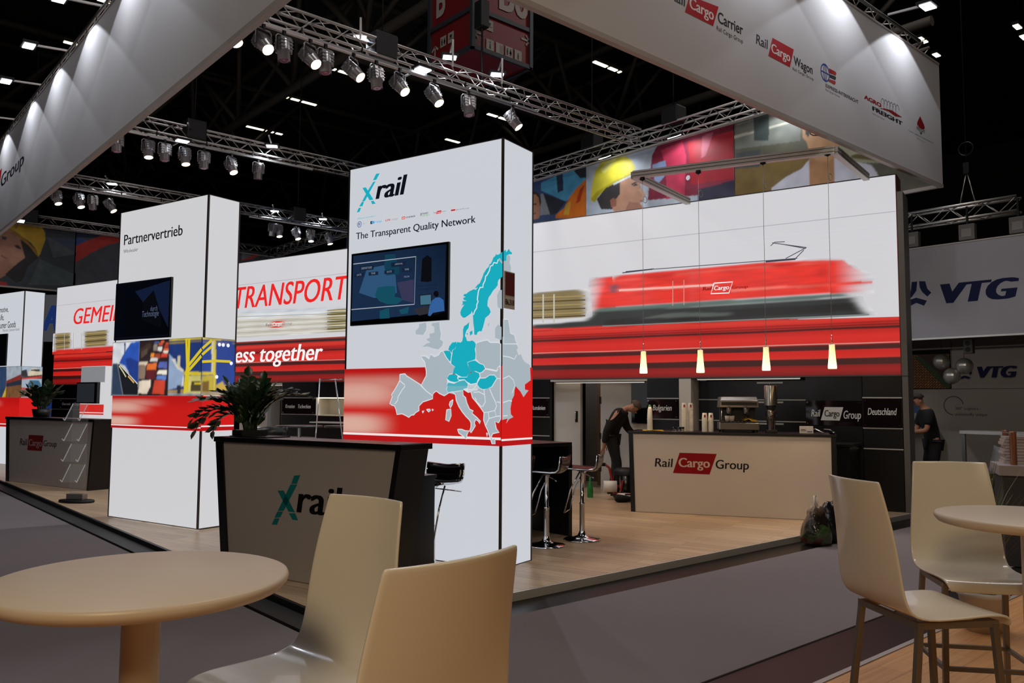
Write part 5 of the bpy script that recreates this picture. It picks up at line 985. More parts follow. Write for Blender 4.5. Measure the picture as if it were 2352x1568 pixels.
M().box(0,.075,0,.5,0,4.45,mat('post_grey',(104,100,94),.5,.3,noise=.05)).build('panel',p); m=M(); m.box(-.001,.076,-.002,.002,1.86,1.868,dark); m.build('seam',p)
# furniture of the back wall: x along wall, y depth
blk=mat('cabinet_black',(13,13,15),.32,noise=.25,scale=4); wallw=mat('partition_white',(205,200,192),.6,noise=.03,scale=2); sil=mat('shelf_edge_aluminium',(196,194,190),.4,.5)
def wall(name,x0,x1,y0,y1,z0,z1,m): o=M().box(0,x1-x0,0,y1-y0,0,z1-z0,m).build(name,None,bpos(x0,y0,z0),RP); return st(o)
def tower(label,x0,x1,y0,lines,d=.4,top=1.934,handles=False,cat='cabinet'):
    t=thing('wall_cabinet',label,cat,bpos(x0,y0,PZ),RP); w=x1-x0; zs=[0]+[z-PZ for z in lines]+[top-PZ]
    M().box(.0,w,.02,d,0,top-PZ,blk).build('carcass',t)
    for i in range(len(zs)-1):
        dr=M().box(.004,w-.004,0,.02,zs[i]+.008,zs[i+1]-.008,blk).build('door_panel',t)
        if handles and i>0: M().box(w*.55,w*.78,-.022,0,zs[i+1]-.05,zs[i+1]-.025,sil).build('handle',dr)
    for z in zs[1:-1]: M().box(0,w,-.008,.012,z-.008,z+.008,sil).build('edge_strip',t)
    return t
sgl=mat('sign_glass',(26,15,18),.08,noise=.1,scale=2); ink_w=mat('sign_white',(226,226,226),.5)
def plaque(label,x0,x1,y0,z0,z1,words,logo=False):
    t=thing('country_sign',label,'sign',bpos(x0,y0-.014,z0),RP); w=x1-x0;h=z1-z0
    M().box(0,w,-.008,0,0,h,sgl).build('glass_plate',t)
    for x in (.025,w-.025):
        for z in (.025,h-.025): M().tube([(x,-.018,z),(x,.013,z)],.009,chrome,8).build('fixing',t)
    for s,b in words: m=MF(); put_text(m,s,b,-.0095,ink_w,.2,.015); m.build('lettering',t)
    m=MF()
    if logo: 
        m.face([(w*.27,-.0095,h*.2),(w*.61,-.0095,h*.2),(w*.68,-.0095,h*.74),(w*.345,-.0095,h*.74)],ink_w); put_text(m,'Cargo',(w*.34,h*.36,w*.61,h*.62),-.011,mat('sign_ink',(30,30,34),.5),.05,.025)
    if logo: m.build('logo_block',t)
L4=(.922,1.208,1.33+.29,)
tower('black wall cabinet behind the sign Deutschland at the right wall end',21.862,22.372,.0,(.922,1.208,1.635))
plaque('dark glass sign reading Deutschland',21.875,22.36,.0,1.225,1.618,[('Deutschland',(.055,.17,.43,.265))])
tower('tall black kitchen cabinet behind the company sign',21.07,21.85,.04,())
plaque('dark glass company sign with white parallelogram logo over the sink',21.08,21.845,.04,1.235,1.59,[('Rail',(.075,.125,.205,.225)),('Group',(.52,.1,.755,.215))],True)
tower('black kitchen cabinet wall with drawers behind the coffee machine',19.335,21.06,.32,(.95,1.27,1.6),.3,1.90,True)
wall('trim_1',19.125,19.325,.0,.42,PZ,1.93,wallw)
tower('black wall cabinet behind the sign Bulgarien',18.57,19.12,.0,(.922,1.28,1.615))
plaque('dark glass sign reading Bulgarien',18.58,19.11,.0,1.295,1.6,[('Bulgarien',(.1,.125,.43,.215))])
t=thing('wall_screen','switched off screen with red reflections beside the sign Bulgarien','screen',bpos(18.245,.1,1.2),RP); M().box(0,.315,0,.05,0,.72,bezel).build('casing',t); M().box(.01,.305,-.003,0,.02,.7,mat('screen_gloss',(12,9,11),.06)).build('glass',t)
wall('wall_1',18.24,18.57,.15,.42,PZ,1.93,wallw)
# doorway recess
wall('wall_2',16.74,17.27,.12,.2,PZ,1.90,wallw); wall('trim_2',16.735,18.58,.0,.45,1.9,1.935,wallw)
door=mat('door_white',(200,198,196),.5)
o=st(M().box(0,.62,0,.04,0,1.83,door).build('door_1',None,bpos(17.62,.2,PZ),RP+.18)); m=M(); m.box(-.02,.012,-.012,.0,.3,.42,dark); m.box(-.02,.012,-.012,0,1.45,1.57,dark); m.box(-.02,.012,-.012,0,.85,.95,dark); m.build('hinge',o)
wall('wall_3',17.27,17.6,.75,.8,PZ,1.9,mat('backroom_brown',(120,92,66),.7)); wall('wall_4',16.74,19.1,1.3,1.35,PZ,1.95,mat('backroom_grey',(90,82,74),.7))
h=thing('sliding_door_handle','upright dark handle plate on the white partition left of the doorway','handle',bpos(17.17,.12,1.2),RP); M().box(0,.05,-.008,0,0,.19,dark).build('plate',h); m=M(); m.tube([(.025,-.008,.05),(.025,-.04,.06),(.025,-.04,.17),(.025,-.008,.18)],.007,chrome,6); m.build('grip',h)
tower('black wall cabinet behind the sign left of the doorway',15.9,16.72,.0,(.72,.95,1.28,1.615))
plaque('dark glass sign ending at the doorway, partly behind the tall light box',16.0,16.71,.0,1.295,1.6,[('Rumänien',(.36,.11,.645,.185))])
# left bay with lit niche
tower('black wall cabinet with the signs Kroatien and Tschechien',9.78,10.86,.0,(.75,1.24,1.60))
plaque('dark glass sign reading Kroatien and Tschechien',9.83,10.82,.0,1.255,1.585,[('Kroatien',(.1,.12,.4,.2)),('Tschechien',(.5,.12,.9,.2))])
t=thing('display_niche','lit white display niche in the black wall cabinets','niche',bpos(10.865,.0,PZ),RP); nw=2.1
m=M(); m.box(0,nw,.02,.4,0,1.15,blk); m.box(0,nw,.02,.4,1.54,1.864,blk); m.build('carcass',t)
nm=mat('niche_white',(226,218,200),.6); m=M(); m.box(0,nw,.38,.4,1.15,1.54,nm); m.box(0,.02,.0,.4,1.15,1.54,nm); m.box(nw-.02,nw,.0,.4,1.15,1.54,nm); m.box(0,nw,.0,.4,1.15,1.17,nm); m.build('lining',t)
m=M(); m.box(.03,nw-.03,.03,.06,1.525,1.538,mat('niche_lamp',(255,240,214),.5,0,4)); m.build('lamp_strip',t)
for x0,x1 in ((8.2,9.2),): wall('wall_5',x0,x1,.12,.2,PZ,1.9,wallw)
wall('trim_3',9.2,9.24,.05,.42,PZ,1.9,sil); wall('trim_4',9.735,9.775,.05,.42,PZ,1.9,sil); wall('trim_5',8.2,9.775,.0,.42,1.88,1.935,wallw)
wall('wall_6',7.9,10.2,1.6,1.65,PZ,1.95,mat('backroom_grey',(90,82,74),.7))
b=thing('yellow_container','yellow box seen through the open doorway beside the sign Kroatien','box',bpos(9.45,.9,1.1),RP); M().box(0,.22,0,.2,0,.4,mat('yellow_plastic',(206,160,40),.4)).build('body',b,bevel=.02); M().box(-.01,.23,-.01,.21,.4,.43,dark).build('lid',b); 
b=thing('storage_shelf','plain shelf unit carrying the yellow box in the back room','shelf',bpos(9.3,.85,PZ),RP); M().box(0,.5,0,.3,1.0,1.03,white).build('shelf_board',b); m=M(); m.box(0,.02,0,.3,0,1.0,white); m.box(.48,.5,0,.3,0,1.0,white); m.build('side_panel',b)
tower('black wall cabinet at the left end under the words on the light box',.0,3.2,.0,(.5,.95,1.25,1.55)); 
plaque('dark glass sign with four country names at the far left wall end',.5,3.1,.0,1.27,1.53,[('Österreich',(.1,.1,.55,.18)),('Ungarn',(.75,.1,1.1,.18)),('Italien',(1.3,.1,1.6,.18)),('Slowakei',(1.8,.1,2.3,.18))])
wall('wall_7',3.25,7.9,.12,.2,PZ,1.93,wallw); wall('wall_8',12.98,15.88,.05,.15,PZ,1.93,blk)
# added glowing strips under the light box, standing for its pale soffit edge
rl=mat('soffit_glow',(255,244,226),.5,0,1.1)
for x0,x1,lb in ((19.4,21.0,'slim added glowing strip under the light box above the coffee machine'),(16.8,18.5,'slim added glowing strip under the light box above the doorway'),(8.3,9.7,'slim added glowing strip under the light box beside the sign Kroatien')):
    t=thing('soffit_glow_strip',lb,'glowing strip',bpos(x0,.06,1.875 if x0<19 else 1.91),RP); M().box(0,x1-x0,0,.03,.006,.024,alu).build('profile',t); M().box(.01,x1-x0-.01,.004,.026,0,.006,rl).build('glow_face',t)
# model tank wagon in the niche
t=thing('model_wagon','black model tank wagon standing in the lit niche','model',bpos(11.68,.12,PZ+1.17),RP); mm=mat('model_black',(22,22,24),.3)
M().tube([(.0,0,.13),(.03,0,.13),(.57,0,.13),(.6,0,.13)],[.05,.068,.068,.05],mm,14).build('tank',t); m=M(); m.box(-.03,.63,-.04,.04,.035,.055,mm); m.box(-.05,-.03,-.045,.045,.03,.1,mm); m.box(.63,.65,-.045,.045,.03,.1,mm); m.build('chassis',t)
for x in (.06,.14,.46,.54):
    for y in (-.04,.04): M().tube([(x,y-.006,.02),(x,y+.006,.02)],.02,mm,10).build('wheel',t)
m=M(); m.tube([(.27,-.07,.13),(.27,-.05,.185),(.27,0,.2)],.006,white,5); m.box(.4,.48,-.071,-.066,.12,.16,white); m.build('marking',t)
# aluminium beam with pendants over the bar
A=Vector((8.613,7.298,4.72)); B=Vector((9.61,4.867,4.72)); e1=Vector(bpos(19.307,0,4.79)); e2=Vector(bpos(21.992,0,4.79))
t=thing('lamp_beam','aluminium beam frame cantilevered from the back wall above the bar','beam',(A.x,A.y,A.z))
al=mat('beam_aluminium',(186,180,174),.45,.35); O=Vector((A.x,A.y,A.z))
def groove(m,p,q,w=.08,h=.1):
    m.bar(p,q,w,h,al); d=(Vector(q)-Vector(p)).normalized(); s=d.cross(Vector((0,0,1)))
    for k in (-.022,.022): m.bar(Vector(p)+Vector((0,0,k)),Vector(q)+Vector((0,0,k)),w+.004,.006,dark)
m=M(); groove(m,(0,0,0),B-O); m.build('front_beam',t)
for e,c in ((e1,A),(e2,B)): m=M(); groove(m,c-O+Vector((0,0,0)),e-O+Vector((0,0,.0))); m.build('side_arm',t)
dirv=(B-A).normalized()
shade=D.materials.new('opal_glass'); shade.use_nodes=True; n=shade.node_tree.nodes; k=shade.node_tree.links; bs=n['Principled BSDF']; tc=n.new('ShaderNodeTexCoord'); sp=n.new('ShaderNodeSeparateXYZ'); k.new(tc.outputs['Object'],sp.inputs[0]); mr=n.new('ShaderNodeMapRange'); k.new(sp.outputs[2],mr.inputs[0]); mr.inputs[1].default_value=.3; mr.inputs[2].default_value=.0
bs.inputs['Base Color'].default_value=(.7,.5,.25,1); bs.inputs['Emission Color'].default_value=(1,.74,.36,1); mr.inputs[3].default_value=.8; mr.inputs[4].default_value=2.6; k.new(mr.outputs[0],bs.inputs['Emission Strength'])
def pendant():
    t=thing('pendant_lamp','x','pendant lamp')
    M().lathe([(.02,.305),(.034,.3),(.035,.24),(.042,.14),(.051,.05),(.053,.02),(.051,0),(.047,.004),(.042,.06)],shade,n=20).build('glass_shade',t)
    m=M(); m.lathe([(0,.31),(.012,.31),(.014,.3),(.03,.299),(.03,.305)],chrome,n=12); m.tube([(-.05,0,.3),(.05,0,.3)],.004,chrome,5); m.tube([(0,0,.3),(0,0,.42)],.007,chrome,6); m.build('holder',t)
    m=M(); m.tube([(0,0,.4),(.004,.002,1.2),(-.003,0,2.0),(0,0,2.68)],.0032,mat('clear_cord',(176,172,168),.4),5); m.build('cord',t)
    m=M(); m.lathe([(.0,2.72),(.035,2.72),(.04,2.69),(.015,2.68),(0,2.67)],dark,n=10); m.build('mount',t)
    m=M(); m.tube([(.05+.045*math.cos(a*PI/6),0,2.42+.045*math.sin(a*PI/6)) for a in range(12)],.004,mat('clear_cord',(176,172,168),.4),5,closed=True); m.build('cord_loop',t)
    return t
Q=None
for (x,y,z),lb in zip(((8.662,7.178,1.945),(8.958,6.456,1.945),(9.279,5.676,1.965),(9.579,4.945,1.978)),('leftmost glowing glass pendant lamp over the bar','second glowing glass pendant lamp from the left over the bar','third glowing glass pendant lamp from the left over the bar','rightmost glowing glass pendant lamp over the bar')):
    o=pendant() if Q is None else copy_tree(Q); Q=Q or o; o.location=(x,y,z); o['label']=lb; o['group']='pendant lamps over the bar'; PL=globals().setdefault('PL',[]); PL.append(o)
for o in PL:
    l=D.lights.new('pendant_glow','SPOT'); l.energy=9; l.color=(1,.7,.38); l.spot_size=R_(120); l.spot_blend=.8; l.shadow_soft_size=.03; q=D.objects.new('pendant_glow',l); COL.objects.link(q); q.parent=o; q.location=(0,0,-.02)
# ================= COUNTERS =================
grey_p=mat('counter_front_grey',(176,168,166),.55,noise=.03,scale=3)
def front(t,W,H,face,inset_l,inset_r,logo_z=0,pm=white):
    # tapered front: slabs lean outwards to the top
    m=M(); m.add([(inset_l-.0,-.03,0),(inset_l+.09,-.03,0),(.09,-.03,H),(0,-.03,H),(inset_l,.3,0),(inset_l+.09,.3,0),(.09,.3,H),(0,.3,H)],[(0,1,2,3),(7,6,5,4),(0,4,5,1),(1,5,6,2),(2,6,7,3),(3,7,4,0)],blk); m.build('end_slab',t)
    m=M(); m.add([(W-inset_r-.05,-.03,0),(W-inset_r,-.03,0),(W,-.03,H),(W-.05,-.03,H),(W-inset_r-.05,.3,0),(W-inset_r,.3,0),(W,.3,H),(W-.05,.3,H)],[(0,1,2,3),(7,6,5,4),(0,4,5,1),(1,5,6,2),(2,6,7,3),(3,7,4,0)],blk); m.build('end_slab',t)
    m=M(); m.prism([(inset_l+.085,.005),(W-inset_r-.045,.005),(W-.045,H-.045),(.085,H-.045)],-.012,.02,pm); m.build('front_panel',t)
    M().box(-.01,W+.01,-.04,.33,H-.045,H,blk).build('top_board',t,bevel=.004)
    f=D.objects.new('front_print',None); COL.objects.link(f); f.parent=t; f.location=(0,-.012,-PZ); graphics(face,f)
t=thing('reception_counter','grey fronted reception counter with teal X logo and lower desk behind','counter',(2.853,7.287,PZ),RP)
front(t,2.2,1.15,'xc',.14,.2,pm=grey_p)
M().box(1.80,1.895,.30,.755,0,.83,blk).build('desk_panel',t); M().box(.2,1.91,.28,.765,.83,.86,blk).build('desk_top',t); M().box(.25,.3,.3,.75,0,.83,blk).build('desk_panel',t)
M().box(.12,.62,.03,.29,1.13,1.16,mat('planter_rim',(20,20,22),.5)).build('planter_tray',t)
t=thing('reception_counter','grey fronted counter with red parallelogram logo, far left','counter',(2.87-.02,16.86+.3,PZ),RP)
front(t,2.9,1.15,'rc',.1,.1,pm=grey_p)
for c in t.children:
    if c.name.startswith('front_print'): c.location.x=.3
M().box(2.7,2.8,.3,.62,0,.9,blk).build('desk_panel',t); M().box(.2,2.82,.28,.64,.88,.91,blk).build('desk_top',t)
t=thing('bar_counter','long bar counter with white front and red parallelogram logo','counter',(8.574,7.372,PZ),R_(-59.62))
W=2.645; H=1.087
m=M(); m.add([(.03,-.02,0),(.09,-.02,0),(.06,-.02,H),(0,-.02,H),(.03,.7,0),(.09,.7,0),(.06,.7,H),(0,.7,H)],[(0,1,2,3),(7,6,5,4),(0,4,5,1),(1,5,6,2),(2,6,7,3),(3,7,4,0)],blk); m.build('end_slab',t)
M().box(W-.06,W,-.02,.7,0,H,blk).build('end_slab',t)
M().prism([(.085,.004),(W-.06,.004),(W-.06,H-.035),(.06,H-.035)],-.012,.02,mat('bar_front_white',(216,202,186),.5,noise=.02,scale=2)).build('front_panel',t); M().box(-.01,W+.01,-.035,.74,H-.035,H,blk).build('worktop',t,bevel=.004)
f=D.objects.new('front_print',None); COL.objects.link(f); f.parent=t; f.location=(0,-.012,-PZ); graphics('bar',f)
def barp(x,y,z): c,s=math.cos(R_(-59.62)),math.sin(R_(-59.62)); return (8.574+x*c-y*s,7.372+x*s+y*c,z)
BT=PZ+H
# sink cabinet behind the right end of the bar
t=thing('sink_counter','low sink counter behind the right end of the bar','counter',bpos(21.1,-.75,PZ),RP); M().box(0,.72,0,.7,.0,.9,blk).build('carcass',t); M().box(-.02,.76,-.03,.72,.9,.935,blk).build('worktop',t); M().box(.42,.47,-.04,-.005,0,.9,alu).build('corner_profile',t); M().box(.52,.56,-.04,-.005,0,.9,alu).build('corner_profile',t)
t=thing('mixer_tap','chrome mixer tap on the low sink counter','tap',bpos(21.55,-.4,PZ+.935),RP); m=M(); m.lathe([(.028,0),(.028,.02),(.022,.03),(.022,.13),(.018,.15),(0,.155)],chrome,n=14); m.build('body',t); m=M(); m.tube([(0,0,.08),(-.1,-.03,.12),(-.24,-.06,.19),(-.26,-.065,.175)],[.014,.012,.011,.011],chrome,8); m.build('spout',t); m=M(); m.tube([(0,0,.15),(-.05,0,.18),(-.13,.0,.185)],.009,chrome,6); m.build('lever',t)
# high table
t=thing('high_table','black slab sided high table beside the tall light box','table',(6.521,6.433,PZ),0)
M().box(-.9,0,0,1.5,.99,1.03,blk).build('table_top',t,bevel=.003); M().box(-.05,0,0,1.5,0,.99,blk).build('side_slab',t); M().box(-.9,-.85,0,1.5,0,.99,blk).build('side_slab',t); M().box(-.85,-.05,.7,.74,.2,.99,blk).build('centre_panel',t)
# ================= STOOLS =================
sm=mat('stool_seat_black',(16,15,16),.2,noise=.1)
def stool():
    t=thing('bar_stool','x','bar stool')
    M().lathe([(0,.0),(.2,.0),(.203,.008),(.19,.016),(.1,.03),(.05,.05),(.036,.08),(.03,.1)],chrome,n=32).build('base',t)
    M().lathe([(.03,.09),(.028,.38),(.031,.382),(.031,.395),(.021,.4),(.021,.71),(.05,.73),(.06,.735)],chrome,n=16).build('column',t)
    pr=[(-.17,.755),(-.12,.752),(.1,.742),(.15,.748),(.178,.775),(.19,.82),(.2,.9)]
    M().grid([[(x,y,z+.02*abs(x/.19)**2) for x in (-.195,-.13,-.06,0,.06,.13,.195)] for y,z in pr],sm).build('seat_shell',t,solid=.018)
    m=M()
    for x in (-.2,.2): m.tube([(x,y,z+.02) for y,z in pr],.009,chrome,6)
    m.tube([(-.2,.2,.92),(0,.2,.9+.005),(.2,.2,.92)],.009,chrome,6); m.build('seat_rim',t)
    m=M(); m.tube([(-.13,.0,.74),(-.14,-.1,.55),(-.14,-.17,.3),(.14,-.17,.3),(.14,-.1,.55),(.13,.0,.74)],.009,chrome,6); m.build('footrest',t)
    m=M(); m.tube([(0,.0,.715),(.12,.12,.69),(.2,.16,.68)],.006,chrome,6); m.build('lift_lever',t)
    return t
S0=stool(); S0.location=(5.87,6.16,PZ); S0.rotation_euler=(0,0,R_(-150)); S0['label']='chrome bar stool with black shell, nearest the tall light box right edge'; S0['group']='chrome bar stools'
dup(S0,(6.42,6.18,PZ),R_(-147),'chrome bar stool with black shell at the corner of the high table')
dup(S0,(5.43,6.26,PZ),R_(-155),'chrome bar stool mostly hidden behind the tall light box edge')
dup(S0,(4.245,5.912,PZ),R_(-71),'chrome bar stool behind the desk of the teal logo counter')
# ================= THINGS ON THE BAR =================
paper=mat('paper_cup',(222,216,206),.6,noise=.03); cupred=mat('cup_logo_red',(150,24,30),.5)
def cup_proto():
    t=M(); t.lathe([(.0,.0),(.038,.0),(.0385,.004),(.0295,.098),(.028,.1),(.0,.1)],paper,n=16); t.box(-.012,.012,-.0343,-.028,.05,.076,cupred); return t.build('paper_cup')
C0=None
def cups(x,y,n,where,top,step=.018,lean=0):
    global C0
    for i in range(n):
        o=cup_proto() if C0 is None else C0.copy()
        if C0 is None: C0=o
        else: COL.objects.link(o)
        px,py,_=barp(x,y,0); o.location=(px,py,BT+.001+i*step); o.rotation_euler=(0,0,R_(-59.6)+R_(10)); tag(o,('topmost paper cup of the %s' if i==n-1 else 'nested white paper cup in the %s')%where,'cup',where)
cups(.72,.28,17,'left one of two tall bar stacks',1); cups(.80,.35,17,'right one of two tall bar stacks',1); cups(1.0,.22,10,'short left stack beside the coffee machine',1,.017); cups(1.08,.25,10,'short right stack touching the coffee machine',1,.017)
def on_bar(name,label,cat,x,y,rz=0): return thing(name,label,cat,barp(x,y,BT+.001),R_(-59.62+rz))
t=on_bar('coffee_machine','chrome espresso machine standing on the bar','coffee machine',1.20,.12,8)
ch=mat('machine_steel',(170,166,160),.22,.9,noise=.1); mk=mat('machine_dark',(26,25,26),.35)
m=M(); m.box(0,.52,0,.46,.03,.13,ch); m.build('drip_base',t,bevel=.01); m=M(); m.box(.02,.5,.0,.2,.13,.14,mk); 
for i in range(9): m.box(.04+i*.05,.06+i*.05,.01,.19,.14,.146,ch)
m.build('drip_tray',t); M().box(.03,.49,.22,.45,.13,.33,mk).build('back_panel',t)
m=M(); m.add([(0,.02,.33),(.52,.02,.33),(.52,.46,.33),(0,.46,.33),(.015,-.01,.42),(.505,-.01,.42),(.505,.46,.47),(.015,.46,.47),(.03,.04,.475),(.49,.04,.475)],[(0,1,2,3),(0,4,5,1),(1,5,9,7-1,2) if 0 else (1,5,6,2),(0,3,7,4),(2,6,7,3),(4,8,9,5),(5,9,6),(4,7,8),(8,7,6,9)],ch); m.build('top_housing',t,bevel=.006)
M().box(.03,.49,-.012,.015,.36,.4,mk).build('control_panel',t)
for x in (.14,.36): g=M().lathe([(.04,.33),(.04,.29),(.035,.27),(.035,.25)],ch,(x,.1,0),16).build('brew_group',t); M().bar((x,.07,.26),(x,-.1,.25),.025,.025,mk).build('portafilter',g)
M().tube([(.04,.05,.33),(.03,.03,.22),(.035,.02,.15)],.006,chrome,6).build('steam_wand',t)
m=M()
for x,y in ((.04,.05),(.48,.05),(.04,.42),(.48,.42)): m.lathe([(.02,0),(.02,.03)],mk,(x,y,0),8)
m.build('foot',t)
for x in (.1,.16): o=M().lathe([(.0,.147),(.03,.147),(.034,.2),(.036,.22)],mat('cup_porcelain',(206,198,190),.3),(0,0,0),12).build('coffee_cup',None,barp(1.2+x,.22,BT)); tag(o,'small porcelain cup on the tray of the espresso machine','cup','porcelain cups on the espresso machine')
t=on_bar('cloth','yellow cleaning cloth lying on the espresso machine tray','cloth',1.52,.24,20); M().grid([[(x*.06,y*.05,.155+.03*math.sin(x*2.1+y)*math.cos(y*1.7)+.01*y) for x in range(4)] for y in range(4)],mat('yellow_cloth',(214,176,40),.85,noise=.08)).build('fabric',t,solid=.004)
t=on_bar('coffee_grinder','tall coffee grinder with steel bean hopper on the bar','coffee grinder',1.86,.25,5)
M().box(-.07,.07,-.1,.12,0,.04,mk).build('base',t,bevel=.006); M().lathe([(.055,.04),(.055,.14),(.07,.2),(.07,.27),(.05,.3)],mat('grinder_chrome',(120,112,108),.2,.9),n=18).build('body',t); M().lathe([(.045,.3),(.06,.34),(.07,.36),(.0,.36)],mk,n=18).build('collar',t); M().lathe([(.085,.36),(.085,.62),(.083,.625),(.0,.628)],ch,n=22).build('bean_hopper',t); M().lathe([(.012,.628),(.012,.645),(0,.65)],mk,n=10).build('lid_knob',t); M().box(-.02,.02,-.14,-.06,.16,.19,mk).build('spout',t)
t=on_bar('napkin_box','white napkin box with dark lettering at the right of the bar','box',2.30,.3,0); M().box(-.085,.085,-.06,.06,0,.09,mat('carton_white',(206,200,192),.6)).build('carton',t,bevel=.004); m=M(); m.box(-.07,-.01,-.062,-.06,.045,.052,mk); m.box(-.07,.0,-.062,-.06,.03,.035,mk); m.box(.01,.07,-.062,-.06,.015,.03,mat('carton_blue',(90,96,140),.5)); m.build('print',t)
t=on_bar('spray_bottle','tall white bottle with green cap on the left bar corner','bottle',.26,.2); M().lathe([(.0,0),(.036,0),(.038,.01),(.037,.2),(.03,.3),(.02,.33),(0,.331)],mat('white_plastic',(224,218,208),.35),n=20).build('body',t); M().lathe([(.02,.33),(.02,.345),(.012,.36),(0,.361)],mat('green_cap',(60,130,80),.4),n=14).build('cap',t)
t=on_bar('cloth','yellow cloth under the tall white bottle','cloth',.2,.12,12); M().grid([[(x*.07-.02,y*.06,.003+.006*math.sin(x*2.3+y*1.3)**2) for x in range(5)] for y in range(5)],mat('yellow_cloth',(214,176,40),.85,noise=.08)).build('fabric',t,solid=.003)
# fix order: the bottle stands on the cloth
for i,(x,y) in enumerate(((.60,.16),(.66,.13),(.7,.2))):
    t=on_bar('glass','small clear glass beside the tall cup stack','glass',x,y); t['group']='small glasses on the bar'; M().lathe([(0,.0),(.026,.0),(.03,.06),(.028,.06),(.024,.006)],mat('clear_glass',(235,238,240),.03,0,trans=1),n=16).build('bowl',t)
t=on_bar('spoon','steel spoons lying flat near the bar edge','cutlery',.42,.1,4); M().box(0,.22,-.012,.012,0,.004,chrome).build('stem',t); M().lathe([(0,0),(.02,.002),(.0,.006)],chrome,(.24,0,0),10).build('bowl',t)
# ================= PEOPLE =================
skin=mat('skin',(176,124,98),.55,noise=.06,scale=14); hairb=mat('hair_brown',(52,42,36),.7,noise=.3,scale=40); cl_black=mat('clothes_black',(11,11,12),.85,noise=.25,scale=12); cl_dark=mat('trousers_dark',(20,20,22),.85,noise=.2,scale=10); shoe_m=mat('shoe_black',(14,13,13),.5)
def skinned(name,parent,pts,edges,m,root=0,sub=2):
    me=D.meshes.new(name); me.from_pydata([p[0] for p in pts],edges,[]); o=D.objects.new(name,me); COL.objects.link(o)
    o.modifiers.new('skin','SKIN'); o.modifiers.new('sub','SUBSURF').levels=sub; o.modifiers['sub'].render_levels=sub; o.modifiers['skin'].use_smooth_shade=True
    for i,p in enumerate(pts): r=p[1]; r=r if isinstance(r,tuple) else (r,r); me.skin_vertices[0].data[i].radius=r; me.skin_vertices[0].data[i].use_root=(i==root)
    dg=bpy.context.evaluated_depsgraph_get(); dg.update(); n=D.meshes.new_from_object(o.evaluated_get(dg),depsgraph=dg); D.objects.remove(o); D.meshes.remove(me)
    n.materials.clear(); n.materials.append(m); n.name=name
    for p in n.polygons: p.use_smooth=True; p.material_index=0
    q=D.objects.new(name,n); COL.objects.link(q)
    if parent: q.parent=parent
    return q
def V3(*a): return Vector(a)
def join_into(o,extra):   # welds extra shapes into the body mesh
    bm=bmesh.new(); bm.from_mesh(o.data)
    for e in extra: bm.from_mesh(e.data); D.objects.remove(e)
    bm.to_mesh(o.data); bm.free()
def hand(pts,edges,wi,w,d,side,curl,palm_n):
    # palm + five unequal fingers growing from wrist vertex wi; d: hand direction, side: towards the thumb, palm_n: where fingers curl
    d=d.normalized(); side=side.normalized(); n=palm_n.normalized()
    pts.append((w+d*.05,(.026,.018))); p1=len(pts)-1; edges.append((wi,p1))
    for off,l in ((.026,.068),(.009,.076),(-.009,.07),(-.026,.055)):
        prev=p1; q=w+d*.085+side*off
        for j in range(3):
            a=curl*(j+.4); pts.append((q,.0085-.001*j)); edges.append((prev,len(pts)-1)); prev=len(pts)-1; q=q+(d*math.cos(a)+n*math.sin(a))*l/2
    pts.append((w+d*.03+side*.035,.011)); edges.append((wi,len(pts)-1)); k=len(pts)-1
    pts.append((w+d*.065+side*.05+n*.015,.009)); edges.append((k,len(pts)-1)); pts.append((w+d*.09+side*.045+n*.03,.008)); edges.append((k+1,len(pts)-1))
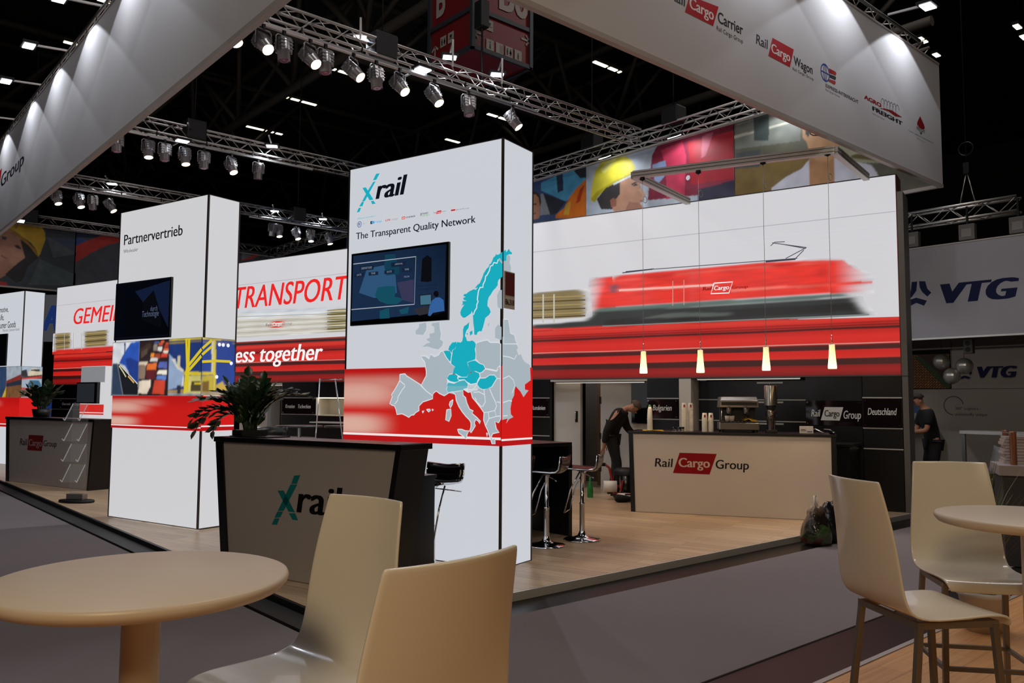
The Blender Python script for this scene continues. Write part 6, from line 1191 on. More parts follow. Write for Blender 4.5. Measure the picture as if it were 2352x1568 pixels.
def person(label,loc,rz,J,short_sleeve=False,hair=hairb):
    # J: joints in metres, figure faces +x, +y is its left, +z up
    t=thing('person',label,'person',loc,rz)
    pts=[(J['pelvis'],(.1,.08)),(J['waist'],(.1,.075)),(J['chest'],(.14,.1)),(J['neck0'],.06),(J['neck1'],.052)]; ed=[(0,1),(1,2),(2,3),(3,4)]
    hd=J['head']; f=J['face'].normalized(); up=J['up'].normalized(); rt=f.cross(up)
    pts+=[(hd-up*.03,(.075,.07)),(hd+up*.05,(.08,.09)),(hd+up*.1,(.055,.06))]; ed+=[(4,5),(5,6),(6,7)]
    arm={}
    for s in 'LR':
        b=len(pts); pts+=[(J['sh'+s],.058),(J['el'+s],.043),(J['wr'+s],.03)]; ed+=[(2,b),(b,b+1),(b+1,b+2)]
        d=(J['wr'+s]-J['el'+s]).normalized(); d=J.get('hd'+s,d); sd=J['th'+s]; hand(pts,ed,b+2,J['wr'+s],d,sd,.45,J['pn'+s])
    for s in 'LR':
        b=len(pts); pts+=[(J['hip'+s],.09),(J['kn'+s],.06),(J['an'+s],.042),(J['an'+s]+V3(.09,0,-.03),.035)]; ed+=[(0,b),(b,b+1),(b+1,b+2),(b+2,b+3)]
    body=skinned('body',t,pts,ed,skin)
    ex=[]
    m=M(); m.lathe([(.0,.03),(.012,.02),(.016,.0),(.013,-.012),(0,-.016)],skin,hd+f*.085+up*.005,8)      # nose
    for s in (1,-1): m.lathe([(.0,.022),(.014,.012),(.016,0),(.01,-.018),(0,-.022)],skin,hd+rt*s*.078+up*.005-f*.005,8)
    ex.append(m.build('x'))
    join_into(body,ex)
    m=M()
    for s in (1,-1): m.lathe([(0,.008),(.011,.004),(.012,0),(.008,-.006),(0,-.007)],mat('eye_dark',(30,24,22),.3),hd+f*.077+rt*s*.032+up*.03,8)
    m.build('eyes',t); M().obox(hd+f*.078-up*.045,(.012,.04,.008),mat('lips',(130,76,66),.5),Matrix((f,rt,up)).transposed()).build('mouth',t)
    vs=[]; 
    for i in range(7):
        a=i*PI/12
        for j in range(16):
            q=2*PI*j/16; rr=math.sin(a); e=f*math.cos(q)*rr*.099+rt*math.sin(q)*rr*.087+up*(math.cos(a)*.098)
            if math.cos(q)>.2 and i>4: e=e*.86+up*.03
            vs.append(hd+up*.045-f*.008+e)
    MF().add(vs,[(i*16+j,i*16+(j+1)%16,(i+1)*16+(j+1)%16,(i+1)*16+j) for i in range(6) for j in range(16)],hair,True).build('hair',t,solid=.008)
    # clothes: a second skin just outside the body
    jp=[(J['pelvis']-V3(0,0,.17),(.15,.12)),(J['waist'],(.155,.125)),(J['chest'],(.19,.15)),(J['neck0']-V3(0,0,.015),.078)]; je=[(0,1),(1,2),(2,3)]
    for s in 'LR':
        b=len(jp); el,wr=J['el'+s],J['wr'+s]
        if short_sleeve: jp+=[(J['sh'+s],.098),(J['sh'+s].lerp(el,.75),.07)]; je+=[(2,b),(b,b+1)]
        else: jp+=[(J['sh'+s],.1),(el,.064),(el.lerp(wr,.9),.046)]; je+=[(2,b),(b,b+1),(b+1,b+2)]
    skinned('shirt' if short_sleeve else 'jacket',t,jp,je,cl_black)
    tp=[(J['pelvis'],(.13,.1))]; te=[]
    for s in 'LR': b=len(tp); tp+=[(J['hip'+s],.105),(J['kn'+s],.08),(J['an'+s]+V3(0,0,.03),.07)]; te+=[(0,b),(b,b+1),(b+1,b+2)]
    skinned('trousers',t,tp,te,cl_dark)
    for s in 'LR':
        a=J['an'+s]; M().add([(a.x+x,a.y+y*w,z) for z,e in ((0,1),(.05,.95),(.085,.6)) for x,y,w in ((-.09*e,-.04,1),(.05,-.045,1),(.16*e,-.04,1),(.19*e,0,1),(.16*e,.04,1),(.05,.045,1),(-.09*e,.04,1))],[(i*7+j,i*7+(j+1)%7,(i+1)*7+(j+1)%7,(i+1)*7+j) for i in range(2) for j in range(7)]+[tuple(range(6,-1,-1)),tuple(range(14,21))],shoe_m).build('shoe',t,bevel=.012)
    return t
J=dict(pelvis=V3(-.06,0,.93),waist=V3(-.05,0,1.05),chest=V3(.07,0,1.23),neck0=V3(.16,0,1.36),neck1=V3(.22,0,1.39),head=V3(.29,0,1.385),face=V3(.5,.1,-.85),up=V3(.85,0,.5),
 shL=V3(.08,.2,1.29),elL=V3(.16,.25,1.05),wrL=V3(.33,.2,.92),thL=V3(.3,-.3,1),pnL=V3(.3,-.3,-.8),shR=V3(.08,-.2,1.29),elR=V3(-.08,-.29,1.04),wrR=V3(-.13,-.27,.80),thR=V3(1,.1,0),pnR=V3(.2,1,0),
 hipL=V3(-.05,.1,.88),knL=V3(0,.12,.5),anL=V3(-.06,.13,.09),hipR=V3(-.05,-.1,.88),knR=V3(.06,-.12,.5),anR=V3(.04,-.13,.09))
person('person in black jacket bending over a red vacuum cleaner behind the bar',(9.90,8.80,PZ),R_(-58),J,hair=mat('hair_grey',(86,74,62),.8,noise=.3,scale=40))
J2=dict(pelvis=V3(-.05,0,.95),waist=V3(-.03,0,1.1),chest=V3(.03,0,1.32),neck0=V3(.06,0,1.48),neck1=V3(.1,0,1.53),head=V3(.15,0,1.585),face=V3(.9,.05,-.38),up=V3(.36,0,.93),
 shL=V3(.04,.2,1.39),elL=V3(.12,.25,1.13),wrL=V3(.36,.18,1.1),thL=V3(0,-.4,1),pnL=V3(.2,-.3,-1),shR=V3(.04,-.2,1.39),elR=V3(.12,-.26,1.12),wrR=V3(.34,-.16,1.06),thR=V3(0,.5,1),pnR=V3(.2,.5,-1),
 hipL=V3(-.05,.1,.9),knL=V3(0,.12,.5),anL=V3(-.05,.12,.09),hipR=V3(-.05,-.1,.9),knR=V3(.02,-.12,.5),anR=V3(-.02,-.12,.09))
person('person in black short sleeved shirt working at a white counter of the far booth',(13.71,5.465,0),R_(128),J2,True)
J3={k:v.copy() for k,v in J2.items()}
person('dark clothed person cut off by the right picture edge',(13.9,3.62,0),R_(150),J3)
# vacuum cleaner and floor clutter at the left of the bar
vr=mat('vacuum_red',(150,24,26),.35)
t=thing('vacuum_cleaner','red and black drum vacuum cleaner at the left end of the bar','vacuum cleaner',(9.62,8.33,PZ),R_(-58))
M().lathe([(0,.02),(.19,.02),(.2,.05),(.2,.1)],dark,n=24).build('base',t); M().lathe([(.18,.1),(.185,.12),(.185,.36),(.17,.38)],mat('drum_black',(18,17,18),.2),n=24).build('drum',t); M().lathe([(.203,.085),(.205,.1),(.2,.115)],vr,n=24).build('red_band',t); M().lathe([(.19,.37),(.19,.42),(.15,.47),(0,.48)],dark,n=24).build('motor_head',t)
for a in (3.5,4.4,5.4): M().bar((.19*math.cos(a),.19*math.sin(a),.12),(.19*math.cos(a),.19*math.sin(a),.36),.03,.012,chrome).build('steel_trim',t)
M().tube([(-.15,-.08,.12),(-.2,-.1,.3),(-.24,-.1,.47),(-.3,-.1,.52),(-.42,-.1,.53)],[.022,.022,.02,.02,.024],vr,8).build('handle',t); M().tube([(-.3,-.1,.52),(-.44,-.1,.53)],.027,dark,8).build('grip',t); M().bar((-.05,-.2,.14),(-.02,-.2,.3),.04,.03,vr).build('latch',t)
for x,y in ((.14,.1),(-.14,.1),(0,-.17)): M().tube([(x-.015,y,.021),(x+.015,y,.021)],.02,dark,8).build('wheel',t)
t=thing('paper_roll','white paper roll held on the side of the vacuum cleaner','paper roll',(9.36,8.42,PZ),R_(-45)); M().tube([(-.1,0,.2),(.1,0,.2)],.085,paper,18).build('roll',t); M().tube([(.1,0,.2),(.2,0,.2)],.03,vr,8).build('holder',t); M().bar((.18,0,0),(.18,0,.2),.03,.03,vr).build('holder_leg',t)
t=thing('paper_roll','white paper roll lying on the floor left of the bar','paper roll',(9.47,8.2,PZ),R_(-30)); M().tube([(-.13,0,.055),(.13,0,.055)],.055,paper,16).build('roll',t)
t=thing('brush_head','black floor brush lying in front of the paper roll','brush',(9.30,8.06,PZ),R_(-35)); M().tube([(-.16,0,.06),(-.12,0,.06),(.0,.0,.05),(.14,0,.04)],[.04,.06,.05,.025],mat('brush_bristle',(10,10,10),.9,noise=.3,scale=60),12).build('bristles',t); M().tube([(.12,0,.04),(.3,.02,.045)],.022,dark,8).build('neck',t); M().bar((.0,.03,.11),(.22,.03,.11),.03,.02,mat('brush_brown',(60,30,24),.5)).build('bracket',t)
t=thing('bottle','green glass bottle standing on the floor beside the doorway','bottle',(9.33,8.81,PZ)); M().lathe([(0,0),(.045,0),(.048,.01),(.047,.12),(.04,.17),(.018,.24),(.016,.3),(.012,.3)],mat('green_bottle',(50,170,80),.1,0,trans=.6),n=18).build('glass_body',t); M().lathe([(.018,.295),(.018,.31),(0,.312)],mat('green_cap',(60,130,80),.4),n=10).build('cap',t)
# ================= RUBBISH BAGS =================
def bag(name,label,loc,mm,R,H,seed,n=20,k=12):
    t=thing(name,label,'bag',loc); rr=random.Random(seed); ph=[rr.uniform(0,6.28) for _ in range(9)]; rows=[]
    for i in range(k+1):
        u=i/k; r=R*max(.2,(1-.55*abs(2*u-.62)**2.2) if u<.8 else .42+1.9*(1-u)-.12); z=H*u
        rows.append([((r*(1+.1*math.sin(3*q+ph[0]+u*4)+.07*math.sin(5*q+ph[1]-u*7)+.05*math.sin(9*q+ph[2]+u*11)))*math.cos(q),(r*(1+.1*math.sin(2*q+ph[3]+u*5)+.06*math.sin(7*q+ph[4]+u*9)))*math.sin(q)*.85,z+.015*math.sin(4*q+ph[5])*u) for q in [2*PI*j/n for j in range(n)]])
    rows.insert(0,[(0,0,0)]*n); rows.append([(0,0,H)]*n)
    MF().grid(rows,mm,True).build('sack',t,sub=1); return t
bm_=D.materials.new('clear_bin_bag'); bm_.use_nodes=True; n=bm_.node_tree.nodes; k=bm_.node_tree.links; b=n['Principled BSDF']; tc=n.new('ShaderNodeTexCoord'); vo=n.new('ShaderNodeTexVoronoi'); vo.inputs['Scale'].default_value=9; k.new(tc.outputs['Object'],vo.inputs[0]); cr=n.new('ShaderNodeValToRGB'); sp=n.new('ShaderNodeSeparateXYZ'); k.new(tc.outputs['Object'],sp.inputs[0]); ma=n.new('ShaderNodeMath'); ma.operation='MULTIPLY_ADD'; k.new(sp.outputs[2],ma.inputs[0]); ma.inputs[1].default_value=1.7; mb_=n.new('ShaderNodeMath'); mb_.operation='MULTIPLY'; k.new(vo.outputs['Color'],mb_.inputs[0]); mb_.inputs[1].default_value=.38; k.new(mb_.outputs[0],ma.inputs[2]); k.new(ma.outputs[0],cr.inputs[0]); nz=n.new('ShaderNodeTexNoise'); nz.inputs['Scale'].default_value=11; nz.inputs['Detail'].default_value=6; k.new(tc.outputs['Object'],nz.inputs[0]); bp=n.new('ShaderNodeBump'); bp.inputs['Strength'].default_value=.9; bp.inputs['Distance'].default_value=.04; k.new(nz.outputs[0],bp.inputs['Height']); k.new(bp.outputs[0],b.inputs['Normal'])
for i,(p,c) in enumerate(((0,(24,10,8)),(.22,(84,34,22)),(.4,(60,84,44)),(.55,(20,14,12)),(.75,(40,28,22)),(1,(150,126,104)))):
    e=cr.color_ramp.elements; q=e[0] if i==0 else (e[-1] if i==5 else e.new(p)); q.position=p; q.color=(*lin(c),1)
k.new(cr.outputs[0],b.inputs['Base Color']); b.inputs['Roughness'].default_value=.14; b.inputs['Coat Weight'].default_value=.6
t=bag('rubbish_bag','clear rubbish bag full of waste with white tie handles by the stand edge',(8.47,4.6,.008),bm_,.19,.42,3)
for s in (-1,1): M().tube([(s*.03,0,.4),(s*.035,0,.46),(s*.03+.01,.01,.53),(s*.01,.01,.5),(s*.015,0,.41)],.008,paper,6).build('tie_handle',t)
bag('rubbish_bag','black rubbish bag behind the clear bag with waste',(8.79,4.6,.008),mat('black_bin_bag',(12,12,13),.3,noise=.2,bump=.8,scale=12),.2,.44,8)
# ================= PLANTS =================
leaf=mat('zz_leaf',(30,52,26),.28,noise=.35,scale=9); stemm=mat('zz_stem',(44,62,32),.5); pot_d=mat('planter_black',(16,16,17),.45)
def frond(parent,base,az,lean,L,seed,n=9,size=1):
    rr=random.Random(seed); m=MF(); P=[]
    for i in range(n+3):
        u=i/(n+2); a=lean*u*u*1.15+.12; P.append(None)
    p=Vector(base); pts=[p.copy()]
    for i in range(n+2):
        u=(i+1)/(n+2); a=.1+lean*u; p=p+Vector((math.cos(az)*math.sin(a),math.sin(az)*math.sin(a),math.cos(a)))*L/(n+2); pts.append(p.copy())
    m.tube(pts,[.011*size*(1-.7*i/(len(pts)-1)) for i in range(len(pts))],stemm,5)
    for i in range(2,len(pts)):
        d=(pts[i]-pts[i-1]).normalized(); sd=d.cross(Vector((-math.sin(az),math.cos(az),0))).normalized(); lat=Vector((-math.sin(az),math.cos(az),0))
        for s in ((1,-1) if i<len(pts)-1 else (0,)):
            q=(lat*s*.9+d*(.75 if s else 1)+sd*rr.uniform(-.3,.3)).normalized(); ll=size*rr.uniform(.085,.115); w=ll*.36; nr=q.cross(d if s else lat).normalized(); wv=nr.cross(q).normalized()
            c=pts[i]; V=[c,c+q*ll*.3+wv*w+nr*.004,c+q*ll*.65+wv*w*.9+nr*.002,c+q*ll-nr*.006,c+q*ll*.65-wv*w*.9+nr*.002,c+q*ll*.3-wv*w+nr*.004,c+q*ll*.45-nr*.008]
            m.add(V,[(0,1,6),(1,2,6),(2,3,6),(3,4,6),(4,5,6),(5,0,6)],leaf,True)
    return m.build('frond',parent)
def rowpos(x,y,z,o=(2.853,7.287),a=RP): c,s=math.cos(a),math.sin(a); return (o[0]+x*c-y*s,o[1]+x*s+y*c,z)
t=thing('zz_plant','dark green glossy plant growing from the teal logo counter','plant',rowpos(.24,.16,PZ+1.161))
M().box(-.12,.12,-.1,.1,0,.05,pot_d).build('pot',t)
VR=YAW-PI/2   # direction to the viewer's right
spec=[(2.85,1.3,.55),(3.0,1.6,.62),(2.6,.75,.6),(3.3,1.7,.66),(2.2,.5,.62),(1.5,.35,.66),(.9,.35,.62),(.4,.6,.58),(.1,.95,.6),(-.1,1.35,.66),(-.2,1.65,.72),(-1.2,.5,.5),(1.9,.25,.7),(3.5,1.2,.56),(2.9,.6,.66),(-.5,.9,.5),(.6,.2,.5),(2.4,1.1,.5),(3.1,1.9,.5),(-1.8,.5,.4),(1.2,.7,.45)]
for i,(a,l,L) in enumerate(spec): frond(t,(.05*math.cos(i*2.4),.05*math.sin(i*2.4),.04),VR+a,l,L*(.92 if l>1 else .72),i+40)
for i,(a,l,L) in enumerate(((3.0,2.7,.66),(2.8,2.75,.5),(3.2,2.3,.6))): frond(t,(-.03,.03,.05),VR+a,l,L,90+i)
t=thing('zz_plant','dark green plant on the far left counter in front of the red band','plant',rowpos(.62,.28,PZ+1.151,(2.85,17.16)))
M().lathe([(0,0),(.13,0),(.16,.14),(.145,.14),(.14,.12),(0,.12)],pot_d,n=20).build('pot',t)
for i in range(13): frond(t,(.05*math.cos(i*2.4),.05*math.sin(i*2.4),.1),i*2.4,.25+.09*i,.45+.02*(i%4),i+10,7,1.15)
# ================= BROCHURE STAND, KIOSK, BEHIND =================
acr=mat('clear_acrylic',(236,240,240),.04,0,alpha=.05); acre=mat('acrylic_edge',(226,230,230),.1,0,alpha=.45)
t=thing('brochure_stand','clear acrylic brochure stand with four slanted trays on a black oval foot','brochure stand',(3.06,12.98,PZ),R_(-55))
M().lathe([(0,0),(.27,0),(.28,.015),(.27,.035),(0,.036)],dark,n=28,mtx=Matrix.Diagonal((1,.55,1))).build('foot',t); M().box(-.14,.14,-.05,.05,.036,.12,alu).build('socket',t,bevel=.006); M().box(-.13,.13,-.004,.004,.1,1.42,acr).build('back_sheet',t)
for i in range(4):
    z=.3+i*.29; m=M(); m.add([(x,y,q) for x in (-.125,.125) for y,q in ((-.006,z+.24),(-.012,z+.24),(-.16,z),(-.15,z-.006))],[(0,1,2,3),(7,6,5,4),(0,4,5,1),(1,5,6,2),(2,6,7,3),(3,7,4,0)],acr); m.build('tray',t)
    m=M()
    for x in (-.125,.125): m.bar((x,-.008,z+.24),(x,-.155,z),.008,.012,acre); m.bar((x,-.155,z),(x,-.19,z+.03),.008,.012,acre)
    m.build('tray_edge',t)
t=thing('info_kiosk','lit information kiosk with a black monitor behind the container light box','kiosk',(5.43,23.13,PZ),RP); W=1.1
M().box(0,W,0,.5,0,2.31,LBw).build('luminous_skin',t)
m=M(); m.box(.0,W,-.003,-.001,1.9,2.3,mat('kiosk_grey',(150,152,156),.5,0,.7)); m.box(0,W,-.004,-.001,1.08,1.34,mat('kiosk_red',(206,40,34),.5,0,1)); m.box(0,W,-.005,-.003,1.12,1.14,mat('kiosk_line',(236,224,222),.5,0,1)); m.build('print',t)
s=M().box(-.03,.92,-.09,-.01,1.36,1.9,bezel).build('monitor',t); M().box(0,.8,-.092,-.09,1.39,1.87,mat('monitor_dim',(34,37,42),.3,0,1)).build('monitor_glass',s)
t=thing('distant_banner','white and blue banner with a letter A of a distant booth at left','banner',(8.1,43.1,0),R_(-40)); M().box(0,1.6,0,.1,4.2,6.4,mat('far_white',(120,122,128),.7,0,.25)).build('panel',t); m=MF(); put_text(m,'A',(.25,4.7,1.1,5.9),-.004,mat('far_blue',(40,72,150),.6,0,.35),.15,.06); m.build('letter',t); M().tube([(.3,.05,6.4),(.3,.05,15)],.02,dark,5).build('hanger',t); M().tube([(1.3,.05,6.4),(1.3,.05,15)],.02,dark,5).build('hanger',t)
t=thing('blue_sign','blue panel with white letters of a distant booth at left','sign',(8.2,43.2,0),R_(-40)); M().box(0,.9,0,.1,.0,2.0,mat('far_blue',(40,72,150),.6,0,.35)).build('panel',t); m=MF(); put_text(m,'IAE',(.05,1.5,.75,1.75),-.004,mat('far_letter',(150,160,180),.6,0,.5),.2,.03); m.build('letters',t)
# high tables and acrylic easel seen behind the counter
for x,y,lb in ((5.6,11.2,'round high table left of the acrylic easel behind the teal logo counter'),(6.15,10.75,'round high table beside the tall light box, behind the easel')):
    t=thing('high_table',lb,'table',(x,y,PZ),0,'round high tables inside the stand'); M().lathe([(0,1.08),(.34,1.08),(.35,1.09),(.34,1.105),(0,1.106)],blk,n=32).build('table_top',t); M().lathe([(.028,.02),(.028,1.08)],alu,n=16).build('column',t); M().lathe([(0,0),(.24,0),(.23,.015),(.03,.03)],chrome,n=28).build('base',t)
t=thing('display_easel','slender easel with clear ledge between the counter plant and the tall light box','easel',(4.9,9.05,PZ),R_(-70))
m=M(); m.tube([(-.25,.0,0),(-.25,.12,1.75)],.008,chrome,6); m.build('rod',t); m=M(); m.tube([(.25,0,0),(.25,.12,1.75)],.008,chrome,6); m.build('rod',t); M().tube([(0,.5,0),(0,.12,1.75)],.008,chrome,6).build('rod',t); M().box(-.27,.27,-.03,.16,1.2,1.215,acre).build('ledge',t); M().tube([(-.25,.12,1.74),(.25,.12,1.74)],.007,chrome,6).build('cross_bar',t)
t=thing('armchair','black round-backed armchair behind the plant counter','chair',(4.55,9.9,PZ),R_(20)); M().grid([[(.3*math.cos(q),.3*math.sin(q),z) for q in [PI*.0+PI*j/12 for j in range(13)]] for z in (.7,.9,1.05,1.13)],blk).build('backrest',t,solid=.03); M().lathe([(0,.74),(.27,.74),(.28,.7),(.26,.66),(0,.66)],blk,n=24).build('seat',t); M().lathe([(.03,.02),(.03,.66)],chrome,n=12).build('column',t); M().lathe([(0,0),(.22,0),(.03,.03)],chrome,n=24).build('base',t)
# ================= CAFE FURNITURE =================
shell_m=mat('chair_shell_cream',(216,208,194),.22,noise=.02,scale=4,coat=.3); legm=mat('chair_leg_steel',(128,118,106),.35,.7,noise=.05); tabm=mat('table_cream',(204,186,166),.4,noise=.02,scale=3)
def chair():
    t=thing('cafe_chair','x','chair')
    pr=[(.245,.612,.2),(.243,.635,.21),(.225,.655,.216),(.16,.664,.222),(.02,.655,.228),(-.1,.65,.232),(-.17,.658,.234),(-.215,.684,.235),(-.24,.73,.234),(-.255,.79,.231),(-.27,.88,.224),(-.288,.98,.214),(-.308,1.08,.203),(-.326,1.16,.194),(-.334,1.197,.19),(-.336,1.203,.184)]
    rows=[]
    for y,z,w in pr:
        bk=max(0,min(1,(z-.7)/.3)); rows.append([(w*u,y+bk*.035*(u*u)-bk*.012,z+(.006*u*u if z<.67 else 0)) for u in (-1,-.97,-.75,-.5,-.25,0,.25,.5,.75,.97,1)])
    M().grid(rows,shell_m).build('seat_shell',t,solid=.011,sub=1)
    z0=.03
    for sx in (-1,1):
        for ya,yb in ((.17,.205),(-.16,-.235)): M().bar((sx*.2,ya,.636),(sx*.225,yb,0),.026,.026,legm,(0,1,0)).build('leg',t,bevel=.003)
    m=M()
    for sx in (-1,1): m.bar((sx*.2,.185,.632),(sx*.2,-.175,.632),.022,.026,legm)
    m.bar((-.2,.17,.632),(.2,.17,.632),.022,.026,legm); m.bar((-.2,-.165,.632),(.2,-.165,.632),.022,.026,legm); m.build('seat_frame',t)
    m=M(); m.bar((-.217,.19,.24),(.217,.19,.24),.02,.02,legm); m.bar((-.217,-.208,.24),(.217,-.208,.24),.02,.02,legm)
    for sx in (-1,1): m.bar((sx*.217,.19,.24),(sx*.217,-.208,.24),.02,.02,legm)
    m.build('footrest',t)
    return t
C1=chair(); FZ=.031
C1.location=(3.67,1.51,FZ); C1.rotation_euler=(0,0,R_(-122.7)); C1['label']='cream high chair seen from its side with the whole seat visible, front right'; C1['group']='cream high chairs of the cafe'
dup(C1,(4.54,1.61,FZ),R_(129.3),'cream high chair with its back to the aisle, behind the right round table')
dup(C1,(1.235,2.50,.001),R_(101.5),'cream high chair facing the left round table, its seat cut by the lower picture edge')
dup(C1,(.99,1.66,FZ),R_(7),'nearest cream high chair seen from behind, cut by the lower picture edge')
def table(label,x,y,z):
    t=thing('cafe_table',label,'table',(x,y,z),0,'round cream tables of the cafe'); h=1.05-z
    M().lathe([(0,h-.045),(.36,h-.045),(.385,h-.038),(.398,h-.022),(.4,h-.012),(.396,h-.003),(.388,h),(0,h)],tabm,n=64).build('table_top',t); M().lathe([(.052,.02),(.052,h-.045)],tabm,n=28).build('column',t); M().lathe([(0,0),(.27,0),(.27,.012),(.06,.025)],mat('table_base',(176,170,162),.4,.5),n=40).build('base',t)
table('round cream table at the lower left beside the two nearest chairs',.759,2.455,.031); table('round cream table cut by the right picture edge',4.211,1.243,.031)
# potted grass
t=thing('potted_grass','tall grass plant in a white pot behind the right table','plant',(6.1,2.12,.031)); M().lathe([(0,0),(.11,0),(.15,.23),(.16,.235),(.16,.265),(.145,.265),(.14,.24),(0,.24)],white,n=28).build('pot',t); M().lathe([(0,.235),(.14,.235)],mat('soil',(40,28,20),.9,noise=.3,scale=40),n=20).build('soil',t)
rr=random.Random(5); gm2=[mat('grass_blade',(84,92,40),.5,noise=.3,scale=12),mat('grass_blade_dark',(52,64,28),.5,noise=.3,scale=12)]
for i in range(100):
    a=rr.uniform(0,6.28); r0=rr.uniform(0,.09); L=rr.uniform(.55,.98); le=rr.uniform(.05,.55); b=Vector((r0*math.cos(a),r0*math.sin(a),.235)); m=MF(); vs=[]; d=Vector((math.cos(a),math.sin(a),0)); w=Vector((-math.sin(a),math.cos(a),0))*.010
    for j in range(6):
        u=j/5; p=b+d*(le*L*u*u)+Vector((0,0,L*u*(1-.35*le*u))); k=(1-u*.9); vs+=[p-w*k,p+w*k]
    m.add(vs,[(2*j,2*j+1,2*j+3,2*j+2) for j in range(5)],gm2[i%2],True); m.build('blade',t)
# ================= NEIGHBOUR BOOTH AT RIGHT =================
vban=mat('grey_banner',(150,146,150),.8,noise=.02)
t=thing('hanging_banner','grey hanging banner with large dark blue letters at the right edge','banner',(15,9,0),-PI/2); M().box(1.0,6.2,0,.06,2.72,4.34,vban).build('fabric',t); m=M(); m.box(1.0,6.2,-.01,.07,2.69,2.72,white); m.box(1.0,6.2,-.01,.07,4.34,4.36,edge); m.build('hem_profile',t); graphics('vb',t)
M().box(1.0,6.2,.06,2.5,2.7,2.74,mat('soffit_grey',(96,90,84),.8)).build('soffit',t)
t=truss('aluminium truss above the grey banner at the right edge',(15.3,7.4),-PI/2,2.83,4.8,group='trusses of the neighbouring booth')
for i,(y,lb) in enumerate(((6.25,'left dark box floodlight under the far right truss'),(5.31,'middle dark box floodlight under the far right truss'),(4.52,'right dark box floodlight under the far right truss'))):
    o=thing('box_floodlight',lb,'floodlight',(15.18,y,4.72),0,'dark box floodlights at the right'); M().box(-.06,.06,-.13,.13,-.32,-.04,mat('unlit_lamp_grey',(96,92,88),.5)).build('housing',o,bevel=.01); M().box(-.065,-.06,-.08,.08,-.26,-.12,mat('unlit_lamp_face',(130,126,120),.3)).build('glass',o); M().bar((0,0,-.05),(0,0,.28),.03,.03,dark).build('bracket',o)
t=thing('chain_hoist','chain hoist with hook and ring above the far right truss','hoist',(15.2,5.3,5.08)); m=M(); m.tube([(0,-.12,.0),(0,0,.55)],.012,steel,6); m.tube([(0,.12,.0),(0,0,.55)],.012,steel,6); m.build('sling',t); M().tube([(0,0,.55),(0,0,9.92)],.012,dark,5).build('chain',t); M().tube([(0,.12*math.cos(a*PI/6),.95+.12*math.sin(a*PI/6)) for a in range(12)],.012,dark,6,closed=True).build('ring',t); M().box(-.04,.04,-.05,.05,.5,.7,dark).build('hook_block',t,bevel=.01)
vw=mat('booth_wall_white',(150,140,130),.7,noise=.02); VX=19
t=thing('booth_wall','white booth wall with dark blue letters and a logistics slogan','wall panel',(19,11,0),-PI/2); M().box(3.92,8,0,.1,1.89,2.75,vw).build('upper_panel',t); M().box(3.0,8,-.02,.1,0,1.88,vw).build('lower_panel',t); M().box(2.4,8,-.04,.12,2.76,3.0,mat('soffit_grey',(96,90,84),.8)).build('lintel',t); graphics('vw',t,0,-.02)
corn=D.materials.new('corn_print'); corn.use_nodes=True; n=corn.node_tree.nodes; k=corn.node_tree.links; b=n['Principled BSDF']; tc=n.new('ShaderNodeTexCoord'); mp=n.new('ShaderNodeMapping'); mp.inputs['Rotation'].default_value=(0,.75,0); k.new(tc.outputs['Object'],mp.inputs[0]); br=n.new('ShaderNodeTexBrick'); br.inputs['Scale'].default_value=6; br.inputs['Mortar Size'].default_value=.06
mp2=n.new('ShaderNodeMapping'); mp2.inputs['Rotation'].default_value=(PI/2,0,0); k.new(mp.outputs[0],mp2.inputs[0]); k.new(mp2.outputs[0],br.inputs[0]); br.inputs['Color1'].default_value=(*lin((150,104,24)),1); br.inputs['Color2'].default_value=(*lin((120,74,18)),1); br.inputs['Mortar'].default_value=(*lin((60,26,8)),1); k.new(br.outputs[0],b.inputs['Base Color']); b.inputs['Roughness'].default_value=.7
t=thing('wall_picture','large picture of yellow corn cobs on the booth wall at right','picture',(19,11,0),-PI/2); M().box(2.95,3.9,-.03,.05,1.9,2.66,corn).build('print',t); m=MF(); m.add([(3.15,-.032,2.62),(3.3,-.032,2.62),(3.9,-.032,1.98),(3.9,-.032,1.92),(3.8,-.032,1.92)],[(0,1,2,3,4)],mat('corn_leaf',(40,60,24),.7)); m.add([(3.2,-.0315,2.655),(3.84,-.0315,2.655),(3.84,-.0315,2.05),(3.25,-.0315,2.62)],[(0,1,2,3)],mat('corn_dark_brown',(52,26,12),.7)); m.build('print_detail',t)  # dark brown area is part of the printed picture
t=thing('poster','small poster with blue picture on the booth wall behind the standing person','poster',(19,11,0),-PI/2); M().box(3.08,3.27,-.035,-.021,1.1,1.7,mat('poster_paper',(150,146,140),.6)).build('sheet',t); m=MF(); m.add([(3.09,-.037,1.35),(3.26,-.037,1.35),(3.26,-.037,1.56),(3.09,-.037,1.56)],[(0,1,2,3)],mat('poster_blue',(50,90,130),.6)); m.add([(3.09,-.037,1.62),(3.26,-.037,1.62),(3.26,-.037,1.69),(3.09,-.037,1.69)],[(0,1,2,3)],mat('poster_red',(120,24,24),.6)); m.build('print',t)
for i in range(3): o=M().lathe([(0,0),(.035,0),(.037,.16),(.014,.22),(.013,.27),(0,.272)],mat('dark_bottle',(60,30,26),.2),n=12).build('bottle',None,(18.6,7.86-.1*i,1.053)); tag(o,'dark bottle standing on the white shelf behind the standing person','bottle','bottles behind the standing person')
t=thing('wall_shelf','white shelf board carrying three dark bottles at the far booth','shelf',(18.4,7.4,0)); M().box(0,.5,0,.7,1.02,1.052,white).build('shelf_board',t); M().box(.0,.5,0,.03,0,1.02,white).build('side_panel',t); M().box(0,.5,.67,.7,0,1.02,white).build('side_panel',t)
number_sign('red and white booth number sign of the neighbouring booth beside the end post',(14.98,8.0-.02,2.36),-PI/2,'B6.219')
t['label']=t['label']
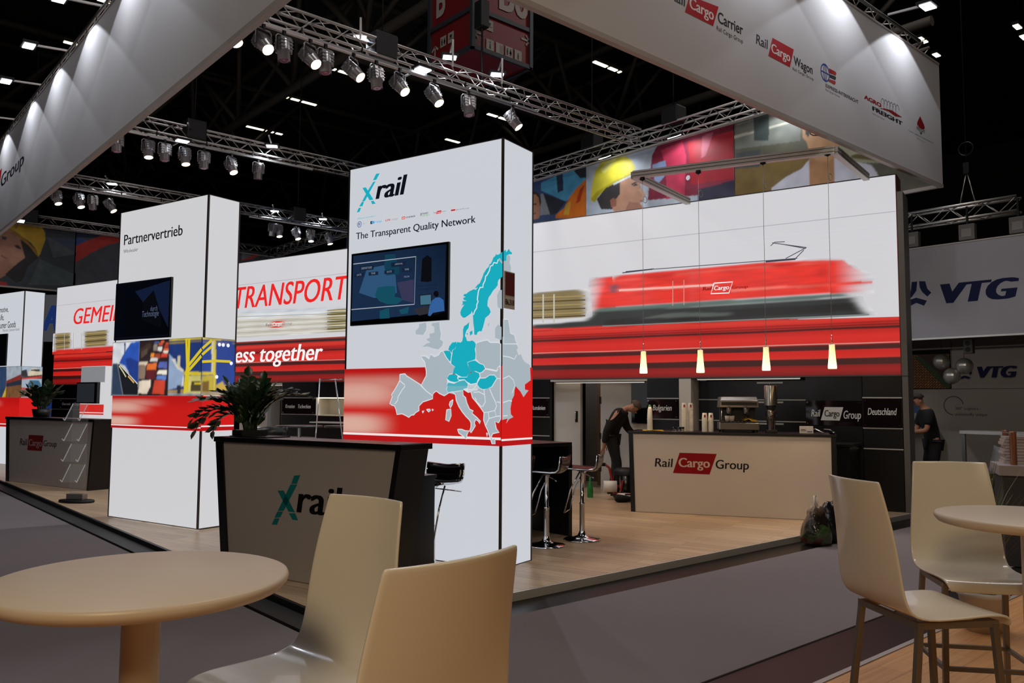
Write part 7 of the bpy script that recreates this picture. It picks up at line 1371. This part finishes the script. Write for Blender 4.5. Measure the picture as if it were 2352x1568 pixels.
for (x,y,z,r,lb) in ((16.0,6.13,2.34,.145,'mirror ball hanging highest and leftmost before the corn picture'),(16.0,5.95,2.07,.15,'lowest mirror ball in front of the corn picture'),(16.05,5.75,2.25,.15,'mirror ball hanging in front of the dark blue emblem')):
    t=thing('mirror_ball',lb,'mirror ball',(x,y,z),0,'mirror balls of the far booth'); rows=[]
    m=M(); N=12
    for i in range(N):
        for j in range(24):
            P=[]
            for a,q in ((i,j),(i,j+1),(i+1,j+1),(i+1,j)): a_=PI*a/N;q_=2*PI*q/24; P.append((r*math.sin(a_)*math.cos(q_),r*math.sin(a_)*math.sin(q_),r*math.cos(a_)))
            m.add(P,[(0,1,2,3)],mat('mirror_facets',(190,186,180),.28,.55))
    m.build('mirrored_ball',t); M().tube([(0,0,r-.01),(0,0,2.71-z)],.004,dark,5).build('wire',t)
t=thing('twin_socket_box','small box with two black speakers under the far booth soffit','loudspeaker',(15.6,5.5,2.45)); M().box(-.06,.06,-.075,.075,0,.25,mat('speaker_grey',(90,84,74),.6)).build('case',t,bevel=.006)
for z in (.07,.18): M().tube([(-.062,0,z),(-.058,0,z)],.045,dark,14).build('driver',t)
t=thing('white_counter','white counter where the short sleeved person works','counter',(13.08,5.64,0),R_(15)); M().box(-.1,.4,0,.5,0,.98,white).build('body',t); M().box(-.13,.43,-.03,.53,.98,1.02,mat('counter_top_light',(190,186,180),.4)).build('worktop',t)
t=thing('paper_stack','small stack of papers on the white counter beneath the hands','papers',(13.26,5.86,1.021),R_(15)); M().box(-.12,.12,-.09,.09,0,.05,paper).build('sheets',t)
t=thing('long_desk','long white desk across the far booth','desk',(16.4,6.0,0),-PI/2); M().box(0,2.4,0,.5,1.0,1.06,mat('desk_light',(196,190,184),.5)).build('desk_top',t); m=M(); m.box(.02,.08,.03,.09,0,1.0,alu); m.build('leg',t); m=M(); m.box(1.3,1.34,.03,.07,0,1.0,alu); m.build('leg',t); m=M(); m.box(2.3,2.36,.03,.09,0,1.0,alu); m.build('leg',t)
gsh=mat('chair_shell_grey',(128,124,122),.5)
def shell_chair(x,y,rz,lb):
    t=thing('shell_chair',lb,'chair',(x,y,0),rz,'grey shell chairs of the far booth'); pr=[(.22,.44),(.1,.43),(-.1,.43),(-.2,.47),(-.25,.58),(-.28,.74),(-.3,.84)]
    M().grid([[(w*u,y_,z+.05*u*u) for u in (-1,-.6,-.2,.2,.6,1) for w in ((.24 if z<.6 else .21),)] for y_,z in pr],gsh).build('seat_shell',t,solid=.012)
    for sx in (-1,1):
        for sy in (-1,1): M().tube([(sx*.1,sy*.1,.42),(sx*.22,sy*.22,0)],.009,chrome,6).build('leg',t)
shell_chair(14.45,4.8,R_(70),'grey shell chair left in the far booth'); shell_chair(14.15,4.05,R_(30),'grey shell chair nearest to the aisle in the far booth'); shell_chair(15.6,3.85,R_(200),'grey shell chair behind the round table in the far booth')
t=thing('round_table','small round table between the grey shell chairs','table',(14.9,4.1,0)); M().lathe([(0,.71),(.34,.71),(.35,.725),(0,.74)],gsh,n=28).build('table_top',t); M().tube([(0,0,.02),(0,0,.71)],.025,dark,10).build('column',t); M().lathe([(0,0),(.22,0),(.03,.025)],dark,n=24).build('base',t)
t=thing('tall_screen','narrow dark upright screen at the right picture edge','screen',(14.6,3.45,0),R_(-90)); M().box(0,.5,0,.06,.85,1.72,bezel).build('casing',t); M().box(.2,.3,.0,.05,0,.85,dark).build('stand',t); M().box(.0,.5,-.15,.2,0,.02,dark).build('foot',t)
t=thing('information_desk','dark grey desk with pale top behind the potted grass','desk',(8.79,2.84,.008),R_(-65)); M().box(0,1.2,0,.6,0,.86,mat('desk_dark',(48,46,50),.6)).build('body',t); M().box(-.03,1.23,-.03,.63,.86,.955,mat('desk_pale',(150,140,140),.5)).build('desk_top',t)
t=thing('paper_stack','high stack of brochures on the pale desk top','papers',(9.09,2.79,.964),R_(-65))
for i in range(9): M().box(-.12+.012*(i%3),.42+.01*(i%2),.05,.4,.03*i,.03*i+.026,mat('brochure_paper',(176,164,162),.6)).build('brochure_bundle',t)
t=thing('glass_rack','glass plate on copper coloured posts over the brochures','rack',(8.96,2.77,.964),R_(-65)); M().box(-.05,.9,-.02,.5,.3,.31,mat('rack_glass',(190,200,196),.05,alpha=.3)).build('glass_plate',t)
for x,y in ((-.02,.0),(.87,.0),(-.02,.48),(.87,.48)): M().lathe([(.03,0),(.03,.31),(.034,.32),(0,.325)],mat('copper_post',(150,104,80),.3,.6),(x,y,0),12).build('post',t)
